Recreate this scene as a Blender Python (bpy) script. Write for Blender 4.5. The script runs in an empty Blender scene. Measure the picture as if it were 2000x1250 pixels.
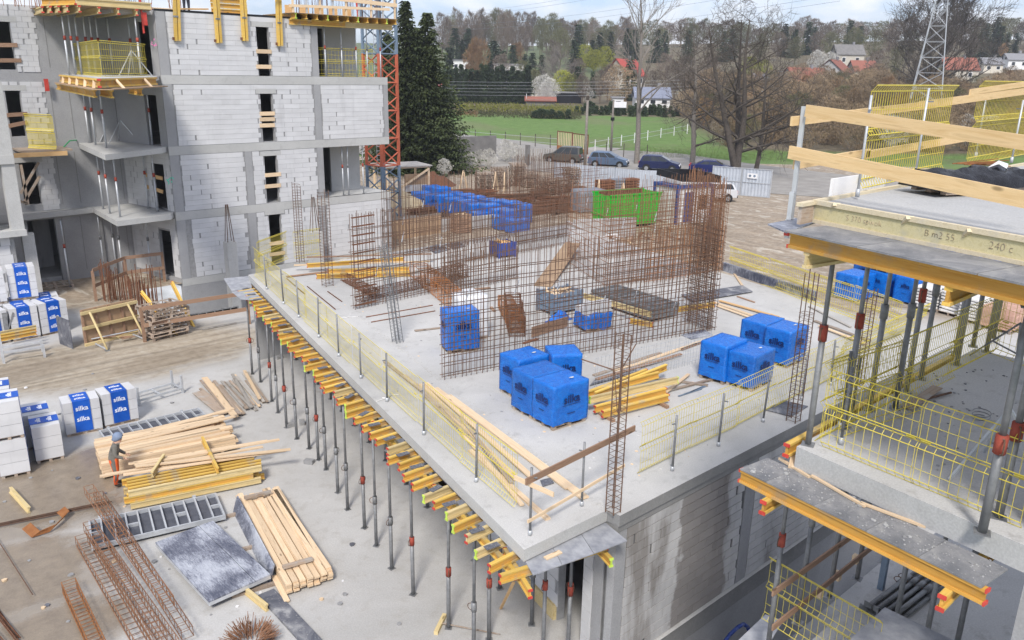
import bpy, math, random
import numpy as np
from mathutils import Vector, Matrix, noise
R = math.radians
scene = bpy.context.scene
COL = scene.collection
rnd = random.Random(7)

# ------------------------------------------------------------------ camera, sky, sun, exposure
FPX, PITCH, ROLL, YAW, EYE = 1586.26, 0.297483, 0.0184916, 0.7393263, 12.9
_cp, _sp, _cr, _sr = math.cos(PITCH), math.sin(PITCH), math.cos(ROLL), math.sin(ROLL)
_ca, _sa = math.cos(YAW), math.sin(YAW)
def _fr(v): return Vector((v[0]*_ca + v[1]*_sa, -v[0]*_sa + v[1]*_ca, v[2]))
FWD, RGT, UPV = _fr((0, _cp, -_sp)), _fr((_cr, _sr*_sp, _sr*_cp)), _fr((-_sr, _cr*_sp, _cr*_cp))
cam = bpy.data.cameras.new('camera'); cam_ob = bpy.data.objects.new('camera', cam); COL.objects.link(cam_ob)
cam.sensor_width = 36; cam.sensor_fit = 'HORIZONTAL'; cam.lens = FPX/2000*36
cam.clip_start = 0.1; cam.clip_end = 4000
cam_ob.matrix_world = Matrix((
    (RGT.x, UPV.x, -FWD.x, 0), (RGT.y, UPV.y, -FWD.y, 0), (RGT.z, UPV.z, -FWD.z, EYE), (0, 0, 0, 1)))
scene.camera = cam_ob

SUN_EL, SUN_AZ = R(46), R(-138)          # azimuth of the sun measured from +X
world = bpy.data.worlds.new('World'); scene.world = world; world.use_nodes = True
def setup_world():
    nt = world.node_tree; nt.nodes.clear(); N = nt.nodes.new; L = nt.links.new
    out = N('ShaderNodeOutputWorld'); bg = N('ShaderNodeBackground'); sky = N('ShaderNodeTexSky')
    sky.sky_type = 'NISHITA'; sky.sun_disc = False; sky.sun_elevation = SUN_EL
    sky.sun_rotation = R(90) - SUN_AZ; sky.air_density = 1.0; sky.dust_density = 1.6; sky.ozone_density = 1.0
    tc = N('ShaderNodeTexCoord'); sep = N('ShaderNodeSeparateXYZ'); L(tc.outputs['Generated'], sep.inputs[0])
    mp = N('ShaderNodeMapping'); mp.inputs['Scale'].default_value = (1, 1, 2.6); L(tc.outputs['Generated'], mp.inputs[0])
    n1 = N('ShaderNodeTexNoise'); n1.inputs['Scale'].default_value = 7.5; n1.inputs['Detail'].default_value = 8
    n1.inputs['Roughness'].default_value = .55; n1.inputs['Distortion'].default_value = .25; L(mp.outputs[0], n1.inputs['Vector'])
    cr = N('ShaderNodeValToRGB'); cr.color_ramp.elements[0].position = .40; cr.color_ramp.elements[1].position = .61
    cr.color_ramp.elements[0].color = (.18, .18, .18, 1); cr.color_ramp.elements[1].color = (1, 1, 1, 1); L(n1.outputs[0], cr.inputs[0])
    mul = N('ShaderNodeMix'); mul.data_type = 'RGBA'; mul.blend_type = 'MIX'
    tint = N('ShaderNodeMix'); tint.data_type = 'RGBA'; tint.blend_type = 'MULTIPLY'; tint.inputs[0].default_value = 1
    L(sky.outputs[0], tint.inputs[6]); tint.inputs[7].default_value = (.092, .104, .140, 1)
    L(cr.outputs[0], mul.inputs[0]); L(tint.outputs[2], mul.inputs[6]); mul.inputs[7].default_value = (.80, .82, .865, 1)
    L(mul.outputs[2], bg.inputs[0]); bg.inputs[1].default_value = 1.0; L(bg.outputs[0], out.inputs[0])
setup_world()
sun = bpy.data.lights.new('sun', 'SUN'); sun.energy = 2.6; sun.angle = R(11); sun.color = (1, .945, .87)
sun_ob = bpy.data.objects.new('sun', sun); COL.objects.link(sun_ob)
sd = Vector((math.cos(SUN_EL)*math.cos(SUN_AZ), math.cos(SUN_EL)*math.sin(SUN_AZ), math.sin(SUN_EL)))
sun_ob.rotation_euler = sd.to_track_quat('Z', 'Y').to_euler(); sun_ob.location = (0, 0, 60)
vs = scene.view_settings; vs.view_transform = 'Standard'; vs.look = 'None'; vs.gamma = 1; vs.exposure = 0.5; vs.use_curve_mapping = False

# ------------------------------------------------------------------ where a sight line of the survey photo meets a plane
def ray(x, y): return FWD*FPX + RGT*(x-1000) - UPV*(y-625)
def at(x, y, z):
    d = ray(x, y); t = (z-EYE)/d.z; return Vector((d.x*t, d.y*t, z))
def aty(x, y, Y):
    d = ray(x, y); t = Y/d.y; return Vector((d.x*t, Y, EYE+d.z*t))
def hgt(x, y, base):
    d = ray(x, y); t = math.hypot(base[0], base[1])/math.hypot(d.x, d.y); return EYE+d.z*t
HD = Vector((.6738, .7389, 0)); LD = Vector((.7389, -.6738, 0))     # heading and its right hand
_TS = [(-1e4, 0), (128, 0), (150, .5), (200, 2.4), (230, 3.6), (310, 4.2), (390, 13.5), (480, 21), (620, 30), (900, 38), (9000, 60)]
def T(X, Y):
    s = X*HD.x + Y*HD.y; l = X*LD.x + Y*LD.y
    for (a, za), (b, zb) in zip(_TS, _TS[1:]):
        if s <= b:
            z = za + (zb-za)*max(0, (s-a))/(b-a); break
    else: z = 60
    if s > 170 and l > 0: z += min(1, (s-170)/160)*l*.030
    return z
def atT(px, s):                                                      # ground point at distance s in the direction of column px
    l = s*(px-1000)/1659.; p = HD*s + LD*l; return Vector((p.x, p.y, T(p.x, p.y)))

# ------------------------------------------------------------------ mesh builder
class MB:
    def __init__(s): s.v = []; s.f = []; s.mi = []; s.m = 0
    def _a(s, vs, fs):
        b = len(s.v); s.v.extend(vs)
        for f in fs: s.f.append(tuple(i+b for i in f)); s.mi.append(s.m)
    def box(s, x0, x1, y0, y1, z0, z1):
        s._a([(x0,y0,z0),(x1,y0,z0),(x1,y1,z0),(x0,y1,z0),(x0,y0,z1),(x1,y0,z1),(x1,y1,z1),(x0,y1,z1)],
             [(0,3,2,1),(4,5,6,7),(0,1,5,4),(1,2,6,5),(2,3,7,6),(3,0,4,7)]); return s
    def obox(s, o, a, b, c):                                         # corner o and three edge vectors
        o, a, b, c = map(Vector, (o, a, b, c))
        P = [o, o+a, o+a+b, o+b, o+c, o+a+c, o+a+b+c, o+b+c]
        F = [(0,3,2,1),(4,5,6,7),(0,1,5,4),(1,2,6,5),(2,3,7,6),(3,0,4,7)]
        if a.cross(b).dot(c) < 0: F = [f[::-1] for f in F]
        s._a([tuple(p) for p in P], F); return s
    def bar(s, p, q, w, h, up=(0,0,1)):                              # w across, h along up
        p, q, up = Vector(p), Vector(q), Vector(up); d = q-p
        side = d.cross(up)
        if side.length < 1e-6: side = d.cross(Vector((1,0,0)))
        side.normalize(); u2 = side.cross(d).normalized()
        return s.obox(p - side*w/2 - u2*h/2, d, side*w, u2*h)
    def tube(s, p, q, r, n=6, r2=None, cap=True):
        p, q = Vector(p), Vector(q); d = (q-p); r2 = r if r2 is None else r2
        a = d.cross(Vector((0,0,1)) if abs(d.z) < .95*d.length else Vector((1,0,0))).normalized(); b = d.cross(a).normalized()
        vs = []
        for k in range(n):
            t = 2*math.pi*k/n; o = a*math.cos(t)+b*math.sin(t); vs.append(tuple(p+o*r)); vs.append(tuple(q+o*r2))
        fs = [(2*k, 2*k+1, (2*k+3) % (2*n), (2*k+2) % (2*n)) for k in range(n)]
        if cap: fs += [tuple(range(0, 2*n, 2)), tuple(range(2*n-1, 0, -2))]
        s._a(vs, fs); return s
    def path(s, pts, r, n=4):
        for a, b in zip(pts, pts[1:]): s.tube(a, b, r, n)
        return s
    def prism(s, poly, z0, z1):
        n = len(poly); ar = sum(poly[i][0]*poly[(i+1)%n][1]-poly[(i+1)%n][0]*poly[i][1] for i in range(n))
        if ar < 0: poly = poly[::-1]
        s._a([(p[0],p[1],z0) for p in poly]+[(p[0],p[1],z1) for p in poly],
             [tuple(range(n-1,-1,-1)), tuple(range(n,2*n))]+[(i,(i+1)%n,(i+1)%n+n,i+n) for i in range(n)]); return s
    def quad(s, *p): s._a([tuple(q) for q in p], [tuple(range(len(p)))]); return s
    def mesh(s, name, mats, smooth=False, origin=None):
        me = bpy.data.meshes.new(name); v = s.v
        if origin is not None: v = [(p[0]-origin[0], p[1]-origin[1], p[2]-origin[2]) for p in v]
        me.from_pydata(v, [], s.f)
        mats = mats if isinstance(mats, (list, tuple)) else [mats]
        for m in mats: me.materials.append(m)
        if len(mats) > 1: me.polygons.foreach_set('material_index', s.mi)
        if smooth: me.polygons.foreach_set('use_smooth', [True]*len(me.polygons))
        me.update(); return me
    def build(s, name, mats, parent=None, smooth=False, kind=None, world=False):
        org = parent['_o'] if (world and parent is not None) else None
        return link(s.mesh(name, mats, smooth, org), name, parent, kind)
def link(me, name, parent=None, kind=None):
    o = bpy.data.objects.new(name, me); COL.objects.link(o)
    if parent is not None: o.parent = parent
    if kind: o['kind'] = kind
    return o
def tag(o, label, cat=None, group=None, kind=None):
    if label: o['label'] = label
    if cat: o['category'] = cat
    if group: o['group'] = group
    if kind or cat: o['kind'] = kind or 'thing'
    return o
def thing(name, label, cat, loc=(0,0,0), rz=0, group=None, rot=None):
    o = bpy.data.objects.new(name, None); COL.objects.link(o); o.empty_display_size = .1
    o.location = loc; o.rotation_euler = rot if rot else (0, 0, rz); o['_o'] = tuple(loc)
    return tag(o, label, cat, group)
def dup(root, loc, rz=0, label=None, group=None, rot=None, scale=None):
    def cp(o, par):
        c = o.copy(); COL.objects.link(c)
        if par is not None: c.parent = par
        for ch in o.children: cp(ch, c)
        return c
    r = cp(root, None); r.location = loc; r.rotation_euler = rot if rot else (0, 0, rz)
    if scale: r.scale = scale if isinstance(scale, (tuple, list)) else (scale,)*3
    if label: r['label'] = label
    if group: r['group'] = group
    return r
class Proto:                                                         # first use places the original, later uses copy it
    def __init__(s, root): s.root = root; s.used = False
    def put(s, loc, rz=0, label=None, group=None, rot=None, scale=None):
        if not s.used:
            s.used = True; r = s.root; r.location = loc; r.rotation_euler = rot if rot else (0, 0, rz)
            if scale: r.scale = scale if isinstance(scale, (tuple, list)) else (scale,)*3
            if label: r['label'] = label
            if group: r['group'] = group
            return r
        return dup(s.root, loc, rz, label, group, rot, scale)
_O1 = ['zeroth','first','second','third','fourth','fifth','sixth','seventh','eighth','ninth','tenth','eleventh','twelfth','thirteenth',
       'fourteenth','fifteenth','sixteenth','seventeenth','eighteenth','nineteenth']
_O10 = {2:'twent',3:'thirt',4:'fort',5:'fift',6:'sixt',7:'sevent'}
def nth(i):
    if i < 20: return _O1[i]
    return _O10[i//10] + ('ieth' if i % 10 == 0 else 'y-'+_O1[i % 10])

# ------------------------------------------------------------------ materials
def lin(c): return tuple((x/12.92 if x <= .04045 else ((x+.055)/1.055)**2.4) for x in c)
class NT:
    def __init__(s, name):
        s.mat = bpy.data.materials.new(name); s.mat.use_nodes = True; s.t = s.mat.node_tree; s.t.nodes.clear()
        s.out = s.n('ShaderNodeOutputMaterial'); s.p = s.n('ShaderNodeBsdfPrincipled'); s.l(s.p.outputs[0], s.out.inputs[0])
        s.tc = s.n('ShaderNodeTexCoord'); s.obj = s.tc.outputs['Object']
        s.p.inputs['Specular IOR Level'].default_value = .3
    def n(s, k): return s.t.nodes.new(k)
    def l(s, a, b): s.t.links.new(a, b)
    def set(s, sock, v):
        if hasattr(v, 'is_output') or isinstance(v, bpy.types.NodeSocket): s.l(v, sock)
        else: sock.default_value = v
    def pos(s): return s.n('ShaderNodeNewGeometry').outputs['Position']
    def map(s, vec, sc): 
        m = s.n('ShaderNodeMapping'); m.inputs['Scale'].default_value = sc; s.l(vec, m.inputs[0]); return m.outputs[0]
    def noise(s, vec, scale, detail=4, rough=.55, dist=0):
        m = s.n('ShaderNodeTexNoise'); m.inputs['Scale'].default_value = scale; m.inputs['Detail'].default_value = detail
        m.inputs['Roughness'].default_value = rough; m.inputs['Distortion'].default_value = dist; s.l(vec, m.inputs['Vector']); return m.outputs[0]
    def ramp(s, fac, stops):
        r = s.n('ShaderNodeValToRGB'); e = r.color_ramp.elements
        while len(e) < len(stops): e.new(.5)
        for el, (p, c) in zip(e, stops): el.position = p; el.color = (*c, 1) if len(c) == 3 else c
        s.l(fac, r.inputs[0]); return r.outputs[0]
    def step(s, v, a, b, o0=0, o1=1):
        m = s.n('ShaderNodeMapRange'); m.interpolation_type = 'SMOOTHSTEP'; s.l(v, m.inputs[0])
        m.inputs[1].default_value = a; m.inputs[2].default_value = b; m.inputs[3].default_value = o0; m.inputs[4].default_value = o1; return m.outputs[0]
    def math(s, op, a, b=None, c=None):
        m = s.n('ShaderNodeMath'); m.operation = op; s.set(m.inputs[0], a)
        if b is not None: s.set(m.inputs[1], b)
        if c is not None: s.set(m.inputs[2], c)
        return m.outputs[0]
    def mix(s, f, a, b, mode='MIX'):
        m = s.n('ShaderNodeMix'); m.data_type = 'RGBA'; m.blend_type = mode; s.set(m.inputs[0], f)
        for i, v in ((6, a), (7, b)):
            if isinstance(v, tuple): m.inputs[i].default_value = (*v, 1) if len(v) == 3 else v
            else: s.l(v, m.inputs[i])
        return m.outputs[2]
    def rand(s): return s.n('ShaderNodeObjectInfo').outputs['Random']
    def bright(s, col, fac):                                         # multiply a colour by a grey factor
        c = s.n('ShaderNodeVectorMath'); c.operation = 'SCALE'; s.set(c.inputs[0], col); s.set(c.inputs[3], fac); return c.outputs[0]
    def col(s, v): s.set(s.p.inputs['Base Color'], (*v, 1) if isinstance(v, tuple) and len(v) == 3 else v)
    def rough(s, v): s.set(s.p.inputs['Roughness'], v)
    def metal(s, v): s.set(s.p.inputs['Metallic'], v)
    def bump(s, h, strength=.3, dist=.02):
        b = s.n('ShaderNodeBump'); b.inputs['Strength'].default_value = strength; b.inputs['Distance'].default_value = dist
        s.l(h, b.inputs['Height']); s.l(b.outputs[0], s.p.inputs['Normal'])
M = {}
def m_plain(name, c1, c2, scale=3, rough=.8, metal=0, bump=.15, rv=.12, detail=5, bs=None):
    k = NT(name); f = k.noise(k.obj, scale, detail, .6)
    c = k.ramp(f, [(.3, c1), (.7, c2)])
    rf = k.math('MULTIPLY_ADD', k.rand(), 2*rv, 1-rv)
    k.col(k.bright(c, rf)); k.rough(rough); k.metal(metal)
    if bump: k.bump(k.noise(k.obj, bs or scale*6, 4), bump, .02)
    M[name] = k.mat; return k
def m_wood(name, c1, c2, knots=True, rv=.15, rough=.75, dirt=None):
    k = NT(name); v = k.map(k.obj, (.7, 9, 9))
    a = k.n('ShaderNodeVectorMath'); a.operation = 'ADD'; k.l(v, a.inputs[0]); k.set(a.inputs[1], k.bright((1., 7., 3.), k.math('MULTIPLY', k.rand(), 40)))
    f = k.noise(a.outputs[0], 2.2, 5, .6, .6); c = k.ramp(f, [(.3, c1), (.55, c2), (.75, tuple(x*.8 for x in c1))])
    if knots:
        vo = k.n('ShaderNodeTexVoronoi'); vo.inputs['Scale'].default_value = 1; m2 = k.map(a.outputs[0], (1.6, .35, .35)); k.l(m2, vo.inputs['Vector'])
        c = k.mix(k.step(vo.outputs['Distance'], .05, .11, .75, 0), c, tuple(x*.35 for x in c1))
    if dirt:
        c = k.mix(k.step(k.noise(k.obj, 2.3, 5, .65), .5, .68, 0, .8), c, dirt)
    rf = k.math('MULTIPLY_ADD', k.rand(), 2*rv, 1-rv)
    k.col(k.bright(c, rf)); k.rough(rough); k.bump(f, .2, .01); M[name] = k.mat
def m_concrete(name, base, var=.14, stain=(.20, .185, .165), sfac=.4, wet=None, bumps=.25, joints=False):
    k = NT(name); P = k.pos()
    a = k.noise(P, .35, 5, .6, .4); b = k.noise(P, 3.1, 6, .65); d = k.noise(P, 34, 3, .6)
    c = k.ramp(a, [(.28, tuple(x*(1-var) for x in base)), (.5, base), (.72, tuple(min(1, x*(1+var)) for x in base))])
    c = k.mix(k.step(b, .52, .72, 0, sfac), c, stain)
    c = k.bright(c, k.step(d, .3, .75, .9, 1.08))
    k.col(c); k.rough(k.step(b, .35, .65, .95, .75)); k.bump(k.math('ADD', d, k.math('MULTIPLY', b, 2.0)), bumps, .012); M[name] = k.mat; return k
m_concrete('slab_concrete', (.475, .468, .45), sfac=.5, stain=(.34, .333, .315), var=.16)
m_concrete('floor_concrete', (.49, .487, .478), sfac=.4)
m_concrete('wall_concrete', (.335, .337, .342), var=.14, sfac=.3, stain=(.25, .25, .25), bumps=.15)
m_concrete('band_concrete', (.46, .46, .445), var=.1, sfac=.25, stain=(.28, .27, .26))
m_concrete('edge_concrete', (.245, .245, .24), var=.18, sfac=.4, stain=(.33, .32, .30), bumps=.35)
m_concrete('fresh_concrete', (.42, .42, .41), var=.1, sfac=.2, bumps=.3)
def m_block():
    k = NT('block_white'); P = k.pos(); b = k.noise(P, 1.1, 5, .6); d = k.noise(P, 18, 3)
    c = k.mix(k.step(b, .55, .75, 0, .3), (.585, .587, .592), (.48, .475, .465)); st = k.noise(k.map(P, (1.6, 1.6, .22)), 1.0, 5, .65); c = k.bright(c, k.step(st, .54, .70, 1, .9)); c = k.bright(c, k.step(k.noise(k.map(P, (1.1, 1.1, 3.3)), 1.0, 0), .3, .7, .965, 1.03))
    k.col(k.bright(c, k.math('MULTIPLY_ADD', k.rand(), .07, .95))); k.rough(.9); k.bump(d, .15, .006); M['block_white'] = k.mat
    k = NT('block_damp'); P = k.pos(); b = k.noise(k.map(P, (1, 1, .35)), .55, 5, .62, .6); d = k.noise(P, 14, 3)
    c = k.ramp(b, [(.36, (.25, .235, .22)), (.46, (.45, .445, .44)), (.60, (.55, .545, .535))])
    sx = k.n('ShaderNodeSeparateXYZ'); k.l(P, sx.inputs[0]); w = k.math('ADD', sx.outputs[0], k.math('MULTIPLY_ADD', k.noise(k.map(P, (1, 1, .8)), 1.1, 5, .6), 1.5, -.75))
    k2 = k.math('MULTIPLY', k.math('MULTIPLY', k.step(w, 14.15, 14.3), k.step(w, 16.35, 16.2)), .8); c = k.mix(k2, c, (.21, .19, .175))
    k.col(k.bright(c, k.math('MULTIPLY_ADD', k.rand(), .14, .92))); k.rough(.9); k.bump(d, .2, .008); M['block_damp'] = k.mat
m_block()
m_plain('joint_dark', (.10, .10, .10), (.17, .17, .17), 5, .95, rv=.02)
m_plain('mortar', (.235, .235, .235), (.33, .33, .33), 5, .95, rv=.02)
m_wood('wood_new', (.60, .43, .27), (.70, .54, .36), rv=.12)
m_wood('wood_orange', (.56, .34, .15), (.66, .43, .21), rv=.1)
m_wood('wood_rim', (.56, .47, .31), (.64, .56, .40), rv=.06, dirt=(.48, .45, .38))
m_wood('rim_web', (.50, .44, .24), (.58, .52, .31), knots=False, rv=.05, dirt=(.42, .40, .30))
m_wood('wood_guard', (.62, .42, .20), (.72, .52, .28), rv=.06)
m_wood('wood_old', (.27, .20, .15), (.40, .32, .25), rv=.25, dirt=(.38, .36, .33))
m_wood('wood_grey', (.30, .28, .25), (.42, .39, .35), rv=.2, dirt=(.22, .20, .18))
m_wood('wood_brown', (.26, .155, .10), (.33, .21, .14), rv=.15)
m_wood('beam_yellow', (.58, .36, .06), (.69, .46, .11), knots=False, rv=.2, rough=.65, dirt=(.46, .38, .24))
m_wood('beam_web', (.50, .25, .04), (.60, .33, .07), rv=.2, rough=.65, dirt=(.40, .27, .14))
m_wood('beam_worn', (.50, .38, .16), (.62, .50, .27), rv=.15)
m_plain('cap_red', (.46, .04, .03), (.56, .08, .06), 4, .5)
m_plain('cap_lime', (.45, .62, .08), (.55, .7, .12), 4, .5)
m_plain('steel_grey', (.16, .165, .17), (.27, .275, .28), 6, .55, .35, rv=.18)
m_plain('galvanised', (.46, .48, .50), (.58, .60, .62), 5, .45, .35, rv=.08)
m_plain('shutter_face', (.055, .06, .075), (.11, .115, .135), 2, .6, rv=.05)
m_plain('rust_brown', (.19, .095, .05), (.30, .16, .095), 7, .85, .1, rv=.2)
m_plain('paint_grey_blue', (.13, .18, .24), (.18, .23, .30), 5, .5, rv=.1)
m_plain('collar_red', (.26, .045, .03), (.36, .08, .05), 8, .7, rv=.25)
m_plain('rust', (.12, .052, .030), (.22, .100, .055), 7, .85, .1, rv=.2)
m_plain('rust_dark', (.10, .066, .050), (.19, .11, .072), 7, .8, .2, rv=.25)
m_plain('rust_bright', (.26, .10, .035), (.36, .16, .06), 9, .85, rv=.2)
m_plain('fence_yellow', (.54, .44, .05), (.66, .55, .09), 6, .5, rv=.08, bump=0)
def m_film():
    k = NT('film_blue'); f = k.noise(k.obj, 2.2, 6, .7, 2.2); g = k.noise(k.map(k.obj, (2, 2, 8)), 3, 6, .7, 1.5)
    c = k.ramp(f, [(.3, (.001, .085, .41)), (.55, (.002, .145, .56)), (.78, (.006, .24, .69))])
    h = k.noise(k.map(k.obj, (1, 1, .5)), 9, 5, .7, 2.5); c = k.mix(k.step(h, .60, .72, 0, .55), c, (.05, .30, .78))
    k.col(k.bright(c, k.math('MULTIPLY_ADD', k.rand(), .2, .9))); k.rough(k.step(g, .35, .65, .22, .42)); k.bump(k.math('ADD', k.math('ADD', f, g), k.math('MULTIPLY', h, .35)), .6, .035)
    k.p.inputs['Specular IOR Level'].default_value = .5; M['film_blue'] = k.mat
m_film()
m_plain('film_band', (.008, .075, .40), (.015, .11, .50), 3, .35, rv=.1, bump=.3)
m_plain('ink_white', (.78, .80, .84), (.84, .85, .88), 3, .5, bump=0)
m_plain('ink_navy', (.004, .016, .09), (.006, .022, .12), 3, .5, bump=0)
m_plain('film_clear', (.62, .63, .64), (.76, .77, .78), 2.5, .35, rv=.04, bump=.4, bs=9)
def m_ply():
    k = NT('ply_dark'); P = k.obj; f = k.noise(P, 1.7, 6, .65, .8); g = k.noise(P, 22, 4, .7)
    c = k.ramp(f, [(.38, (.075, .08, .10)), (.55, (.15, .155, .175)), (.68, (.34, .34, .34))])
    c = k.mix(k.step(g, .60, .68, 0, .7), c, (.46, .45, .42)); k.col(c); k.rough(.55); k.bump(g, .2, .006); M['ply_dark'] = k.mat
    k = NT('ply_dust'); P = k.obj; f = k.noise(P, 2.2, 6, .68, .8); g = k.noise(P, 30, 4, .7)
    c = k.ramp(f, [(.34, (.15, .155, .165)), (.52, (.24, .24, .245)), (.7, (.35, .345, .33))])
    c = k.mix(k.step(g, .58, .70, 0, .35), c, (.42, .41, .385)); k.col(c); k.rough(.7); k.bump(g, .3, .006); M['ply_dust'] = k.mat
    k = NT('ply_splash'); P = k.obj; f = k.noise(k.map(P, (.8, .7, 1)), 1.1, 3, .5); g = k.noise(k.map(P, (7.5, 1.6, 1)), 3.4, 9, .82, .6)
    c = k.ramp(k.math('ADD', k.math('MULTIPLY', f, .55), k.math('MULTIPLY', g, .5)), [(.42, (.06, .068, .10)), (.50, (.16, .17, .21)), (.57, (.38, .40, .45)), (.68, (.55, .57, .60))])
    k.col(c); k.rough(.45); k.bump(g, .25, .006); M['ply_splash'] = k.mat
m_ply()
m_plain('ply_brown', (.30, .20, .12), (.40, .28, .18), 1.5, .7)
m_plain('black_film', (.008, .008, .010), (.02, .02, .024), 5, .3, bump=.6)
m_plain('skip_green', (.012, .36, .02), (.02, .44, .03), 2, .5, rv=0)
m_plain('hut_white', (.68, .68, .66), (.76, .76, .75), 2, .6)
m_plain('hut_blue', (.025, .055, .19), (.035, .075, .24), 2, .5)
m_plain('sheet_metal', (.44, .48, .53), (.56, .60, .65), 1.2, .45, .3, rv=.05)
m_plain('crane_red', (.42, .10, .05), (.50, .14, .08), 3, .55)
m_plain('crane_blue', (.13, .18, .24), (.18, .24, .31), 3, .55)
m_plain('white_paint', (.72, .72, .72), (.80, .80, .80), 2, .6)
m_plain('roof_red', (.33, .06, .05), (.42, .09, .07), 2.0, .8)
m_plain('roof_rust', (.23, .085, .06), (.30, .12, .085), 2.0, .8)
m_plain('roof_blue', (.18, .20, .26), (.25, .27, .34), 2.0, .7)
m_plain('roof_grey', (.20, .20, .21), (.28, .28, .29), 2.0, .8)
m_plain('render_cream', (.52, .48, .40), (.60, .56, .48), 2.0, .9)
m_plain('glass_dark', (.02, .025, .03), (.04, .045, .05), 2, .08, bump=0)
m_plain('tyre', (.015, .015, .015), (.03, .03, .03), 5, .8)
m_plain('bark_grey', (.17, .15, .13), (.26, .235, .205), 5, .9)
m_plain('bark_dark', (.060, .050, .042), (.11, .095, .08), 5, .9)
m_plain('twig_brown', (.10, .085, .070), (.17, .14, .115), 3, .95, rv=.3)
m_plain('plastic_blue', (.03, .06, .24), (.05, .09, .32), 3, .4)
m_plain('sheet_grey', (.17,.18,.20), (.24,.25,.27), 1.5, .5)
m_plain('sack_white', (.58,.57,.55), (.70,.69,.67), 4, .8)
m_plain('brick_pink', (.46,.27,.20), (.56,.36,.28), 4, .9)
m_plain('film_green', (.22,.42,.38), (.32,.52,.47), 1.5, .4)
m_plain('machine_green', (.18,.34,.10), (.24,.40,.14), 2, .5)
m_plain('cable_green', (.05,.40,.16), (.08,.50,.20), 2, .5, bump=0)
m_plain('paint_pink', (.75,.18,.40), (.80,.25,.48), 2, .7, bump=0)
m_plain('paint_green', (.05,.55,.35), (.08,.62,.42), 2, .7, bump=0)
m_plain('black_void', (.012, .012, .013), (.02, .02, .02), 3, .9, bump=0)
m_plain('ply_pale', (.22, .23, .26), (.42, .43, .45), 3.5, .6, rv=.08, detail=9, bump=.2)
def m_leaf(name, c1, c2, rv=.3):
    k = NT(name); f = k.noise(k.obj, 1.2, 4, .6); c = k.ramp(f, [(.3, c1), (.7, c2)])
    k.col(k.bright(c, k.math('MULTIPLY_ADD', k.rand(), 2*rv, 1-rv))); k.rough(.85); k.p.inputs['Specular IOR Level'].default_value = .15; M[name] = k.mat
m_leaf('spruce', (.034, .050, .020), (.078, .094, .040))
m_leaf('thuja', (.030, .048, .024), (.060, .082, .040))
m_leaf('yellow_green', (.20, .22, .03), (.32, .32, .06))
m_leaf('blossom', (.45, .44, .40), (.62, .60, .56), .1)
m_leaf('haze_twig', (.13, .105, .085), (.21, .17, .135), .25)
m_leaf('haze_rust', (.22, .135, .07), (.30, .19, .10), .2)
m_leaf('thicket', (.20, .15, .095), (.29, .215, .135), .35)
m_leaf('verge', (.085, .13, .03), (.16, .19, .06))
m_leaf('olive', (.10, .10, .05), (.16, .16, .08), .25)
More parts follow.
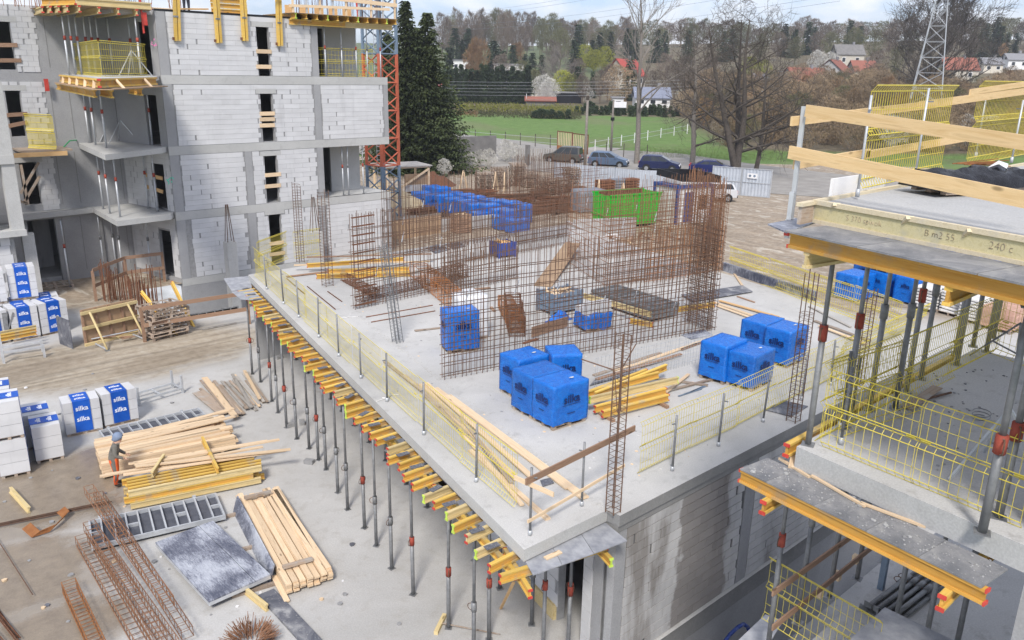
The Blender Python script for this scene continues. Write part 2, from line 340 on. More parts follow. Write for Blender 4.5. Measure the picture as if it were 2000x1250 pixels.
# ================================================================== GROUND
def ell_mask(k, P, cx, cy, rx, ry, ang, soft=.35, nz=.6, ns=.5):
    a = k.n('ShaderNodeVectorMath'); a.operation = 'SUBTRACT'; k.l(P, a.inputs[0]); a.inputs[1].default_value = (cx, cy, 0)
    r = k.n('ShaderNodeVectorRotate'); r.rotation_type = 'Z_AXIS'; r.inputs['Angle'].default_value = -ang; k.l(a.outputs[0], r.inputs[0])
    m = k.map(r.outputs[0], (1/rx, 1/ry, 0)); l = k.n('ShaderNodeVectorMath'); l.operation = 'LENGTH'; k.l(m, l.inputs[0])
    nn = k.math('MULTIPLY_ADD', k.noise(P, ns, 6, .65), nz*2, -nz)
    return k.step(k.math('ADD', l.outputs['Value'], nn), 1-soft, 1+soft, 1, 0)
def m_ground():
    k = NT('site_ground'); P = k.pos()
    a = k.noise(P, .25, 6, .6, .5); b = k.noise(P, 2.4, 7, .68); d = k.noise(P, 26, 4, .65)
    conc = k.ramp(a, [(.3, (.40, .393, .375)), (.6, (.50, .493, .475))])
    conc = k.mix(k.step(b, .48, .7, 0, .42), conc, (.34, .32, .285))
    sand = k.ramp(b, [(.3, (.28, .23, .165)), (.55, (.38, .325, .25)), (.75, (.43, .39, .32))])
    wet = k.ramp(b, [(.3, (.17, .13, .088)), (.7, (.27, .215, .15))])
    mask = None
    def mx(x, y): return x if y is None else k.math('MAXIMUM', x, y)
    s1, s2 = at(-60, 748, 0), at(470, 655, 0); c = (s1+s2)/2; L = (s2-s1).length/2
    ms = ell_mask(k, P, c.x, c.y, L*1.25, 3.6, math.atan2(s2.y-s1.y, s2.x-s1.x), .3, .35, .6)
    q = at(280, 560, 0); ms = mx(ell_mask(k, P, q.x-1.5, q.y, 5, 3.2, 0, .4, .5, .4), ms)
    # tyre lanes along the drive
    lane = k.noise(k.map(P, (.10, 2.0, 1)), 1.2, 4, .6, .3); sand = k.bright(sand, k.step(lane, .35, .65, .72, 1.1))
    far = k.math('ADD', k.math('MULTIPLY', k.n('ShaderNodeSeparateXYZ').outputs[0], 0), 0)
    sx = k.n('ShaderNodeSeparateXYZ'); k.l(P, sx.inputs[0])
    s = k.math('ADD', k.math('MULTIPLY', sx.outputs[0], HD.x), k.math('MULTIPLY', sx.outputs[1], HD.y))
    dirt = k.ramp(b, [(.28, (.23, .175, .12)), (.5, (.33, .265, .195)), (.72, (.42, .36, .285))])
    rut = k.noise(k.map(P, (.42, .20, 1)), 1.0, 6, .62, 2.6); dirt = k.mix(k.step(rut, .55, .62, 0, .75), dirt, (.52, .47, .39))
    dirt = k.bright(dirt, k.step(k.noise(k.map(P, (1.5, .3, 1)), 1.2, 5, .6, 1), .35, .65, .78, 1.08))
    col = k.mix(ms, conc, sand)
    w1, w2, w3, w4 = at(60, 960, 0), at(190, 905, 0), at(40, 1120, 0), at(110, 1230, 0)
    mw = ell_mask(k, P, w1.x, w1.y, 2.3, 3.4, .5, .25, .45, .7)
    mw = mx(ell_mask(k, P, w2.x, w2.y, 1.8, 1.5, .4, .3, .5, .7), mw)
    mw = mx(ell_mask(k, P, w3.x, w3.y, 1.9, 2.2, 0, .35, .5, .8), mw); mw = mx(ell_mask(k, P, w4.x, w4.y, 1.5, 1.3, 0, .35, .5, .8), mw)
    for q in ((95,1010),(15,1190),(330,700),(60,720)): wq = at(*q, 0); mw = mx(k.math('MULTIPLY', ell_mask(k, P, wq.x, wq.y, 2.6, 1.1, .1, .4, .5, .8), .8 if q[1] > 900 else .55), mw)
    mw = k.math('MULTIPLY', mw, .92)
    col = k.mix(mw, col, wet)
    md = k.step(s, 41, 46, 0, 1); col = k.mix(md, col, dirt)
    col = k.bright(col, k.step(d, .25, .8, .88, 1.1))
    k.col(col); k.rough(k.step(mw, .3, .9, .92, .16)); k.bump(k.math('ADD', d, k.math('MULTIPLY', b, 3)), .3, .015); k.p.inputs['Specular IOR Level'].default_value = .5; M['site_ground'] = k.mat
m_ground()
def build_ground():
    # pits: the ramp beside the left building, and the trench in front of the middle building
    pits = [(15.0, 26.0, 42.2, 49.57), (12.3, 40.0, -12, 9.56)]
    def hole(x, y): return any(a < x < b and c < y < d for a, b, c, d in pits)
    xs = sorted(set([i*1.0 for i in range(-30, 131)] + [p for q in pits for p in q[:2]]))
    ys = sorted(set([i*1.0 for i in range(-12, 151)] + [p for q in pits for p in q[2:]]))
    idx = {}; v = []; f = []
    def vert(x, y):
        if (x, y) not in idx:
            s = x*HD.x + y*HD.y; z = 0
            w = min(1, max(0, (s-45)/6))
            if w > 0 and x > 31.5:
                z = w*(.16*noise.noise((x*.35, y*.35, 0)) + .09*noise.noise((x*1.1, y*.5, 3)) + .02)
                z *= min(1, max(0, (90-s)/14))
            idx[(x, y)] = len(v); v.append((x, y, z))
        return idx[(x, y)]
    for x0, x1 in zip(xs, xs[1:]):
        for y0, y1 in zip(ys, ys[1:]):
            cx, cy = (x0+x1)/2, (y0+y1)/2
            s = cx*HD.x + cy*HD.y
            if hole(cx, cy) or s > 126: continue
            f.append((vert(x0,y0), vert(x1,y0), vert(x1,y1), vert(x0,y1)))
    me = bpy.data.meshes.new('ground'); me.from_pydata(v, [], f); me.materials.append(M['site_ground'])
    me.polygons.foreach_set('use_smooth', [True]*len(f)); link(me, 'ground', None, 'structure')
    pm = MB()
    for a, b, c, d in pits:
        pm.quad((a,c,-3.59),(b,c,-3.59),(b,d+.6,-3.59),(a,d+.6,-3.59))
        pm.quad((a,c,-3.6),(a,c,0),(b,c,0),(b,c,-3.6)); pm.quad((a,d,-3.6),(a,c,-3.6),(a,c,0),(a,d,0)); pm.quad((b,c,-3.6),(b,d,-3.6),(b,d,0),(b,c,0))
    pm.build('pit_floor', M['floor_concrete'], None, kind='structure')
build_ground()
def m_terrain():
    k = NT('meadow'); P = k.pos(); sx = k.n('ShaderNodeSeparateXYZ'); k.l(P, sx.inputs[0])
    s = k.math('ADD', k.math('MULTIPLY', sx.outputs[0], HD.x), k.math('MULTIPLY', sx.outputs[1], HD.y))
    l = k.math('ADD', k.math('MULTIPLY', sx.outputs[0], LD.x), k.math('MULTIPLY', sx.outputs[1], LD.y))
    a = k.noise(P, .05, 6, .65); b = k.noise(P, .6, 6, .7)
    green = k.ramp(b, [(.3, (.085, .15, .035)), (.6, (.13, .21, .055)), (.8, (.20, .225, .09))])
    brown = k.ramp(b, [(.3, (.10, .08, .05)), (.7, (.18, .15, .10))]); fgreen = k.ramp(b, [(.3, (.10, .13, .06)), (.7, (.15, .18, .09))])
    sn = k.math('ADD', s, k.math('MULTIPLY_ADD', k.noise(P, .12, 5, .6), 16, -8))
    c = k.mix(k.step(sn, 203, 209), green, brown); c = k.mix(k.step(sn, 330, 380), c, fgreen)
    rr = k.math('ADD', l, k.math('MULTIPLY_ADD', b, 10, -5)); m = k.math('MULTIPLY', k.step(rr, 33, 44), k.step(sn, 141, 147)); c = k.mix(m, c, brown)
    c = k.mix(k.step(a, .5, .62, 0, .45), c, (.17, .155, .09))
    k.col(c); k.rough(.95); k.bump(b, .6, .2); M['meadow'] = k.mat
m_terrain()
def build_terrain():
    ss = [122, 130, 138, 146, 154, 162, 172, 184, 196, 208, 220, 235, 250, 270, 290, 310, 335, 360, 390, 420, 450, 480, 520, 570, 620, 700, 800, 900, 1000]
    nl = 46; v = []; f = []
    for i, s in enumerate(ss):
        for j in range(nl+1):
            l = (j/nl*2-1)*(s*.8+80); p = HD*s + LD*l
            z = T(p.x, p.y) + (noise.noise((p.x*.02, p.y*.02, 5))*.5 if s > 140 else -.01)
            v.append((p.x, p.y, z-.012))
    for i in range(len(ss)-1):
        for j in range(nl): a = i*(nl+1)+j; f.append((a, a+1, a+nl+2, a+nl+1))
    # sides of the plain next to and behind the site
    me = bpy.data.meshes.new('terrain'); me.from_pydata(v, [], f); me.materials.append(M['meadow'])
    me.polygons.foreach_set('use_smooth', [True]*len(f)); link(me, 'terrain', None, 'structure')
    q = MB(); z = -.03
    for a, b, c, d in ((-900, -30, -900, 900), (131, 900, -900, -12), (-30, 131, -900, -12), (131, 900, -12, 20), (-30, 20, 152, 900)):
        q.quad((a, c, z), (b, c, z), (b, d, z), (a, d, z))
    q.build('outlying_ground', M['meadow'], None, kind='structure')
build_terrain()
def ribbon(name, A, B, mat, dz=.02):
    m = MB()
    for i in range(len(A)-1):
        m.quad(*[(p.x, p.y, max(p.z, T(p.x, p.y))+dz) for p in (A[i], B[i], B[i+1], A[i+1])])
    return m.build(name, mat, None, kind='structure')
m_plain('asphalt', (.24, .225, .205), (.34, .32, .29), .5, .9, rv=0, detail=8)
m_plain('gravel', (.30, .28, .25), (.38, .36, .33), .8, .95, rv=0)
ribbon('road', [at(*q, 0) for q in ((600,258),(890,271),(1080,288),(1330,303),(1480,322),(1660,343),(1900,366),(2300,400))],
       [at(*q, 0) for q in ((560,290),(880,318),(1080,338),(1330,360),(1500,378),(1600,385),(1780,420),(2100,480))], M['asphalt'], .035)
def _pt(px, s): p = atT(px, s); return p
ribbon('driveway', [_pt(1128,141),_pt(1190,148),_pt(1250,156),(_pt(1330,163)),_pt(1400,166)], [_pt(1160,133),_pt(1215,143),_pt(1270,151),_pt(1340,158),_pt(1410,161)], M['gravel'], .12)

# ================================================================== BLOCKWORK
UNIT = MB().box(-.5,.5,-.5,.5,-.5,.5).mesh('block', [bpy.data.materials.get('block_white')])
UNIT_D = MB().box(-.5,.5,-.5,.5,-.5,.5).mesh('block', [bpy.data.materials.get('block_damp')])
def minus(rect, holes):
    """split a rectangle (t0,t1,z0,z1) round rectangular holes"""
    ts = sorted(set([rect[0], rect[1]] + [min(max(t, rect[0]), rect[1]) for h in holes for t in h[:2]]))
    out = []
    for a, b in zip(ts, ts[1:]):
        if b-a < 1e-6: continue
        mid = (a+b)/2; cuts = sorted((max(h[2], rect[2]), min(h[3], rect[3])) for h in holes if h[0] < mid < h[1] and h[3] > rect[2] and h[2] < rect[3])
        z = rect[2]
        for c0, c1 in cuts:
            if c0 > z: out.append((a, b, z, c0))
            z = max(z, c1)
        if z < rect[3]: out.append((a, b, z, rect[3]))
    return out
def blocks_in(rect, holes, rh, bl, seed=0, ragged=.0, jz=.005):
    """running-bond blocks (t0,t1,z0,z1) inside rect, outside holes"""
    r = random.Random(seed); out = []; n = max(1, round((rect[3]-rect[2])/rh)); h = (rect[3]-rect[2])/n
    for i in range(n):
        z0 = rect[2]+i*h; z1 = z0+h; mid = (z0+z1)/2
        spans = [(rect[0], rect[1])]
        for ho in holes:
            if ho[2] < mid < ho[3]:
                ns = []
                for a, b in spans:
                    if ho[1] <= a or ho[0] >= b: ns.append((a, b)); continue
                    if ho[0] > a: ns.append((a, ho[0]))
                    if ho[1] < b: ns.append((ho[1], b))
                spans = ns
        for a, b in spans:
            a2 = a + r.uniform(0, ragged); b2 = b - r.uniform(0, ragged)
            t = rect[0] + (0 if i % 2 else -bl/2) - bl
            gaps = (.004 if jz < .01 else .014) if b2-a2 > 3 else .012
            while t < b2:
                u0, u1 = max(t, a2), min(t+bl, b2)
                edge = min(u0-a, b-u1) < .75 and u0-a > .02 and b-u1 > .02
                g = r.choice((.008, .05, .09, .11)) if edge and r.random() < .5 else gaps
                if u1-u0 > .16: out.append((u0, u1-g, z0+jz, z1-jz))
                t += bl
    return out
def put_blocks(parent, items, damp=False, limit=300, keyp=None):
    """items: (center, dirvec, size t, thickness, size z, rz). The nearest as parts, the rest joined."""
    items = sorted(items, key=lambda q: (Vector(q[0])-Vector((0,0,EYE))).length/ max(.01, (q[1]*q[3])**.5))
    o = Vector(parent['_o']); u = UNIT_D if damp else UNIT
    for c, st, th, sz, rz in items[:limit]:
        b = bpy.data.objects.new('block', u); COL.objects.link(b); b.parent = parent
        b.location = Vector(c)-o; b.scale = (st, th, sz); b.rotation_euler = (0, 0, rz)
    m = MB()
    for c, st, th, sz, rz in items[limit:]:
        d = Vector((math.cos(rz), math.sin(rz), 0)); n = Vector((-d.y, d.x, 0)); c = Vector(c)
        m.obox(c - d*st/2 - n*th/2 - Vector((0,0,sz/2)), d*st, n*th, (0,0,sz))
    if m.v: m.build('block_courses', M['block_damp' if damp else 'block_white'], parent, kind='stuff', world=True)
class Wall:
    """a straight wall: origin p0, direction angle rz, outward normal to the right hand (-y when rz=0)"""
    def __init__(s, p0, rz): s.p0 = Vector((p0[0], p0[1], 0)); s.rz = rz; s.d = Vector((math.cos(rz), math.sin(rz), 0)); s.n = Vector((s.d.y, -s.d.x, 0))
    def core(s, m, rects, depth, out=0.0):
        for a, b, z0, z1 in rects:
            m.obox(s.p0 + s.d*a + s.n*out + Vector((0,0,z0)), s.d*(b-a), -s.n*(depth+out), (0,0,z1-z0))
    def blocks(s, lst, th=.10, out=.006):
        return [(s.p0 + s.d*(a+b)/2 + s.n*(out-th/2) + Vector((0,0,(z0+z1)/2)), b-a, th, z1-z0, s.rz) for a, b, z0, z1 in lst]

# ================================================================== MIDDLE BUILDING (one storey, slab on top)
SZ = 4.0
C0, C1 = Vector((9.53, 9.98, 0)), Vector((14.92, 33.9, 0))
ADIR = Vector((.2182, .9759, 0))
SLAB = [(9.53, 9.98), (11.90, 9.93), (11.93, 9.60), (29.75, 9.58), (35.3, 34.2), (14.98, 33.95)]
mid = thing('concrete_building_shell', 'one storey concrete shell in mid site, its bare slab covered with steel and blue packs', 'building', (9.5, 10, 0))
def build_mid():
    m = MB(); n = len(SLAB)
    m.m = 0; m.quad(*[(x, y, SZ) for x, y in SLAB])
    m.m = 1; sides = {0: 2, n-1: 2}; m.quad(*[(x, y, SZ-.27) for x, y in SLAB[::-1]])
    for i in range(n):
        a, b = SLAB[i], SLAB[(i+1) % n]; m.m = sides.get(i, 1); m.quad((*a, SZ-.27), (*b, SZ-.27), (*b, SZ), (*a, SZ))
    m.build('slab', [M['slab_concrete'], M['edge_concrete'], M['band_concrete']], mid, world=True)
    # front wall
    W = Wall((11.93, 9.66), 0); top = SZ-.45
    W.p0.z = 0; L = 17.8
    cols = [(0, .34), (5.05, 5.5), (11.2, 11.65), (17.4, 17.8)]
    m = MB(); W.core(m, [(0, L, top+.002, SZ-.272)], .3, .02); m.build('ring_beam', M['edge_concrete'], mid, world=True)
    m = MB(); W.core(m, [(.004, L-.004, -.02, top)], .24, -.02); m.build('wall_core', M['joint_dark'], mid, world=True)
    for a, b in cols:
        m = MB(); W.core(m, [(a, b, .0, top)], .2, .006); m.build('column', M['wall_concrete'], mid, world=True)
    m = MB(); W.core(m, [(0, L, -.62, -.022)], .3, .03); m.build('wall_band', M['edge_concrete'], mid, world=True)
    m = MB(); W.core(m, [(0, L, -3.6, -.624)], .3, .0); m.build('basement_wall', M['wall_concrete'], mid, world=True)
    it = []
    for (a, b) in ((.34, 5.05), (5.5, 11.2), (11.65, 17.4)):
        it += W.blocks(blocks_in((a+.02, b-.02, .01, top-.01), [], .25, .62, int(a*9), .03, .011), .1, .01)
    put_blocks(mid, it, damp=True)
    # left side: set-back blockwork wall with a door opening near the corner, running away along the slab edge
    ang = math.atan2(ADIR.y, ADIR.x)
    p0 = Vector((11.93, 9.97, 0)); W2 = Wall(p0 + ADIR*24, ang + math.pi)      # outward normal faces the yard
    Lw = 24.0; door = (Lw-1.75, Lw-.72, .0, 3.0); door2 = (Lw-9.2, Lw-8.0, 0, 3.0); door3 = (Lw-15.2, Lw-14.0, 0, 3.0)
    holes = [door, door2, door3]
    m = MB(); W2.core(m, minus((0, Lw, 0, SZ-.272), holes), .22, -.02); m.build('side_wall_core', M['mortar'], mid, world=True)
    m = MB(); W2.core(m, [(Lw-.34, Lw, 0, SZ-.274)], .2, .006); m.build('column', M['wall_concrete'], mid, world=True)
    it = W2.blocks(blocks_in((0, Lw-.36, .02, SZ-.3), holes, .37, .75, 5), .1, .008); put_blocks(mid, [i for i in it], limit=60)
    m = MB(); W2.core(m, [(0, Lw-1.8, .003, .42)], .02, .07); m.build('insulation_strip', M['beam_worn'], mid, world=True)
    # back and right walls close the storey
    m = MB(); m.bar((29.6, 9.9, 1.8), (35.1, 34.0, 1.8), .25, 3.9); m.bar((15.1, 33.8, 1.8), (35.1, 34.0, 1.8), .25, 3.9); m.bar((18, 16, 1.8), (30, 16, 1.8), .2, 3.7)
    m.build('rear_wall', M['wall_concrete'], mid, world=True)
build_mid()

# ================================================================== LEFT BUILDING
FY = 49.57; BY = 54.6
def F(x, y): return aty(x, y, FY)
LZ = [0.25, 4.40, 8.28, 12.32, 15.85]                                 # floor levels (top of each band)
left = thing('unfinished_apartment_building', 'four storey apartment shell of white blocks and grey concrete on the left', 'building', (17.6, FY, 0))
def build_left():
    XL, XM, XR = 17.62, 27.35, 33.05
    W = Wall((XL, FY), 0); L = XR-XL; XM -= XL
    bands = [(-.0, LZ[1]-.52, LZ[1]), (0, LZ[2]-.52, LZ[2]), (0, LZ[3]-.52, LZ[3])]
    def op(x0, y0, x1, y1): a, b = F(x0, y0), F(x1, y1); return (a.x-XL, b.x-XL, b.z, a.z)
    w3, w2, w1, w0 = op(500,52,530,148), op(508,183,537,270), op(516,305,546,391), op(525,420,554,511)
    w3 = (w3[0], w3[1], LZ[3], w3[3]); w2 = (w2[0], w2[1], LZ[2]+.05, w2[3]); w1 = (w1[0], w1[1], LZ[1]+.03, w1[3]); w0 = (w0[0], w0[1], LZ[0], w0[3])
    holes = [w3, w2, w1, w0]
    log3 = (XM+.38, L-1.0, LZ[3], LZ[4]-.3); log1 = (XM+.38, L-.35, LZ[1], LZ[2]-.52)
    full = (0, L, -.2, LZ[4]-.05)
    m = MB(); W.core(m, minus(full, holes+[(XM+.3, L+1, LZ[3], 99), (XM+.3, L+1, LZ[1], LZ[2]-.52)]), .24, -.02); m.build('wall_core', M['mortar'], left, world=True)
    m = MB(); W.core(m, [(0, L+.0, -3.6, -.2)], .3, .0); m.build('basement_wall', M['wall_concrete'], left, world=True)
    m = MB()
    for z0, z1 in ((LZ[1]-.5, LZ[1]), (LZ[2]-.5, LZ[2]), (LZ[3]-.5, LZ[3]-.0)): 
        m = MB(); W.core(m, [(0, L, z0, z1)], .3, .012); m.build('floor_band', M['band_concrete'], left, world=True)
    m = MB(); W.core(m, [(0, L, -.2, LZ[0])], .3, .012); m.build('floor_band', M['band_concrete'], left, world=True)
    m = MB(); W.core(m, [(0, XM+.35, LZ[4]-.05, LZ[4]+.05)], .3, .03); m.build('wall_coping', M['black_film'], left, world=True)
    # concrete columns
    cols = [(0, .55, 0, 4), (XM-.02, XM+.42, 0, 4)]
    c1 = F(487, 330).x-XL; c0 = F(500, 460).x-XL
    for a, b, i, j in cols:
        for k in range(i, j): 
            z0 = LZ[k]; z1 = LZ[k+1]-.5 if k < 3 else LZ[4]-.06
            m = MB(); W.core(m, [(a, b, z0+.002, z1-.002)], .26, .008); m.build('column', M['wall_concrete'], left, world=True)
    m = MB(); W.core(m, [(c1-.22, c1+.22, LZ[1]+.002, LZ[2]-.502)], .26, .008); m.build('column', M['wall_concrete'], left, world=True)
    m = MB(); W.core(m, [(c0-.42, c0+.1, LZ[0]+.002, LZ[1]-.502)], .26, .008); m.build('column', M['wall_concrete'], left, world=True)
    m = MB(); W.core(m, [(L-.32, L, LZ[2]+.002, LZ[3]-.502)], .26, .008); W.core(m, [(L-.32, L, LZ[0]+.002, LZ[1]-.502)], .26, .008); m.build('column', M['wall_concrete'], left, world=True)
    for (a, b, z0, z1) in holes:
        m = MB(); W.core(m, [(a-.28, b+.28, z1+.002, z1+.3)], .26, .010); m.build('lintel', M['band_concrete'], left, world=True)
    it = []
    lh = [(a-.28, b+.28, z1, z1+.3) for a, b, z0, z1 in holes]
    segs = [(.58, XM-.06, LZ[3]+.02, LZ[4]-.07), (.58, XM-.06, LZ[2]+.02, LZ[3]-.52), (.58, c1-.25, LZ[1]+.02, LZ[2]-.52), (c1+.25, XM-.06, LZ[1]+.02, LZ[2]-.52),
            (.85, c0-.5, LZ[0]+.02, LZ[1]-.52), (c0+.14, XM-.06, LZ[0]+.02, LZ[1]-.52), (XM+.46, L-.36, LZ[2]+.02, LZ[3]-.52), (XM+.46, L-.36, LZ[0]+.02, LZ[1]-.52)]
    for i, sg in enumerate(segs): it += W.blocks(blocks_in(sg, holes+lh, .292, 1.15, i+11, .09), .1, .008)
    # loggias: floor, back walls with door openings
    lb = Wall((XL, FY+2.4), 0)
    for z0, z1, dx in ((LZ[3], LZ[4], (612, 55, 634, 148)), (LZ[1], LZ[2]-.5, (617, 285, 648, 365))):
        a, b = aty(dx[0], dx[1], FY+2.4), aty(dx[2], dx[3], FY+2.4); h = (a.x-XL, b.x-XL, z0, a.z)
        m = MB(); lb.core(m, minus((XM, L-1.0, z0+.003, z1-.003), [h]), .2); m.build('loggia_wall', M['fresh_concrete'], left, world=True)
        m = MB(); m.box(XL+XM+.4, XR, FY+.3, FY+2.38, z0-.3, z0-.004); m.build('loggia_floor', M['band_concrete'], left, world=True)
        m = MB(); m.box(XL+XM+.02, XL+XM+.3, FY+.27, FY+2.39, z0+.003, z1-.003); m.build('loggia_side_wall', M['wall_concrete'], left, world=True)
    m = MB(); m.box(XL+XM+.4, XR, FY+.02, FY+2.38, LZ[2]-.5, LZ[2]-.25); m.build('loggia_ceiling', M['band_concrete'], left, world=True)
    # interior floors, back wall, far gable
    m = MB()
    for z in LZ[:4]: m.box(XL+.1, XR-.02, FY+.31, FY+12, z-.28, z-.006)
    m.build('floor_slab', M['floor_concrete'], left, world=True)
    m = MB(); m.box(-7, XR, FY+12, FY+12.3, -.2, LZ[4]); m.box(XR-1.2, XR-1.0, FY+2.62, FY+11.9, 0, LZ[4]-.1); m.build('rear_wall', M['wall_concrete'], left, world=True)
    m = MB(); m.box(XL-2.2, XL+XM+.4, FY+.3, FY+12, LZ[4]-.28, LZ[4]-.05); m.box(XL+XM+.4, XR-.9, FY+2.62, FY+12, LZ[4]-.28, LZ[4]-.05); m.build('roof_slab', M['floor_concrete'], left, world=True)
    # courtyard recess: side wall running back, rear wall with openings
    ang = math.atan2(ADIR.y, -ADIR.x); sd = Vector((-ADIR.x, ADIR.y, 0))
    Ls = (BY-FY)/ADIR.y
    ws = Wall(Vector((XL, FY, 0)) + sd*Ls, ang + math.pi)                   # outward normal faces left (-x)
    dh = []
    for k in range(4):
        z0 = LZ[k]; dh.append((Ls-2.0, Ls-.75, z0, z0+2.9))
    m = MB(); ws.core(m, minus((0, Ls, -.2, LZ[4]-.05), dh), .2, -.01); m.build('side_wall', M['wall_concrete'], left, world=True)
    for k in (0, 1):
        it += ws.blocks(blocks_in((.15, Ls-.02, LZ[k]+.05, LZ[k+1]-.4), dh, .36, .7, 40+k, .05), .06, .006)
    XB0 = -6.0
    wb = Wall((XB0, BY), 0); Lb = XL - sd.x*0 - XB0 - .95
    def bp(x0, y0, x1, y1): a, b = aty(x0, y0, BY), aty(x1, y1, BY); return (a.x-XB0, b.x-XB0, b.z, a.z)
    o3, o2, o1, o0 = bp(-40,40,33,136), bp(9,177,52,266), bp(36,318,82,398), bp(52,432,124,545)
    o0 = (o0[0], o0[1], 0, o0[3]); bh = [o3, o2, o1, o0]
    m = MB(); wb.core(m, minus((0, Lb, -.2, LZ[4]+.1), bh), .3); m.build('courtyard_wall', M['wall_concrete'], left, world=True)
    # formwork joints in the bare concrete: shallow battens of cement
    for k in range(4):
        for px in (92, 128, 170, 215):
            q = aty(px + 12*(3-k), 90 + 130*(3-k), BY); m = MB(); m.box(q.x-.02, q.x+.02, BY-.012, BY-.001, LZ[k]+.3, LZ[k+1]-.5); m.build('formwork_joint', M['edge_concrete'], left, world=True)
    for (a, b, z0, z1), (p0, p1, y0, y1), sd_ in ((o3, (30, 75, 18, 138), 1), (o2, (50, 94, 160, 268), 2), (o1, (80, 113, 316, 398), 3)):
        e = aty(p1, (y0+y1)/2, BY).x-XB0
        k = 4-sd_; zt = LZ[k+1]-.5 if k < 3 else LZ[4]+.1
        it += wb.blocks(blocks_in((b+.02, e, LZ[k]+.03, zt), [], .3, .6, 60+sd_, .05), .1, .035)
        if sd_ < 3: it += wb.blocks(blocks_in((a-1.2, b, z1+.3, zt), [], .3, .6, 70+sd_, .05), .1, .035)
        m = MB(); wb.core(m, [(a-.3, b+.35, z1, z1+.3)], .1, .045); m.build('lintel', M['band_concrete'], left, world=True)
        m = MB(); wb.core(m, [(0, Lb*.72, LZ[k]-.5, LZ[k])], .1, .05); m.build('floor_band', M['wall_concrete'], left, world=True)
    put_blocks(left, it)
    m = MB()
    for z in LZ[:4]: m.box(XB0, XL-1.2, BY+.31, FY+12, z-.28, z-.006)
    m.box(XB0, XL-1.2, BY+.31, FY+12, LZ[4]-.2, LZ[4]); m.build('floor_slab', M['floor_concrete'], left, world=True)
    # inner block wall seen through the ground floor opening
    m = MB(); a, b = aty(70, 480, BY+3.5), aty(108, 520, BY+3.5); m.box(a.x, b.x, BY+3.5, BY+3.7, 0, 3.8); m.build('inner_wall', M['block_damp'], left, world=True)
    # angular balconies
    def bal(pts, z, name='balcony_slab', th=.3, mat='band_concrete'):
        P = [at(*q, z) for q in pts]; poly = [(p.x, min(p.y, BY-.01)) for p in P] + [(P[-1].x, BY-.006), (XL-1.05, BY-.006), (XL-.03, FY+.2)]
        MB().prism(poly, z-th, z).build(name, M[mat], left, world=True)
    bal([(334,419),(228,432),(181,406),(40,421)], LZ[1])
    bal([(317,289),(205,302),(140,276)], LZ[2])
    bal([(303,150),(192,153),(117,144)], LZ[3]-.05, th=.22)
    # the front wing at the left edge
    xw = F(46, 430).x
    m = MB(); m.box(xw-.62, xw, FY, FY+.5, LZ[1]-.2, LZ[3]-.4); m.build('wing_column', M['band_concrete'], left, world=True)
    m = MB(); m.box(xw-.05, xw+.55, FY+.8, FY+1.2, 0, LZ[1]-.5); m.build('wing_column', M['band_concrete'], left, world=True)
    m = MB(); m.box(-6, xw+.02, FY-.25, FY+1.9, LZ[1]-.42, LZ[1]-.1); m.build('wing_slab', M['band_concrete'], left, world=True)
    m = MB(); m.box(-6, xw-.01, FY-.1, FY+1.9, LZ[2]-.5, LZ[2]-.05); m.build('wing_slab', M['band_concrete'], left, world=True)
    m = MB(); m.box(-6, xw-.55, FY+.28, FY+.5, -.2, LZ[1]-.43); m.box(-6, xw-1.1, FY+.28, FY+.5, LZ[1], LZ[2]-.51); m.box(-6, xw-.9, FY+.3, FY+.5, LZ[2], LZ[3]-.5); m.build('wing_wall_core', M['mortar'], left, world=True)
    ww = Wall((-6, FY+.26), 0)
    put_b = ww.blocks(blocks_in((0, xw-.6+6, 0, LZ[1]-.45), [], .5, .9, 3, .2), .05, .01) + ww.blocks(blocks_in((0, xw-1.15+6, LZ[1], LZ[2]-.55), [], .3, .7, 3, .1), .05, .01)
    mm = MB()
    for c, st, th, sz, rz in put_b: mm.box(c.x-st/2, c.x+st/2, c.y-th/2, c.y+th/2, c.z-sz/2, c.z+sz/2)
    mm.build('block_courses', M['block_white'], left, kind='stuff', world=True)
build_left()

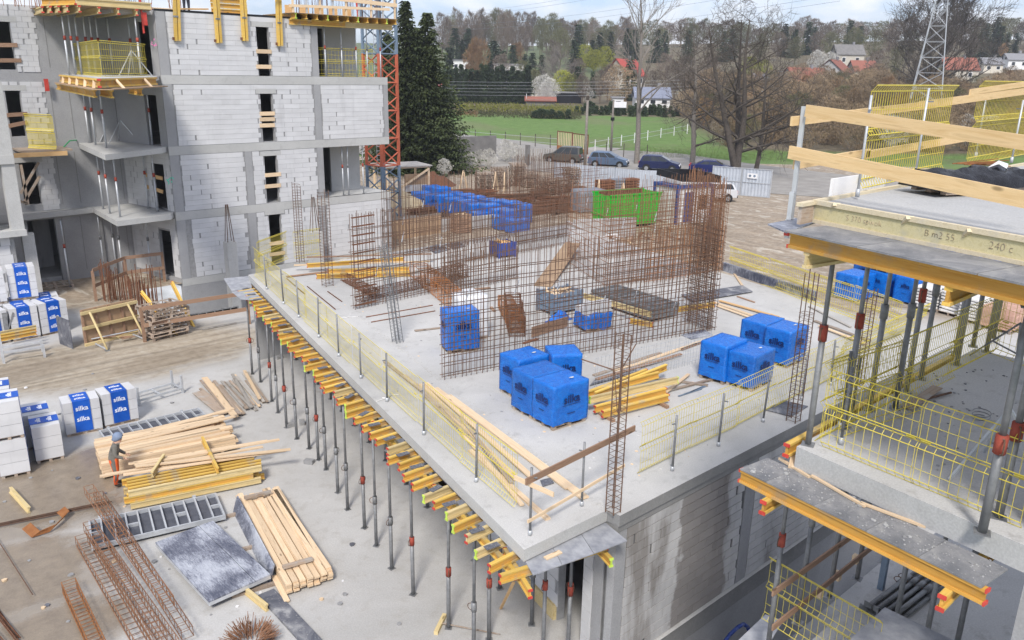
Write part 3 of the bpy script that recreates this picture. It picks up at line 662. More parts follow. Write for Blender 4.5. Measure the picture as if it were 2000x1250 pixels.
# ================================================================== RIGHT BUILDING (the one the photo is taken from)
RZ0, RZ1, RZ2 = 4.0, 8.0, 11.36
AM = Vector((ADIR.x*2.87-.9759*.30, ADIR.y*2.87+.2182*.30, 0)).normalized()   # left edge of the middle floor
right = thing('concrete_frame_building', 'concrete floors on steel props at the right edge, timber rimmed top slab above', 'building', (9.5, 5, RZ1))
def build_right():
    # lower floor, middle floor: left edges run along ADIR, front edges along X
    def floor(z, corner, th, XE=40, DL=9, D=ADIR):
        a = Vector((corner[0], corner[1], 0)); b = a - D*DL
        return [(a.x, a.y), (b.x, b.y), (XE, b.y), (XE, a.y)]
    k1 = at(1556, 872, RZ1); k1x = 16.4
    P = floor(RZ1, k1, .3, XE=k1x, D=AM)
    m = MB(); n = 4
    m.m = 0; m.quad(*[(x, y, RZ1) for x, y in P]); m.m = 1; m.quad(*[(x, y, RZ1-.32) for x, y in P[::-1]])
    for i in range(4): a, b = P[i], P[(i+1) % 4]; m.quad((*a, RZ1-.32), (*b, RZ1-.32), (*b, RZ1), (*a, RZ1))
    m.build('floor_slab', [M['floor_concrete'], M['fresh_concrete']], right, world=True)
    k0 = Vector((k1.x+.4, k1.y+.05, 0)); P = floor(RZ0, k0, .3, XE=24, D=AM)
    MB().prism(P, RZ0-.3, RZ0).build('lower_floor_slab', M['floor_concrete'], right, world=True)
    # upper slab with poured concrete inside its timber rim
    k2 = at(1597, 392, RZ2) + Vector((.06, 0, 0)); P = floor(RZ2, k2, .25, XE=19, DL=4.6)
    MB().prism(P, RZ2-.27, RZ2-.03).build('upper_slab', M['fresh_concrete'], right, world=True)
    # block wall stubs at the right edge
    q = at(1995, 1075, RZ1-.3)
    m = MB(); d = -AM; o = Vector((k1.x, k1.y, 0)) - AM*3.0
    m.obox(o + Vector((.14,0,-3.6)), d*1.2, (1.6, 0, 0), (0, 0, RZ1-.33+3.6)); m.build('corner_wall', M['wall_concrete'], right, world=True)
    m = MB(); o2 = o + Vector((.2, 0, RZ1+.003)); m.obox(o2 + d*.05, d*1.0, (1.2,0,0), (0,0,3.0)); m.build('wall_stub', M['block_white'], right, world=True)
    m = MB(); m.obox(o2 + d*.02 + Vector((-.13,.0,-.32)), d*.16, (.14,0,0), (0,0,.3)); m.build('foam_patch', M['beam_worn'], right, world=True)
    # wall below the middle floor, far side, so the storey is closed
    m = MB(); m.box(k1.x+1.2, 24, k1.y-8.8, k1.y-8.5, -3.6, RZ1-.33); m.box(23.7, 23.95, k1.y-8.5, k1.y-.05, -3.6, RZ0-.31); m.box(k0.x+.2, 23.7, k0.y-.5, k0.y-.25, -3.6, RZ0-.31); m.build('rear_wall', M['wall_concrete'], right, world=True)
    return k0, k1, k2
K0, K1, K2 = build_right()
# ================================================================== KIT OF REPEATED THINGS
_pm = {}
def prop_parts(h, root, rad=.043, open_=.55, red=True, handle=True, mat='steel_grey'):
    key = (round(h, 1), rad, red, handle, mat)
    if key not in _pm:
        hb = h*open_; L = []
        L.append(('outer_tube', MB().tube((0,0,.01), (0,0,hb), rad, 8).mesh('outer_tube', M[mat], True)))
        L.append(('inner_tube', MB().tube((0,0,hb), (0,0,h-.01), rad*.76, 8).mesh('inner_tube', M[mat], True)))
        m = MB(); m.tube((0,0,hb-.13), (0,0,hb+.09), rad*1.35, 8)
        L.append(('collar', m.mesh('collar', M['collar_red' if red else 'steel_grey'], True)))
        if handle:
            m = MB(); pts = [Vector((rad*1.3, 0, hb+.06))] + [Vector((rad*1.3+.085*math.sin(t), .02, hb-.03+.09*math.cos(t))) for t in [0,.6,1.2,1.8,2.4,3.0]] + [Vector((rad*1.3, 0, hb-.12))]
            m.path(pts, .009, 4)
            if red: m.path([Vector((-p.x, p.y, p.z)) for p in pts], .009, 4)
            L.append(('handle', m.mesh('handle', M['rust_dark'])))
        L.append(('base_plate', MB().box(-.085,.085,-.085,.085,0,.012).mesh('base_plate', M['steel_grey'])))
        L.append(('head_plate', MB().box(-.085,.085,-.085,.085,h-.012,h).mesh('head_plate', M['steel_grey'])))
        _pm[key] = L
    for n, me in _pm[key]: link(me, n, root)
    return root
def prop(p, h, label, group, rad=.043, open_=.55, red=True, rz=None, handle=True, tilt=(0, 0), mat='steel_grey'):
    r = thing('steel_prop', label, 'prop', p, 0, group, rot=(tilt[0], tilt[1], rnd.uniform(0, 6) if rz is None else rz))
    return prop_parts(h, r, rad, open_, red, handle, mat)
_bm = {}
def beam(p, q, label, group, cap='red', up=(0,0,1), worn=False, H=.2, name='formwork_beam', dark=False):
    """timber I beam from p to q (p,q on its underside axis)"""
    p, q = Vector(p), Vector(q); d = q-p; L = round(d.length, 2); x = d.normalized(); z = Vector(up); z = (z - x*z.dot(x)).normalized(); y = z.cross(x)
    r = thing(name, label, 'beam', p, 0, group); r.rotation_euler = Matrix((x, y, z)).transposed().to_euler()
    key = (L, cap, worn, H, dark)
    if key not in _bm:
        w = H*.42; fl = H*.2; fm = M['beam_worn' if worn else 'beam_web' if dark else 'beam_yellow']; wm = M['beam_worn' if worn else 'beam_web']; e = .022; Ls = []
        Ls.append(('flange', MB().box(e, L-e, -w/2, w/2, 0, fl).mesh('flange', fm)))
        Ls.append(('flange', MB().box(e, L-e, -w/2, w/2, H-fl, H).mesh('flange', fm)))
        Ls.append(('web', MB().box(e, L-e, -.018, .018, fl, H-fl).mesh('web', wm)))
        if cap:
            cm = M['cap_'+cap]
            for a, b in ((0, e), (L-e, L)):
                Ls.append(('end_cap', MB().box(a, b, -w/2-.004, w/2+.004, -.004, fl+.003).mesh('end_cap', cm))); Ls.append(('end_cap', MB().box(a, b, -w/2-.004, w/2+.004, H-fl-.003, H+.004).mesh('end_cap', cm)))
                if cap == 'lime': Ls.append(('end_cap', MB().box(a+.003, b-.003, -.022, .022, fl+.004, H-fl-.004).mesh('end_cap', cm)))
        _bm[key] = Ls
    for n, me in _bm[key]: link(me, n, r)
    return r
_pl = {}
def plank(p, q, label, group, w=.16, t=.035, mat='wood_new', cat='plank', name='plank', up=(0,0,1), roll=0):
    p, q = Vector(p), Vector(q); d = q-p; L = round(d.length, 1); x = d.normalized(); z = Vector(up)
    z = (z - x*z.dot(x))
    if z.length < 1e-4: z = Vector((0,1,0)) - x*x.y
    z.normalize(); y = z.cross(x)
    if roll: rm = Matrix.Rotation(roll, 3, x); y = rm @ y; z = rm @ z
    key = (L, w, t, mat)
    if key not in _pl: _pl[key] = MB().box(0, L, -w/2, w/2, 0, t).mesh('plank', M[mat])
    o = link(_pl[key], name); o.location = p; o.rotation_euler = Matrix((x, y, z)).transposed().to_euler()
    return tag(o, label, cat, group)
_fm = {}
def fence_mesh(L, H, sp, r, bend=True):
    m = MB(); n = int(L/sp); zs = [0, H*.36, H*.40, H*.5, H*.92, H] if bend else [0, H]
    ys = [0, 0, .06, 0, 0, .07] if bend else [0, 0]
    if bend: zs = [0, H*.08, H*.46, H*.52, H*.58, H*.94, H]; ys = [-.07, 0, 0, -.06, 0, 0, -.07]
    for i in range(n+1):
        x = L*i/n
        for a in range(len(zs)-1): m.tube((x, ys[a], zs[a]), (x, ys[a+1], zs[a+1]), r, 3, cap=False)
    for z, y in (zip(zs, ys) if bend else [(0,0),(H*.5,0),(H,0)]): m.tube((0, y, z), (L, y, z), r*1.7, 4)
    if bend:
        for z in (H*.22, H*.76): m.tube((0, .005, z), (L, .005, z), r*1.1, 3)
    return m.mesh('wire_mesh', M['fence_yellow'])
def fence(p, q, label, group, H=1.3, sp=.075, r=.0065, bend=True, flip=False, tilt=0):
    p, q = Vector(p), Vector(q)
    if flip: p, q = q, p
    d = q-p; L = round(d.length, 1); x = d.normalized(); z = Vector((0,0,1)); z = (z-x*z.dot(x)).normalized(); y = z.cross(x)
    if tilt: rm = Matrix.Rotation(tilt, 3, x); y = rm @ y; z = rm @ z
    rt = thing('mesh_barrier', label, 'barrier', p, 0, group); rt.rotation_euler = Matrix((x, y, z)).transposed().to_euler()
    key = (L, H, sp, r, bend)
    if key not in _fm: _fm[key] = fence_mesh(L, H, sp, r, bend)
    link(_fm[key], 'wire_mesh', rt, 'stuff')
    for s in (.05, L-.17):
        k = ('hk',)
        if k not in _fm: _fm[k] = MB().box(0,.12,-.012,.012,0,.02).mesh('hook', M['fence_yellow'])
        link(_fm[k], 'hook', rt).location = (s, -.02, H*.55)
    return rt
_po = {}
def post(p, h, label, group, r=.022, mat='steel_grey', tilt=(0,0)):
    key = (round(h, 2), r, mat)
    if key not in _po:
        _po[key] = (MB().tube((0,0,.0), (0,0,h), r, 8).mesh('tube', M[mat], True), MB().tube((0,0,0), (0,0,.11), r*1.7, 8).mesh('foot_sleeve', M['galvanised'], True), MB().bar((0,r,h*.86),(0,r+.09,h*.86),.03,.02).mesh('hook', M['steel_grey']))
    t = thing('guard_post', label, 'post', p, 0, group, rot=(tilt[0], tilt[1], rnd.uniform(0, 6)))
    link(_po[key][0], 'tube', t); link(_po[key][1], 'foot_sleeve', t); link(_po[key][2], 'hook', t); return t
# lettering turned into thin meshes
_tx = {}
def text_mesh(txt, size, mat, ext=.003, bold=0.0, name='lettering'):
    key = (txt, size, mat, bold)
    if key not in _tx:
        cu = bpy.data.curves.new('lettering', 'FONT'); cu.body = txt; cu.size = size; cu.align_x = 'CENTER'; cu.align_y = 'CENTER'; cu.extrude = ext; cu.offset = bold; cu.resolution_u = 3
        o = bpy.data.objects.new('lettering', cu); COL.objects.link(o); bpy.context.view_layer.update()
        me = bpy.data.meshes.new_from_object(o.evaluated_get(bpy.context.evaluated_depsgraph_get())); bpy.data.objects.remove(o); bpy.data.curves.remove(cu)
        me.name = name; me.materials.clear(); me.materials.append(M[mat]); _tx[key] = me
    return _tx[key]
def put_text(txt, size, mat, loc, face, parent, bold=0.0):
    """face: rotation about z of the outward normal (0 = facing -y), or 'top'"""
    o = link(text_mesh(txt, size, mat, bold=bold), 'lettering', parent); o.location = loc
    o.rotation_euler = (0, 0, 0) if face == 'top' else (R(90), 0, face)
    return o
# packs of blocks
_pk = {}
def pallet_mesh(w, d, h=.13):
    m = MB()
    for i in range(5): x = -w/2 + i*(w-.12)/4; m.box(x, x+.12, -d/2, d/2, h-.022, h)
    for y in (-d/2, -.05, d/2-.1):
        m.box(-w/2, w/2, y, y+.1, h-.044, h-.0225); m.box(-w/2, w/2, y, y+.1, 0, .022)
        for x in (-w/2, -.06, w/2-.12): m.box(x, x+.12, y+.004, y+.096, .0225, h-.0445)
    return m.mesh('pallet_boards', M['wood_old'])
def crumple(w, d, z0, h, amp, seed, nx=14, ny=12, nz=12, cham=.006):
    """a wrapped box: wrinkled faces, softened edges, ragged lower hem"""
    m = MB(); key = {}
    def P(x, y, z):
        k = (round(x,4), round(y,4), round(z,4))
        if k not in key:
            v = Vector((x, y, z)); nv = Vector((noise.noise(v*2.6+Vector((seed,0,0))), noise.noise(v*2.6+Vector((0,seed,9))), noise.noise(v*3+Vector((3,0,seed)))))
            f = amp*(1.0 if z > z0+.02 else 2.0)
            ex = (abs(x) > w/2-1e-4)+(abs(y) > d/2-1e-4)+(z > z0+h-1e-4)
            s = 1 - cham*(ex-1)/1.0 if ex > 1 else 1
            nv2 = Vector((x*s, y*s, z - (cham*.5 if ex > 1 and z > z0+h-1e-4 else 0))) + nv*f
            if z < z0+1e-4: nv2.z += .05*abs(noise.noise(v*4+Vector((seed*2,1,0))))
            key[k] = len(m.v); m.v.append(tuple(nv2))
        return key[k]
    X = [-w/2+w*i/nx for i in range(nx+1)]; Y = [-d/2+d*i/ny for i in range(ny+1)]; Z = [z0+h*i/nz for i in range(nz+1)]
    def face(a): m.f.append(a); m.mi.append(0)
    for i in range(nx):
        for j in range(ny): face((P(X[i],Y[j],Z[-1]), P(X[i+1],Y[j],Z[-1]), P(X[i+1],Y[j+1],Z[-1]), P(X[i],Y[j+1],Z[-1])))
        for k in range(nz):
            face((P(X[i],Y[0],Z[k]), P(X[i+1],Y[0],Z[k]), P(X[i+1],Y[0],Z[k+1]), P(X[i],Y[0],Z[k+1])))
            face((P(X[i+1],Y[-1],Z[k]), P(X[i],Y[-1],Z[k]), P(X[i],Y[-1],Z[k+1]), P(X[i+1],Y[-1],Z[k+1])))
    for j in range(ny):
        for k in range(nz):
            face((P(X[-1],Y[j],Z[k]), P(X[-1],Y[j+1],Z[k]), P(X[-1],Y[j+1],Z[k+1]), P(X[-1],Y[j],Z[k+1])))
            face((P(X[0],Y[j+1],Z[k]), P(X[0],Y[j],Z[k]), P(X[0],Y[j],Z[k+1]), P(X[0],Y[j+1],Z[k+1])))
    return m
def blue_pack(p, rz, label, group, w=1.2, d=.85, h=1.22, seed=0, txt=True, name='block_pack'):
    r = thing(name, label, 'pack', p, rz, group)
    seed = seed % 4; key = ('b', round(w,1), round(d,1), round(h,1), seed)
    if key not in _pk:
        w_, d_, h_ = round(w,1), round(d,1), round(h,1)
        _pk[key] = (pallet_mesh(w_-.06, d_-.06), crumple(w_, d_, .10, h_-.10, .013, seed*7.3+1).mesh('film_wrap', M['film_blue'], True))
    link(_pk[key][0], 'pallet', r); f = link(_pk[key][1], 'film_wrap', r)
    w, d, h = round(w,1), round(d,1), round(h,1)
    if txt:
        for face, off, wid in ((0, (0, -d/2-.03), w), (R(90), (w/2+.03, 0), d), (R(-90), (-w/2-.03, 0), d)):
            z = h*.66
            put_text('silka', min(.32, wid*.34), 'ink_navy', (off[0], off[1], z), face, r, bold=.006)
            k = ('ul', round(wid,1))
            if k not in _pk:
                m = MB(); m.box(-wid*.26, wid*.24, -.003, .003, -.006, .006); m.box(-wid*.12, wid*.10, -.003, .003, -wid*.2-.01, -wid*.2+.008); _pk[k] = m.mesh('underline', M['ink_navy'])
            u = link(_pk[k], 'underline', r); u.location = (off[0], off[1], z-min(.32, wid*.34)*.46); u.rotation_euler = (0, 0, face)
        if seed % 2 == 0:
            k = ('tear',)
            if k not in _pk:
                m = MB(); m._a([(.07*math.cos(t)*(1+.3*math.sin(3*t)), .045*math.sin(t)*(1+.2*math.cos(2*t)), 0) for t in [i*.524 for i in range(12)]], [tuple(range(12))]); _pk[k] = m.mesh('film_tear', M['block_white'])
            t = link(_pk[k], 'film_tear', r); t.location = (w*.22, -d*.15, h+.022)
    return r
def white_pack(p, rz, label, group, w=1.2, d=.84, h=1.3, rows=3, lines=2, top=True, end_band=False, pallet=True):
    """pallet of white blocks, a blue printed band round the middle"""
    r = thing('block_pack', label, 'pack', p, rz, group)
    pd = .10 if pallet else 0
    key = ('wp', w, d, h, rows, pallet)
    if key not in _pk:
        L = []
        if pallet: L.append(('pallet', pallet_mesh(w-.04, d-.04, .10)))
        hh = (h-pd)/rows
        for i in range(rows):
            m = MB(); n = 4; z0 = pd+i*hh
            for j in range(n): x0 = -w/2+j*w/n; m.box(x0+.004, x0+w/n-.004, -d/2, d/2, z0+.006, z0+hh-.006)
            m.v = [(x+.008*noise.noise((x*3, y*3, z*3+i)), y+.008*noise.noise((x*3, y*3+4, z*3)), z) for x, y, z in m.v]
            L.append(('block_layer', m.mesh('block_layer', M['block_white'])))
        bw = w*.47; e = .006; m = MB()
        m.box(-bw/2, bw/2, -d/2-e-.004, -d/2-e, pd+.02, h+e); m.box(-bw/2, bw/2, d/2+e, d/2+e+.004, pd+.02, h+e); m.box(-bw/2, bw/2, -d/2-e-.004, d/2+e+.004, h+e+.0, h+e+.005)
        L.append(('film_band', m.mesh('film_band', M['film_band'])))
        _pk[key] = L
    band = None
    for n, me in _pk[key]:
        o = link(me, n, r)
        if n == 'film_band': band = o
    for i in range(lines):
        z = h - (h-pd)*(.24 + i*.34 if lines == 2 else .2 + i*.3)
        for sy, fc in ((-1, 0), (1, R(180))): put_text('silka', w*.20, 'ink_white', (0, sy*(d/2+.013), z), fc, band, .004)
    put_text('silka', w*.18, 'ink_white', (0, -d*.2, h+.0145), 'top', band, .004); put_text('silka', w*.18, 'ink_white', (0, d*.2, h+.0145), 'top', band, .004)
    return r
# rebar
def bars(m, p, d, n_dir, L, H, sv, sh, r, jit=.02, rr=None, top_extra=.0, sides=4):
    """a mat: verticals every sv along d, horizontals every sh"""
    p, d = Vector(p), Vector(d).normalized(); rr = rr or rnd; k = int(L/sv)
    for i in range(k+1):
        b = p + d*(L*i/k + rr.uniform(-jit, jit)); m.tube(b, b+Vector((rr.uniform(-jit,jit)*1.5, rr.uniform(-jit,jit)*1.5, H+top_extra*rr.uniform(.3, 1))), r, sides, cap=False)
    return m
def rebar_mat(p, d, L, H, label, sv=.16, sh=.3, r=.012, layers=2, gap=.2, mat='rust', seed=0, extra=.3, spacer=True, group=None, name='rebar_cage'):
    rr = random.Random(seed); p, d = Vector(p), Vector(d).normalized(); nrm = Vector((-d.y, d.x, 0)); t = thing(name, label, 'rebar cage', p, 0, group)
    for ly in range(layers):
        o = nrm*gap*ly
        m = bars(MB(), o, d, None, L, H, sv, sh, r, sv*.22, rr, extra); m.build('upright_bars', M[mat], t, kind='stuff')
        m = MB(); n = int(H/sh)
        for i in range(n):
            z = .12+i*sh+rr.uniform(-.03,.03); q = [o + d*(L*k/4-.08+(.16*k/4)) + Vector((0,0,z+rr.uniform(-.025,.025))) + nrm*(r*2 if ly else -r*2) for k in range(5)]; m.path(q, r, 4)
        m.build('level_bars', M[mat], t, kind='stuff')
    if spacer:
        m = MB()
        for i in range(int(L/1.6)):
            x = d*(.8+i*1.6+rr.uniform(-.2,.2)); z = rr.uniform(H*.25, H*.8); m.tube(x+Vector((0,0,z)), x+nrm*gap*1.1+d*.28+Vector((0,0,z+.34)), .018, 5)
        if m.v: m.build('spacer_tubes', M['galvanised'], t, kind='stuff')
    return t
def column_cage(p, H, label, w=.26, d=.26, lean=(0,0), mat='rust_dark', group=None, nb=4, links=.14, top=.9, rz=0):
    t = thing('column_cage', label, 'rebar cage', p, rz, group); le = Vector((lean[0], lean[1], 0)); m = MB(); rr = random.Random(int(p[0]*100))
    pts = [(-w/2,-d/2),(w/2,-d/2),(w/2,d/2),(-w/2,d/2)] + ([(0,-d/2),(0,d/2)] if nb > 4 else [])
    for x, y in pts: m.tube((x,y,0), Vector((x+rr.uniform(-.02,.02),y,H*rr.uniform(.93,1)))+le*H, .014, 5, cap=False)
    m.build('main_bars', M[mat], t, kind='stuff'); m = MB(); z = .05
    while z < H*top:
        c = le*z; q = [Vector((x*1.1,y*1.1,z+rr.uniform(-.015,.015)))+c for x, y in pts[:4]]; m.path(q+[q[0]], .007, 3); z += links
    m.build('link_bars', M[mat], t, kind='stuff'); return t

# ================================================================== SLAB EDGE: BEAMS AND PROPS
def build_edge():
    L = 24.2; NB = 46; rr = random.Random(3)
    for i in range(NB):
        t = .45 + i*(L-.9)/(NB-1) + rr.uniform(-.08, .08); e = Vector((C0.x, C0.y, 0)) + ADIR*t
        out = .64 + rr.uniform(-.12, .12); z = SZ-.27-.022-.2
        cap = rr.choice(('red', 'red', 'lime')) if i < 8 or i > 15 else 'red'; worn = rr.random() < .22
        s = 'worn' if worn else 'yellow'
        beam((e.x-out, e.y, z), (e.x+2.2, e.y, z), f'{s} timber beam with {cap} end caps under the slab edge, {nth(i+1)} from the near corner', 'beams carrying the slab edge formwork', cap, worn=worn)
    # offcuts of plywood lying on the beam ends
    for i in range(24):
        t = .7 + i*.98 + rr.uniform(-.2,.2); e = Vector((C0.x, C0.y, 0)) + ADIR*t
        o = MB().box(-.16,.16,-.075,.075,0,.02).build('plywood_offcut', M['ply_dark']); o.location = (e.x-.24-rr.uniform(0,.1), e.y, SZ-.27-.018); o.rotation_euler = (0,0,rr.uniform(-.3,.4))
        tag(o, f'dark plywood offcut on the beam ends along the slab edge, {nth(i+1)} from near corner', 'offcut', 'plywood offcuts along the slab edge')
    # soffit boards
    for i in range(11):
        a = Vector((C0.x, C0.y, SZ-.2925)) + ADIR*(i*2.2+.02)
        o = MB(); o.obox((0,0,0), (2.0,0,0), ADIR*2.16, (0,0,.021)); q = o.build('soffit_board', M['ply_dark']); q.location = a + Vector((.04+rr.uniform(-.03,.03),0,0))
        tag(q, f'plywood board under the left slab edge, {nth(i+1)} from the near corner', 'board', 'plywood boards under the slab edge')
    # main beams running along the edge under the cross beams
    for i in range(6):
        a = Vector((C0.x-.12, C0.y, SZ-.27-.022-.4)) + ADIR*(.1+i*4.02); 
        beam(a, a+ADIR*3.95, f'yellow bearer beam along the slab edge, {nth(i+1)} from the near corner', 'bearer beams under the slab edge', 'red')
        a = a + Vector((1.9,0,0)); beam(a, a+ADIR*3.95, f'yellow bearer beam of the inner row, {nth(i+1)} from the near corner', 'bearer beams of the inner row', 'red')
    # outer row of props, read off their foot plates
    feet = [(876,1226,1),(955,1250,1),(925,1290,0),(807,1161,1),(765,1110,0),(735,1066,0),(712,1031,1),(679,995,0),(660,962,0),(637,917,0),(622,898,1),(604,876,0),(580,857,0),(560,835,1),(543,806,0),(531,784,1),(509,746,0),(493,731,1)]
    feet = sorted(feet, key=lambda f: -f[1])
    for i, (x, y, red) in enumerate(feet):
        p = at(x, y, 0); h = SZ-.27-.022-.2-.2 if False else SZ-.27-.022-.2
        prop(p, h, f'grey steel prop of the outer row under the left slab edge, {nth(i+1)} from the front', 'props under the left slab edge', .05, rr.uniform(.42,.68), bool(red), tilt=(rr.uniform(-.006,.006), rr.uniform(-.006,.006)))
    for i in range(15):
        e = Vector((C0.x+1.78, C0.y, 0)) + ADIR*(.4+i*1.62+rr.uniform(-.2,.2))
        prop((e.x, e.y, 0), SZ-.27-.022-.4, f'grey steel prop of the inner row beneath the slab, {nth(i+1)} from the front', 'props of the inner row', .05, rr.uniform(.42,.66), i % 2 == 0)
    # near corner: plywood platform on two crossed beams
    z = SZ-.27-.03
    P = [at(*q, z) for q in ((1027,1120),(1040,1123),(1225,1056),(1195,1022),(1165,1018))]
    for i, (q0, q1, q2, q3) in enumerate((((1021,1088),(1041,1123),(1098,1103),(1078,1066)), ((1078,1066),(1098,1103),(1160,1081),(1134,1041)), ((1134,1041),(1160,1081),(1226,1056),(1180,1018)))):
        pts = [at(*q, z) for q in (q0,q1,q2,q3)]; c = sum(pts, Vector())/4
        m = MB(); m.prism([((p.x-c.x)*.985, (p.y-c.y)*.985) for p in pts], 0, .022); o = m.build('platform_board', M['ply_pale']); o.location = (c.x, c.y, z-.022)
        tag(o, f'cement splashed plywood board on the corner platform, {nth(i+1)} from the left', 'board', 'plywood boards of the corner platform')
    a, b = at(975,1140,z-.222), at(1180,1075,z-.222); a.z = b.z = z-.224
    beam(a, b + (b-a)*.03, 'yellow beam with red caps carrying the front of the corner platform', None, 'red')
    a, b = at(1036,1170,z-.43), at(985,1085,z-.43); beam(a, b, 'yellow bearer beam poking out below the corner platform, red capped', None, 'red')
    a, b = at(1194,1108,z-.43), at(1150,1060,z-.43); beam(a, b, 'yellow beam with lime end cap beside the front wall corner', None, 'lime')
    o = plank(at(1065,1092,z+.004), at(1092,1080,z+.004), 'short wood offcut lying on the corner platform', None, .11, .03, 'wood_new', 'offcut')
    for i, (x, y, t) in enumerate(((1060,1285,z-.43),(1166,1275,z-.43),(1108,1290,z-.43))):
        pp = at(x, y, 0); prop(pp, t, f'grey steel prop under the corner platform, {nth(i+1)} in view', 'props under the corner platform', .05, .55, True)
    q = at(1000,1170,0)
    plank(at(978,1190,0), at(1003,1140,2.4), 'thin timber brace leaning under the slab corner', None, .06, .04, 'wood_orange', 'brace')
build_edge()

# ================================================================== FENCES AND POSTS ON THE MIDDLE SLAB
def build_slab_fences():
    posts = [(521,565),(554,594),(584,620),(623,659),(662,696),(705,739),(756,784),(828,849),(930,941)]
    G = 'guard posts along the left slab edge'
    for i, (x, y) in enumerate(posts[::-1]):
        post(at(x, y, SZ), 1.42, f'grey guard post on the left slab edge, {nth(i+1)} from the front', G, .028, tilt=(rnd.uniform(-.03,.03), rnd.uniform(-.03,.03)))
    line = [(497,541),(521,565),(554,594),(584,620),(623,659),(662,696),(705,739),(756,784),(828,849),(930,941),(1003,1000)]
    off = Vector((.06, 0, .05))
    # panels 2.5 m long, overlapping, slightly out of line
    a, b = at(*line[0], SZ)+off, at(*line[-1], SZ)+off; d = (b-a); n = 9
    for i in range(n):
        p = a + d*(i/n) + Vector((rnd.uniform(-.03,.05),0,rnd.uniform(0,.05))); q = a + d*((i+1)/n) + Vector((rnd.uniform(-.03,.05),0,rnd.uniform(0,.05)))
        fence(p, q, f'yellow wire guard panel on the left slab edge, {nth(n-i)} from the near end', 'wire panels along the left slab edge', 1.28, .10, .0045)
    # front edge
    G2 = 'guard posts along the front slab edge'
    for i, (x, y) in enumerate(((1313,919),(1403,871),(1490,824),(1566,781),(1622,752))):
        post(at(x, y, SZ), 1.42, f'grey guard post on the front slab edge, {nth(i+1)} from the left', G2, .028, tilt=(rnd.uniform(-.03,.05), rnd.uniform(-.03,.03)))
    a, b = at(1252,931,SZ)+Vector((0,.05,.04)), at(1650,735,SZ)+Vector((0,.05,.04)); d = b-a; n = 5
    for i in range(n):
        fence(a+d*i/n, a+d*((i+1)/n)+Vector((0,rnd.uniform(-.05,.05),0)), f'yellow wire guard panel on the front slab edge, {nth(i+1)} from the left', 'wire panels along the front slab edge', 1.28, .10, .0048, flip=True)
    # right edge panels, leaning about
    pts = [(1425,530),(1500,558),(1580,590),(1660,618),(1750,655)]
    for i in range(4):
        p, q = at(*pts[i], SZ), at(*pts[i+1], SZ); fence(p, q, f'yellow wire panel along the far right slab edge, {nth(i+1)} from the back', 'wire panels along the far right slab edge', 1.25, .11, .008, tilt=rnd.uniform(-.12,.12))
    fence(at(1650,735,SZ)+Vector((.5,.7,0)), at(1790,640,SZ), 'yellow wire panel leaning by the far right slab corner', None, 1.2, .12, .008, tilt=.35)
    # far end at the left building
    for i, (x0, x1, y0, y1) in enumerate(((505,560,528,505),(575,625,505,498))):
        fence(at(x0,y0,SZ)+Vector((0,0,.0)), at(x1,y1,SZ), f'yellow wire panel at the far slab end, {nth(i+1)} from the left', 'wire panels at the far slab end', 1.35, .09, .007)
    # near corner rails
    for i, (x, y) in enumerate(((1035,1045),(1136,988))):
        post(at(x, y, SZ), 1.5, f'grey guard post of the timber railed corner, {nth(i+1)} from the left', 'posts of the timber railed corner', .026)
    pa, pb = at(1035,1045,SZ), at(1136,988,SZ); d = (pb-pa)
    plank(pa+Vector((0,-.03,1.2))-d*.12, pa+d*2.05+Vector((0,-.03,1.2)), 'brown top guard board nailed across the near slab corner', None, .035, .14, 'wood_brown', 'board', 'guard_board')
    plank(pa+Vector((-.1,-.03,.32)), pa+d*1.9+Vector((0,-.03,.42)), 'thin pale lower rail sloping across the near slab corner', None, .03, .07, 'wood_new', 'rail', 'guard_board')
    e = ADIR; p = at(1058,1005,SZ)
    plank(p - e*.25, p + e*3.4, 'long pale plank pointing at the near slab corner', None, .12, .05, 'wood_new')
    plank(pa+Vector((-.08,.4,1.1)), pa+Vector((.03,-.6,1.1)), 'short board crossing the corner post near its top', None, .03, .10, 'wood_new', 'board', 'guard_board')
build_slab_fences()
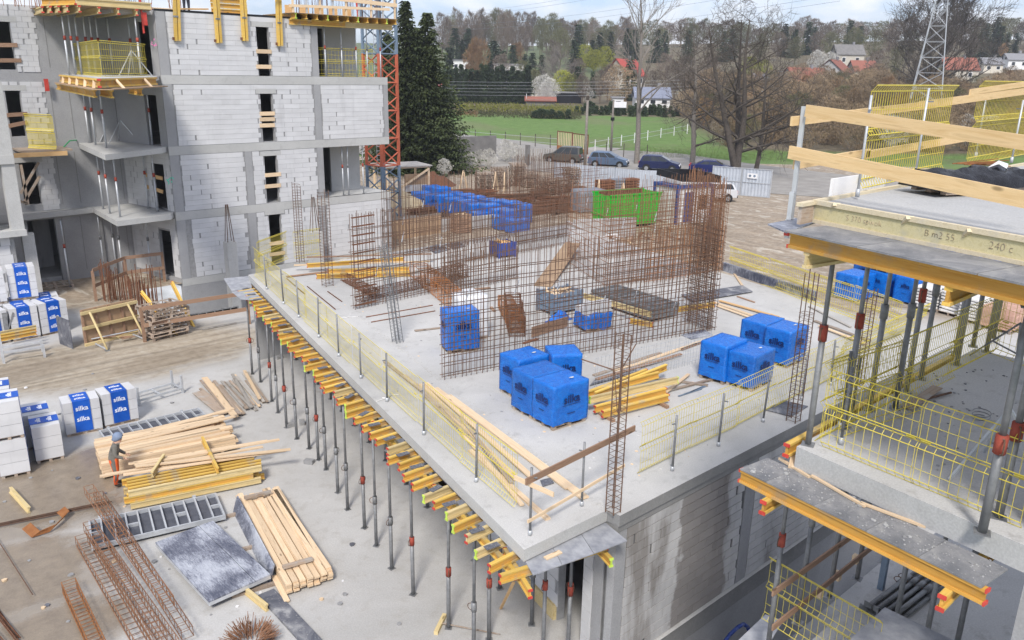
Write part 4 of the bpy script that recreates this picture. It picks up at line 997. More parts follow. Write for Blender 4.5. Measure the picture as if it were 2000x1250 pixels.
# ================================================================== ON THE MIDDLE SLAB
def corner_pack(fn, fl, rz, label, group, z=SZ, w=1.2, d=.86, h=1.24, **kw):
    """fl: photo point of the front left bottom corner; rz in degrees"""
    p = at(*fl, z) if len(fl) == 2 else Vector(fl); a = R(rz)
    c = p + Vector((math.cos(a)*w/2 - math.sin(a)*d/2, math.sin(a)*w/2 + math.cos(a)*d/2, 0))
    return fn(c, a, label, group, w=w, d=d, h=h, **kw)
def build_slab_goods():
    G = 'blue wrapped block packs on the middle slab'
    corner_pack(blue_pack, (1078,843), -5, 'nearest blue wrapped pack on the slab, large dark lettering facing the corner', G, w=1.22, seed=0)
    corner_pack(blue_pack, (1036,820), -5, 'blue wrapped pack directly behind the nearest one, against its left side', G, w=1.22, seed=1)
    z = SZ+1.24
    p = at(1012,703,z); q = at(1073,688,z); a = math.degrees(math.atan2(q.y-p.y, q.x-p.x)); corner_pack(blue_pack, (p.x,p.y,SZ), a, 'blue wrapped pack with a rusty bar lying on its top', G, w=(q-p).length, seed=2, h=1.23)
    b = MB().bar((0,0,.02),(.62,.05,.02),.1,.035).build('steel_bar', M['rust']); pp = at(1022,672,z+.03); b.location = pp; tag(b, 'rusty flat steel bar lying on a blue pack', 'steel bar')
    p = at(1077,691,z); q = at(1139,688,z); a = math.degrees(math.atan2(q.y-p.y, q.x-p.x)); corner_pack(blue_pack, (p.x,p.y,SZ), a, 'rear right pack of the four blue ones near the yellow beams', G, w=(q-p).length, seed=3, h=1.25)
    corner_pack(blue_pack, (875,692), -20, 'single blue wrapped pack standing behind the rebar mat, pale pallet below', G, w=1.08, d=.80, h=1.35, seed=4)
    corner_pack(blue_pack, (1468,767), 3, 'right front pack of the blue group by the front edge fence', G, w=1.2, d=.9, h=1.14, seed=0)
    corner_pack(blue_pack, (1413,753), 3, 'left front pack of the blue group by the front edge fence, torn film', G, w=1.2, d=.9, h=1.16, seed=1)
    corner_pack(blue_pack, (1537,721), 2, 'right rear pack of the blue group by the front edge fence', G, w=1.25, d=.92, h=1.16, seed=2)
    corner_pack(blue_pack, (1489,704), 2, 'left rear pack of the blue group by the front edge fence', G, w=1.25, d=.92, h=1.18, seed=3)
    # white wrapped pack
    p = at(917,667,SZ); q = at(968,655,SZ)
    t = thing('block_pack', 'tall pack of white blocks in clear film behind a blue pack', 'pack', p+Vector((.35,.4,0)), R(-18))
    link(crumple(1.05,.8,.1,1.45,.012,5.5,10,8,10).mesh('film_wrap', M['film_clear'], True), 'film_wrap', t); link(pallet_mesh(1.0,.78), 'pallet', t)
    link(MB().box(-.22,.2,-.2,.22,1.55,1.68).mesh('loose_block', M['block_white']), 'loose_block', t)
    # torn pack and film
    c = at(1158,640,SZ); t = thing('block_pack', 'half used pack of white blocks draped with torn blue film', 'pack', c, R(-12))
    link(pallet_mesh(1.1,.8), 'pallet', t)
    for i in range(4):
        for j in range(2): b = link(MB().box(-.25,.25,-.12,.12,0,.23).mesh('block', M['block_white']), 'block', t); b.location = (-.3+.55*(j), -.25+.25*(i % 3), .14+.235*(i//3) + .47); b.rotation_euler = (0,0,rnd.uniform(-.1,.1))
    m = crumple(1.15,.85,.06,.62,.07,9.1,16,12,8,.10); link(m.mesh('torn_film', M['film_blue'], True), 'torn_film', t)
    m = MB(); N = 18
    for nm, px, ln, wd, lab in (('film_heap', (1092,626), 1.1, .55, 'crumpled blue plastic film lying in a low heap beside the half used pack'),):
        v = []; f = []
        for i in range(N+1):
            for j in range(N+1):
                x, y = (i/N-.5)*2, (j/N-.5)*2; rr = max(0, 1-(x*x+y*y)); z = rr**.6*.28*(1+.9*noise.noise((x*2.5,y*2.5,3)))+.012; v.append((x*ln/2*(1+.2*noise.noise((x*2,y*2,7))), y*wd/2*(1+.3*noise.noise((x*2,y*2,1))), max(.01, z)))
        for i in range(N):
            for j in range(N): a = i*(N+1)+j; f.append((a,a+1,a+N+2,a+N+1)[::-1])
        mm = MB(); mm.v = v; mm.f = f; mm.mi = [0]*len(f); o = mm.build(nm, M['film_blue'], None, True); o.location = at(*px, SZ); o.rotation_euler = (0,0,R(10)); tag(o, lab, 'plastic film')
    # crates
    def crate(p, rz, w, d, h, label, mat, fill='wood_orange', solid=True):
        t = thing('crate', label, 'crate', p, rz)
        m = MB(); e = .03
        for z in ((.12, .12+h*.18), (.12+h*.22, .12+h*.40), (.12+h*.44, .12+h*.62), (.12+h*.66, .12+h*.82), (.12+h*.86, h)) if not solid else ((.1, h),):
            m.box(-w/2,w/2,-d/2,-d/2+e,*z); m.box(-w/2,w/2,d/2-e,d/2,*z); m.box(-w/2,-w/2+e,-d/2+e,d/2-e,*z); m.box(w/2-e,w/2,-d/2+e,d/2-e,*z)
        link(m.mesh('side_panel', M[mat]), 'side_panel', t)
        m = MB(); 
        for sx in (-1,1):
            for sy in (-1,1): m.box(sx*w/2-.04,sx*w/2+.04,sy*d/2-.04,sy*d/2+.04,0,h+.02)
        link(m.mesh('corner_post', M[mat]), 'corner_post', t); link(MB().box(-w/2+e,w/2-e,-d/2+e,d/2-e,.1,.13).mesh('floor', M[mat]), 'floor', t)
        m = MB()
        for i in range(34):
            a = Vector((rnd.uniform(-w/2+.2,w/2-.2), rnd.uniform(-d/2+.15,d/2-.15), h-.12+rnd.uniform(-.15,.16))); dd = Vector((rnd.uniform(-1,1), rnd.uniform(-1,1), rnd.uniform(-.25,.25))).normalized()*rnd.uniform(.12,.26); m.bar(a-dd, a+dd, .07, .04)
        link(m.mesh('wood_offcuts', M[fill]), 'wood_offcuts', t, 'stuff'); return t
    crate(at(982,500,SZ), R(-10), .95, .8, .75, 'blue plastic crate heaped with wood offcuts near the slab middle', 'plastic_blue')
    crate(at(1092,606,SZ), R(-8), 1.45, .95, .85, 'slatted steel grey crate full of wood scraps behind the rebar mat', 'paint_grey_blue', 'wood_new', False)
    crate(at(900,455,0), R(-10), 1.3, 1.0, 1.6, 'tall timber crate with sawn firewood behind the slab', 'wood_brown', 'wood_new', False)
    # low timber box under the torn film
    q = at(1075,655,SZ); 
    for i in range(3): plank(at(1038,662,SZ)+Vector((0,0,.05+.13*i)), at(1108,640,SZ)+Vector((0,0,.05+.13*i)), f'brown shutter board standing on edge by the torn pack, {nth(i+1)} from below', 'brown shutter boards by the torn pack', .03, .12, 'wood_brown', 'board')
    # yellow beams
    G = 'yellow beams stacked by the near blue packs'
    def bm(p, q, z, lab, cap='lime', worn=False): beam(at(*p, SZ)+Vector((0,0,z)), at(*q, SZ)+Vector((0,0,z)), lab, G, cap, worn=worn)
    bm((1175,822),(1305,788), .09, 'bottom front yellow beam of the pile beside the near blue packs', 'red')
    bm((1160,812),(1300,775), .09, 'bottom rear yellow beam of the pile beside the near blue packs', 'red')
    bm((1150,808),(1322,767), .30, 'top front yellow beam of the pile, its lime capped end nearest the pack', 'lime', True)
    bm((1140,798),(1285,756), .30, 'top rear yellow beam of the pile beside the near blue packs', None)
    bm((1150,782),(1262,738), .10, 'single yellow beam lying behind the pile near the dark panel', 'red')
    bm((1160,800),(1300,742), .32, 'loose yellow beam lying askew across the pile top', None)
    for i, (x, y) in enumerate(((1185,817),(1290,791))): o = MB().box(-.3,.3,-.05,.05,0,.085).build('bearer', M['wood_brown']); o.location = at(x, y, SZ); o.rotation_euler = (0,0,R(80)); tag(o, f'brown timber bearer under the yellow beam pile, {nth(i+1)} from the left', 'bearer', 'bearers of the beam pile')
    G = 'loose planks by the beam pile'
    for i, (a, b, z, w, mt) in enumerate((((1160,735),(1290,690),.01,.14,'wood_old'),((1200,728),(1372,668),.02,.14,'wood_new'),((1165,745),(1330,695),.05,.12,'wood_brown'),((1240,735),(1385,755),.02,.12,'wood_old'),((1280,772),(1395,742),.03,.10,'wood_old'),((1295,775),(1345,735),.06,.10,'wood_new'),((1330,685),(1385,665),.02,.10,'wood_brown'))):
        plank(at(*a,SZ)+Vector((0,0,z)), at(*b,SZ)+Vector((0,0,z)), f'plank lying by the yellow beam pile, {nth(i+1)} counted from the back left', G, w, .035, mt)
    for i in range(3): plank(at(1325+i*12,775-i*4,SZ)+Vector((0,0,.01)), at(1372+i*5,760-i*4,SZ)+Vector((0,0,.01)), f'thin grey steel strip right of the beam pile, {nth(i+1)} from the left', 'steel strips by the beam pile', .05, .02, 'paint_grey_blue', 'strip', 'steel_strip')
    def sheet(pts, z, label, mat='ply_dark', th=.02, name='plywood_sheet', cat='sheet'):
        P = [at(*q, SZ) for q in pts]; c = sum(P, Vector())/len(P); o = MB().prism([(p.x-c.x, p.y-c.y) for p in P], 0, th).build(name, M[mat]); o.location = (c.x, c.y, SZ+z); return tag(o, label, cat)
    sheet([(1152,755),(1165,740),(1248,715),(1252,728)], .03, 'dark plywood sheet lying behind the yellow beams')
    sheet([(1330,578),(1450,560),(1470,572),(1352,592)], .05, 'large dark sheet lying by the right slab edge')
    sheet([(1495,802),(1530,783),(1578,795),(1545,815)], .012, 'dark plywood plate round the foot of the right column cage')
    sheet([(1330,655),(1375,645),(1392,655),(1350,664)], .012, 'grey splashed plate at the right end of the long rebar mat', 'ply_splash')
    sheet([(1055,940),(1075,935),(1082,945),(1060,952)], .012, 'small dark plywood piece near the corner planks')
    for i, q in enumerate(([(832,485),(855,478),(880,488),(850,496)], [(870,478),(895,473),(910,482),(885,488)])): sheet(q, .012, ('left' if i == 0 else 'right')+' dark cover plate on the far end of the slab')
    # planks along the left fence and other boards
    G = 'long planks along the left slab fence'
    for i, (a, b, z, w, mt) in enumerate((((752,708),(830,770),.01,.12,'wood_old'),((822,752),(1010,940),.01,.16,'wood_new'),((832,752),(1040,938),.045,.14,'wood_new'),((850,760),(1060,915),.01,.18,'wood_new'),((875,775),(1110,955),.02,.20,'wood_new'),((830,775),(930,870),.03,.12,'wood_old'),((900,820),(1000,950),.05,.10,'wood_old'),((880,778),(1142,975),.015,.2,'wood_new'),((905,850),(1020,990),.02,.10,'wood_new'),((790,735),(905,830),.012,.14,'wood_old'))):
        plank(at(*a,SZ)+Vector((0,0,z)), at(*b,SZ)+Vector((0,0,z)), f'long plank lying inside the left fence, {nth(i+1)} counted from the far end', G, w, .04, mt)
    G = 'reinforcing bars on the left half of the slab'
    for i, (a, b) in enumerate((((715,620),(845,597)),((725,630),(850,608)),((640,570),(668,590)),((560,545),(595,575)),((600,560),(655,605)))):
        o = MB(); p, q = at(*a,SZ), at(*b,SZ); o.tube((0,0,.02), (q-p)+Vector((0,0,.02)), .022, 5); o = o.build('steel_bar', M['rust']); o.location = p; tag(o, f'rusty bar lying on the left half of the slab, {nth(i+1)} from the right', 'steel bar', G)
    # beams and planks at the far left of the slab
    for i, (a, b, z, s) in enumerate((((618,545),(802,540),.02,'y'),((640,535),(800,530),.02,'y'),((600,533),(790,520),.24,'y'))):
        beam(at(*a,SZ)+Vector((0,0,z)), at(*b,SZ)+Vector((0,0,z)), f'yellow beam lying on the far left of the slab, {nth(i+1)} from the front', 'yellow beams at the far left of the slab', 'red')
    for i, (a, b, z, mt) in enumerate((((560,542),(660,530),.02,'wood_brown'),((575,530),(840,522),.27,'wood_new'),((600,522),(845,515),.46,'wood_brown'),((800,535),(845,525),.05,'wood_grey'))):
        plank(at(*a,SZ)+Vector((0,0,z)), at(*b,SZ)+Vector((0,0,z)), f'board lying with the far left yellow beams, {nth(i+1)} from the front', 'boards with the far left beams', .16, .04, mt)
    # formwork panels stacked in the middle
    def form_panel(p, x, y, L, W, label, ribs=8, group=None, mat='steel_grey', face='ply_dark', rails=True):
        """framed steel shutter lying face down: p corner, x,y unit axes"""
        z = x.cross(y).normalized(); t = thing('steel_shutter', label, 'shutter', p, 0, group); t.rotation_euler = Matrix((x, y, z)).transposed().to_euler()
        link(MB().box(.02,L-.02,.02,W-.02,0,.02).mesh('face_sheet', M[face]), 'face_sheet', t)
        m = MB(); h = .12
        m.box(0,L,0,.06,0,h); m.box(0,L,W-.06,W,0,h); m.box(0,.06,.06,W-.06,0,h); m.box(L-.06,L,.06,W-.06,0,h); link(m.mesh('frame', M[mat]), 'frame', t)
        for i in range(1, ribs): x0 = L*i/ribs; link(MB().box(x0-.03,x0+.03,.0605,W-.0605,.021,h-.005).mesh('rib', M[mat]), 'rib', t)
        if rails:
            m = MB(); 
            for i in (0, ribs//2, ribs-1): m.box(L*i/ribs+.035,L*(i+1)/ribs-.035,W*.48,W*.48+.05,.021,h-.01)
            link(m.mesh('cross_rib', M[mat]), 'cross_rib', t)
        return t
    p = at(1150,590,SZ); x = (at(1300,640,SZ)-p).normalized(); y = (at(1190,565,SZ)-p); y = (y-x*y.dot(x)).normalized()
    for i in range(3): form_panel(p+Vector((.1*i,.05*i,.1+.13*i)), x, y, 3.4, 1.5, f'dark steel shutter in the stack at the slab middle, {nth(i+1)} from below', 9, 'steel shutters stacked on the slab')
    beam(at(1100,590,SZ)+Vector((0,0,.4)), at(1270,640,SZ)+Vector((0,0,.4)), 'pale worn beam lying against the shutter stack', None, None, worn=True)
    for i, (a, b) in enumerate((((1230,632),(1275,640)),((1320,610),(1395,600)))): beam(at(*a,SZ)+Vector((0,0,.01)), at(*b,SZ)+Vector((0,0,.01)), ('left' if i == 0 else 'right')+' yellow beam by the shutter stack behind the rebar mat', None, 'red')
    G = 'planks by the right slab edge'
    for i, (a, b, z, w, mt) in enumerate((((1390,590),(1500,628),.01,.16,'wood_new'),((1405,590),(1520,622),.05,.14,'wood_orange'),((1400,600),(1490,632),.05,.1,'wood_new'),((1420,515),(1450,560),.02,.1,'wood_new'),((1590,628),(1700,668),.02,.16,'wood_old'),((1600,640),(1690,675),.06,.14,'wood_new'),((1580,600),(1660,640),.02,.1,'wood_grey'),((1440,580),(1475,592),.01,.08,'wood_brown'))):
        plank(at(*a,SZ)+Vector((0,0,z)), at(*b,SZ)+Vector((0,0,z)), f'plank lying near the right slab edge, {nth(i+1)} from the back', G, w, .035, mt)
    # low concrete upstand along the right edge
    a, b = at(1412,528,SZ), at(1590,588,SZ); o = MB().bar((0,0,.2), (b-a)+Vector((0,0,.2)), .16, .4).build('concrete_kerb', M['ply_splash']); o.location = a; tag(o, 'low concrete upstand with splashed shutter along the right slab edge', 'kerb')
    # timber ramp board in the middle of the rebar
    plank(at(1060,560,SZ)+Vector((0,0,.02)), at(1118,492,SZ)+Vector((0,0,.45)), 'wide brown board propped like a ramp behind the rebar mat', None, .8, .03, 'ply_brown', 'board')
    for i in range(9):
        a = at(rnd.uniform(850,1350), rnd.uniform(480,640), SZ); dd = Vector((rnd.uniform(-1,1), rnd.uniform(-.6,.6), 0)).normalized()*rnd.uniform(.5,1.3)
        plank(a+Vector((0,0,.008)), a+dd+Vector((0,0,.02)), f'short scrap board lying among the rebar, {nth(i+1)} of the scatter', 'scrap boards among the rebar', .12, .03, rnd.choice(('wood_old','wood_brown','wood_new')))
build_slab_goods()

def build_slab_marks():
    rr = random.Random(6); A_, B_ = at(700,617,SZ), at(1182,995,SZ); m = MB()
    for i in range(420):
        f = rr.random(); p = A_.lerp(B_, f) + Vector((rr.gauss(0,.05), rr.gauss(0,.05), 0)); s_ = rr.uniform(.015,.055); a0 = rr.uniform(0,6); m.prism([(p.x+s_*math.cos(a0+j*1.05)*rr.uniform(.4,1), p.y+s_*math.sin(a0+j*1.05)*rr.uniform(.6,1.3)) for j in range(6)], SZ, SZ+rr.uniform(.004,.012))
    tag(m.build('cement_ridge', M['slab_concrete']), 'pale crumbly cement ridge running along the left part of the slab', 'cement', None, 'stuff')
    mm = [MB() for _ in range(3)]
    for i in range(260):
        p = at(rr.uniform(560,1560), rr.uniform(560,930), SZ)
        if p.y < 10.3 or p.x < C0.x+(p.y-C0.y)*.2236+.4 or p.x > 30: continue
        s_ = rr.uniform(.012,.05); a0 = rr.uniform(0,6); mm[i % 3].prism([(p.x+s_*math.cos(a0+j*1.26)*rr.uniform(.5,1), p.y+s_*math.sin(a0+j*1.26)) for j in range(5)], SZ, SZ+.01)
    for m, mt, lab in zip(mm, ('wood_new','mortar','sack_white'), ('wood','grey','white')): tag(m.build('crumbs', M[mt]), f'small {lab} scraps scattered over the middle slab', 'crumbs', None, 'stuff')
    p, q = at(1160,762,SZ), at(1388,702,SZ); rebar_mat(p, q-p, (q-p).length, 1.0, 'fine grey mesh standing behind the yellow beam pile', .12, .14, .006, 1, .2, 'galvanised', 77, .02, False, name='wire_mesh_mat')
    for i, (x0,y0,x1,y1) in enumerate(((655,625,700,618),(735,785,775,770),(470,905,520,880),(600,700,640,716))):
        z = SZ if i < 2 else 0; a, b = at(x0,y0,z), at(x1,y1,z); pts = [a.lerp(b, k/10)-a + Vector((rr.uniform(-.1,.1), rr.uniform(-.12,.12), .015)) for k in range(11)]; o = MB().path(pts, .012, 4).build('loose_wire', M['sack_white' if i < 2 else 'steel_grey']); o.location = a; tag(o, f'loose {"white" if i < 2 else "grey"} wire lying on the {"slab edge" if i < 2 else "yard floor"}, {nth(i % 2+1)} from the far end', 'wire')
build_slab_marks()
def build_rebar():
    a, b = at(870,742,SZ), at(1395,645,SZ); d = (b-a).normalized(); L = (b-a).length
    H1 = hgt(870,512,a)-SZ
    rebar_mat(a, d, L, H1, 'long two layer rebar mat standing across the slab, nearest to the camera', .18, .31, .0125, 2, .2, 'rust_dark', 1, .35)
    e = b - d*.1
    rebar_mat(e, ADIR, 1.3, H1+.3, 'short return of the nearest rebar mat at its right end', .13, .2, .0125, 2, .18, 'rust_dark', 2, .3, False)
    # rungs at the left end
    a2, b2 = at(695,605,SZ), at(905,560,SZ); d2 = (b2-a2).normalized(); H2 = hgt(693,425,a2)-SZ
    rebar_mat(a2, d2, (b2-a2).length, H2, 'rebar mat at the left of the slab with a ladder like end', .17, .42, .0125, 2, .2, 'rust_dark', 3, .2)
    t = thing('rebar_ladder', 'ladder of stirrups closing the left end of the left rebar mat', 'rebar cage', a2, 0); m = MB()
    for i in range(11):
        z = .15+i*.34
        for k in range(3): m.bar((0, .05*k, z), (d2.x*1.0, d2.y*1.0+.05*k, z+.02), .02, .03)
    m.build('stirrups', M['rust'], t, kind='stuff')
    W = [((755,505),(1010,462),3.5,'rust_dark',.2,.55,'tall sparse rebar mat at the far left of the slab',4), ((1008,480),(1112,462),4.3,'rust_dark',.12,.34,'dark tall rebar mat at the back of the slab',5),
         ((1185,562),(1402,530),3.75,'rust_brown',.16,.23,'front wall of the square rust brown rebar shaft',6), ((1108,515),(1185,562),3.3,'rust_brown',.2,.32,'left wall of the square rust brown rebar shaft',7),
         ((1110,512),(1335,482),3.6,'rust_brown',.2,.3,'back wall of the square rust brown rebar shaft',8), ((1335,482),(1402,530),3.9,'rust_brown',.16,.22,'right wall of the square rust brown rebar shaft',9),
         ((870,575),(1010,545),1.7,'rust_dark',.14,.4,'low rebar mat in the middle of the slab',10), ((880,520),(1110,478),2.2,'rust_dark',.18,.5,'middle height rebar mat behind the low one',11),
         ((1260,555),(1405,532),2.0,'rust_bright',.24,.34,'bright rust mat inside the square rebar shaft',13),
         ]
    for p, q, H, mat, sv, sh, lab, sd_ in W:
        p, q = at(*p, SZ), at(*q, SZ); rebar_mat(p, q-p, (q-p).length, H, lab, sv, sh, .0125, 1 if sd_ in (7, 8, 13) else 2, .2, mat, sd_, .5, sd_ in (4, 6, 8, 14))
    # column cages
    for (x, y, tx, ty, lab, mat, w, nb) in ((1197,1000,1222,640,'tall slim column cage at the near front corner of the slab','rust_dark',.22,4), (1549,822,1573,520,'column cage on the front edge by the right blue packs','rust_dark',.26,4),
            (777,668,752,470,'leaning column cage at the left of the slab in front of the mat','steel_grey',.26,6), (640,558,626,368,'column cage near the far left end of the slab','rust_dark',.34,4), (587,512,577,352,'thin column cage against the left building','rust_dark',.26,4),
            (1674,752,1712,560,'column cage near the right end of the slab behind the props','rust_dark',.26,4)):
        p = at(x, y, SZ); H = hgt(tx, ty, p)-SZ; column_cage(p, H, lab, w, w, (-.10, .03) if x == 777 else (0,0), mat, None, nb, .13, .97 if x != 1549 else .72)
    # bent starter bars on the near column cage
    p = at(1197,1000,SZ); t = thing('starter_bars', 'long bent bars leaning out of the near column cage', 'rebar', p+Vector((0,0,2.9)), 0); m = MB()
    m.path([Vector((.05,0,-.6)), Vector((.06,.05,.3)), Vector((.9,.4,.55))], .014, 4); m.path([Vector((-.05,0,-.6)), Vector((-.1,.1,.3)), Vector((-.55,.6,.5))], .014, 4); m.build('bars', M['rust_dark'], t)
    # rolled stirrup bundles and mesh rolls
    for i, (a, b, r_, mat, lab) in enumerate((((672,548),(735,582),.16,'rust','long roll of stirrups lying before the left rebar mat'), ((700,590),(830,560),.2,'rust','stirrup bundle lying along the foot of the left mat'), ((815,540),(900,610),.34,'rust_bright','bright rust mesh roll in the left middle of the slab'), ((840,560),(905,540),.3,'rust','dark mesh roll lying beside the bright one'), ((985,600),(1012,655),.26,'rust_bright','upright stack of rusty stirrups beside the white pack'), ((1000,600),(1010,660),.3,'rust','second stack of stirrups beside the white pack'))):
        p, q = at(*a, SZ), at(*b, SZ); t = thing('stirrup_bundle', lab, 'rebar bundle', p, 0); m = MB(); d = q-p; n = 34; rr = random.Random(i)
        x = d.normalized(); y = Vector((-x.y, x.x, 0))
        for k in range(n):
            c = d*(k/n) + Vector((0,0,r_+.02)); w = r_*rr.uniform(.85,1.1); h = r_*rr.uniform(.8,1); s = rr.uniform(-.06,.06)
            q4 = [c+y*w+Vector((0,0,h))+x*s, c-y*w+Vector((0,0,h))-x*s, c-y*w-Vector((0,0,h)), c+y*w-Vector((0,0,h))]; m.path(q4+[q4[0]], .011, 3)
        for sy in (-1,1):
            for sz in (-1,1): m.tube(y*sy*r_*.9+Vector((0,0,r_+.02+sz*r_*.85)), d+y*sy*r_*.9+Vector((0,0,r_+.02+sz*r_*.85)), .012, 4)
        m.build('stirrups', M[mat], t, kind='stuff')
build_rebar()
# ================================================================== THE YARD
def build_packs():
    G = 'white block packs with blue bands in the yard'
    def from_edge(bl, br, z, d, h, label, rows=3, lines=2, **kw):
        p, q = at(*bl, z), at(*br, z); w = round((q-p).length, 1); a = math.atan2(q.y-p.y, q.x-p.x)
        c = p + Vector((math.cos(a)*w/2-math.sin(a)*d/2, math.sin(a)*w/2+math.cos(a)*d/2, 0)); return white_pack(c, a, label, G, w=w, d=d, h=h, rows=rows, lines=lines, **kw)
    from_edge((131,855),(202,840),0,.84,1.3,'left of the two white packs standing alone in the yard')
    from_edge((206,837),(272,821),0,.84,1.32,'right of the two white packs standing alone, next to the steel rack')
    def end_pack(br, z, label, w=1.2, d=.84, h=1.3, dx=0, ang=-8):
        a = R(ang); q = at(*br, z); c = q + Vector((-math.cos(a)*d/2-math.sin(a)*w/2, -math.sin(a)*d/2+math.cos(a)*w/2, 0)) + Vector((0, dx, 0)); return white_pack(c, a+R(90), label, G, w=w, d=d, h=h, rows=3, lines=2)
    end_pack((127,895),0,'white pack seen from its end, in front of the two standing alone')
    end_pack((127,895),0,'white pack right behind the one seen from its end', dx=1.28)
    end_pack((61,925),0,'bottom white pack of the stack at the left picture edge', ang=-10)
    end_pack((61,925),1.31,'top white pack of the stack at the left picture edge', ang=-10).location.xy = end_xy((61,925),0,-10)
    end_pack((61,925),0,'bottom pack of the second stack at the left picture edge', dx=1.3, ang=-10)
    end_pack((61,925),1.31,'upper pack of the second stack at the left picture edge', ang=-10).location.xy = end_xy((61,925),0,-10, 1.3)
    w4 = dict(rows=4, lines=3)
    from_edge((27,668),(81,658),0,1.1,1.63,'lower front pack of the left pile beside the courtyard', **w4)
    from_edge((84,657),(138,645),0,1.1,1.63,'lower right pack of the left pile, nearest the leaning shutter', **w4)
    from_edge((-32,680),(24,668),0,1.1,1.63,'lower pack of the left pile cut by the picture edge', **w4)
    a = at(84,657,0)
    for i, (px, lab) in enumerate(((27,'left'),(84,'right'))):
        p = at(px, 668 if i == 0 else 657, 0); white_pack(p+Vector((.62+.05,1.75,0)), R(-8), f'{lab} lower pack of the rear row in the courtyard pile', G, w=1.2, d=1.1, h=1.63, rows=4, lines=3)
        white_pack(p+Vector((-.28+.1*i,1.85,1.64)), R(-8), f'{lab} upper pack on top of the courtyard pile', G, w=1.2, d=1.1, h=1.63, rows=4, lines=3)
def end_xy(br, z, ang, dx=0, w=1.2, d=.84):
    a = R(ang); q = at(*br, z); c = q + Vector((-math.cos(a)*d/2-math.sin(a)*w/2, -math.sin(a)*d/2+math.cos(a)*w/2, 0)); return (c.x, c.y+dx)
build_packs()
def quad_frame(p0, px, py, z=0):
    p = at(*p0, z); x = at(*px, z)-p; L = x.length; x.normalize(); y = at(*py, z)-p; y = y - x*y.dot(x); W = y.length; y.normalize(); return p, x, y, L, W
def lumber(p0, px, py, rows, W, lab, group, mat='wood_new', L=None, t=.045, w=.16, ragged=.35, seed=0, z0=.09):
    """a stack of planks: p0 front left, px front right, py back left"""
    rr = random.Random(seed); p, x, y, L0, W0 = quad_frame(p0, px, py); W = W or W0; n = max(2, int(W/(w+.008)))
    for r in range(rows):
        for k in range(n):
            if r == rows-1 and rr.random() < .25: continue
            o = rr.uniform(-ragged, ragged)*(.4 if r < rows-1 else 1); l = L0*(rr.uniform(.97, 1.01) if r < rows-2 else rr.uniform(.86, 1.02))
            q = p + x*(o*.5) + y*(w/2+k*(W-w)/(n-1)) + Vector((0,0,z0+r*(t+.002))); yaw = rr.uniform(-.01,.01) if r < rows-1 else rr.uniform(-.03,.03); dx = x*math.cos(yaw)+y*math.sin(yaw)
            plank(q, q+dx*l, f'{lab}, layer {("one","two","three","four","five","six","seven","eight","nine","ten","eleven")[r]}, {nth(k+1)} from the front', group, w, t, mat)
    for f in (.12, .5, .88):
        q = p + x*(L0*f); o = MB().box(-.05,.05,0,W,0,z0-.002).build('bearer', M['wood_old']); o.location = q; o.rotation_euler = (0,0,math.atan2(x.y,x.x)); tag(o, f'timber bearer, {nth(1+int(f*2.4))} from the left, below the {group[14:]}', 'bearer', group+' bearers')
def form_panel(p, x, y, L, W, label, ribs=8, group=None, mat='galvanised', face='shutter_face', cross=(0,), h=.12):
    z = x.cross(y).normalized(); t = thing('steel_shutter', label, 'shutter', p, 0, group); t.rotation_euler = Matrix((x, y, z)).transposed().to_euler()
    link(MB().box(.02,L-.02,.02,W-.02,0,.02).mesh('face_sheet', M[face]), 'face_sheet', t)
    m = MB(); m.box(0,L,0,.055,0,h); m.box(0,L,W-.055,W,0,h); m.box(0,.055,.0555,W-.0555,0,h); m.box(L-.055,L,.0555,W-.0555,0,h); link(m.mesh('frame', M[mat]), 'frame', t)
    for i in range(1, ribs): x0 = L*i/ribs; link(MB().box(x0-.022,x0+.022,.056,W-.056,.021,h-.006).mesh('rib', M[mat]), 'rib', t)
    for i in cross: link(MB().box(L*i/ribs+.03,L*(i+1)/ribs-.03,W*.5,W*.5+.05,.021,h-.012).mesh('cross_rib', M[mat]), 'cross_rib', t)
    for i in (1, ribs-2): link(MB().box(L*i/ribs-.05,L*i/ribs+.05,W-.02,W+.05,.03,h+.05).mesh('clamp', M[mat]), 'clamp', t)
    return t
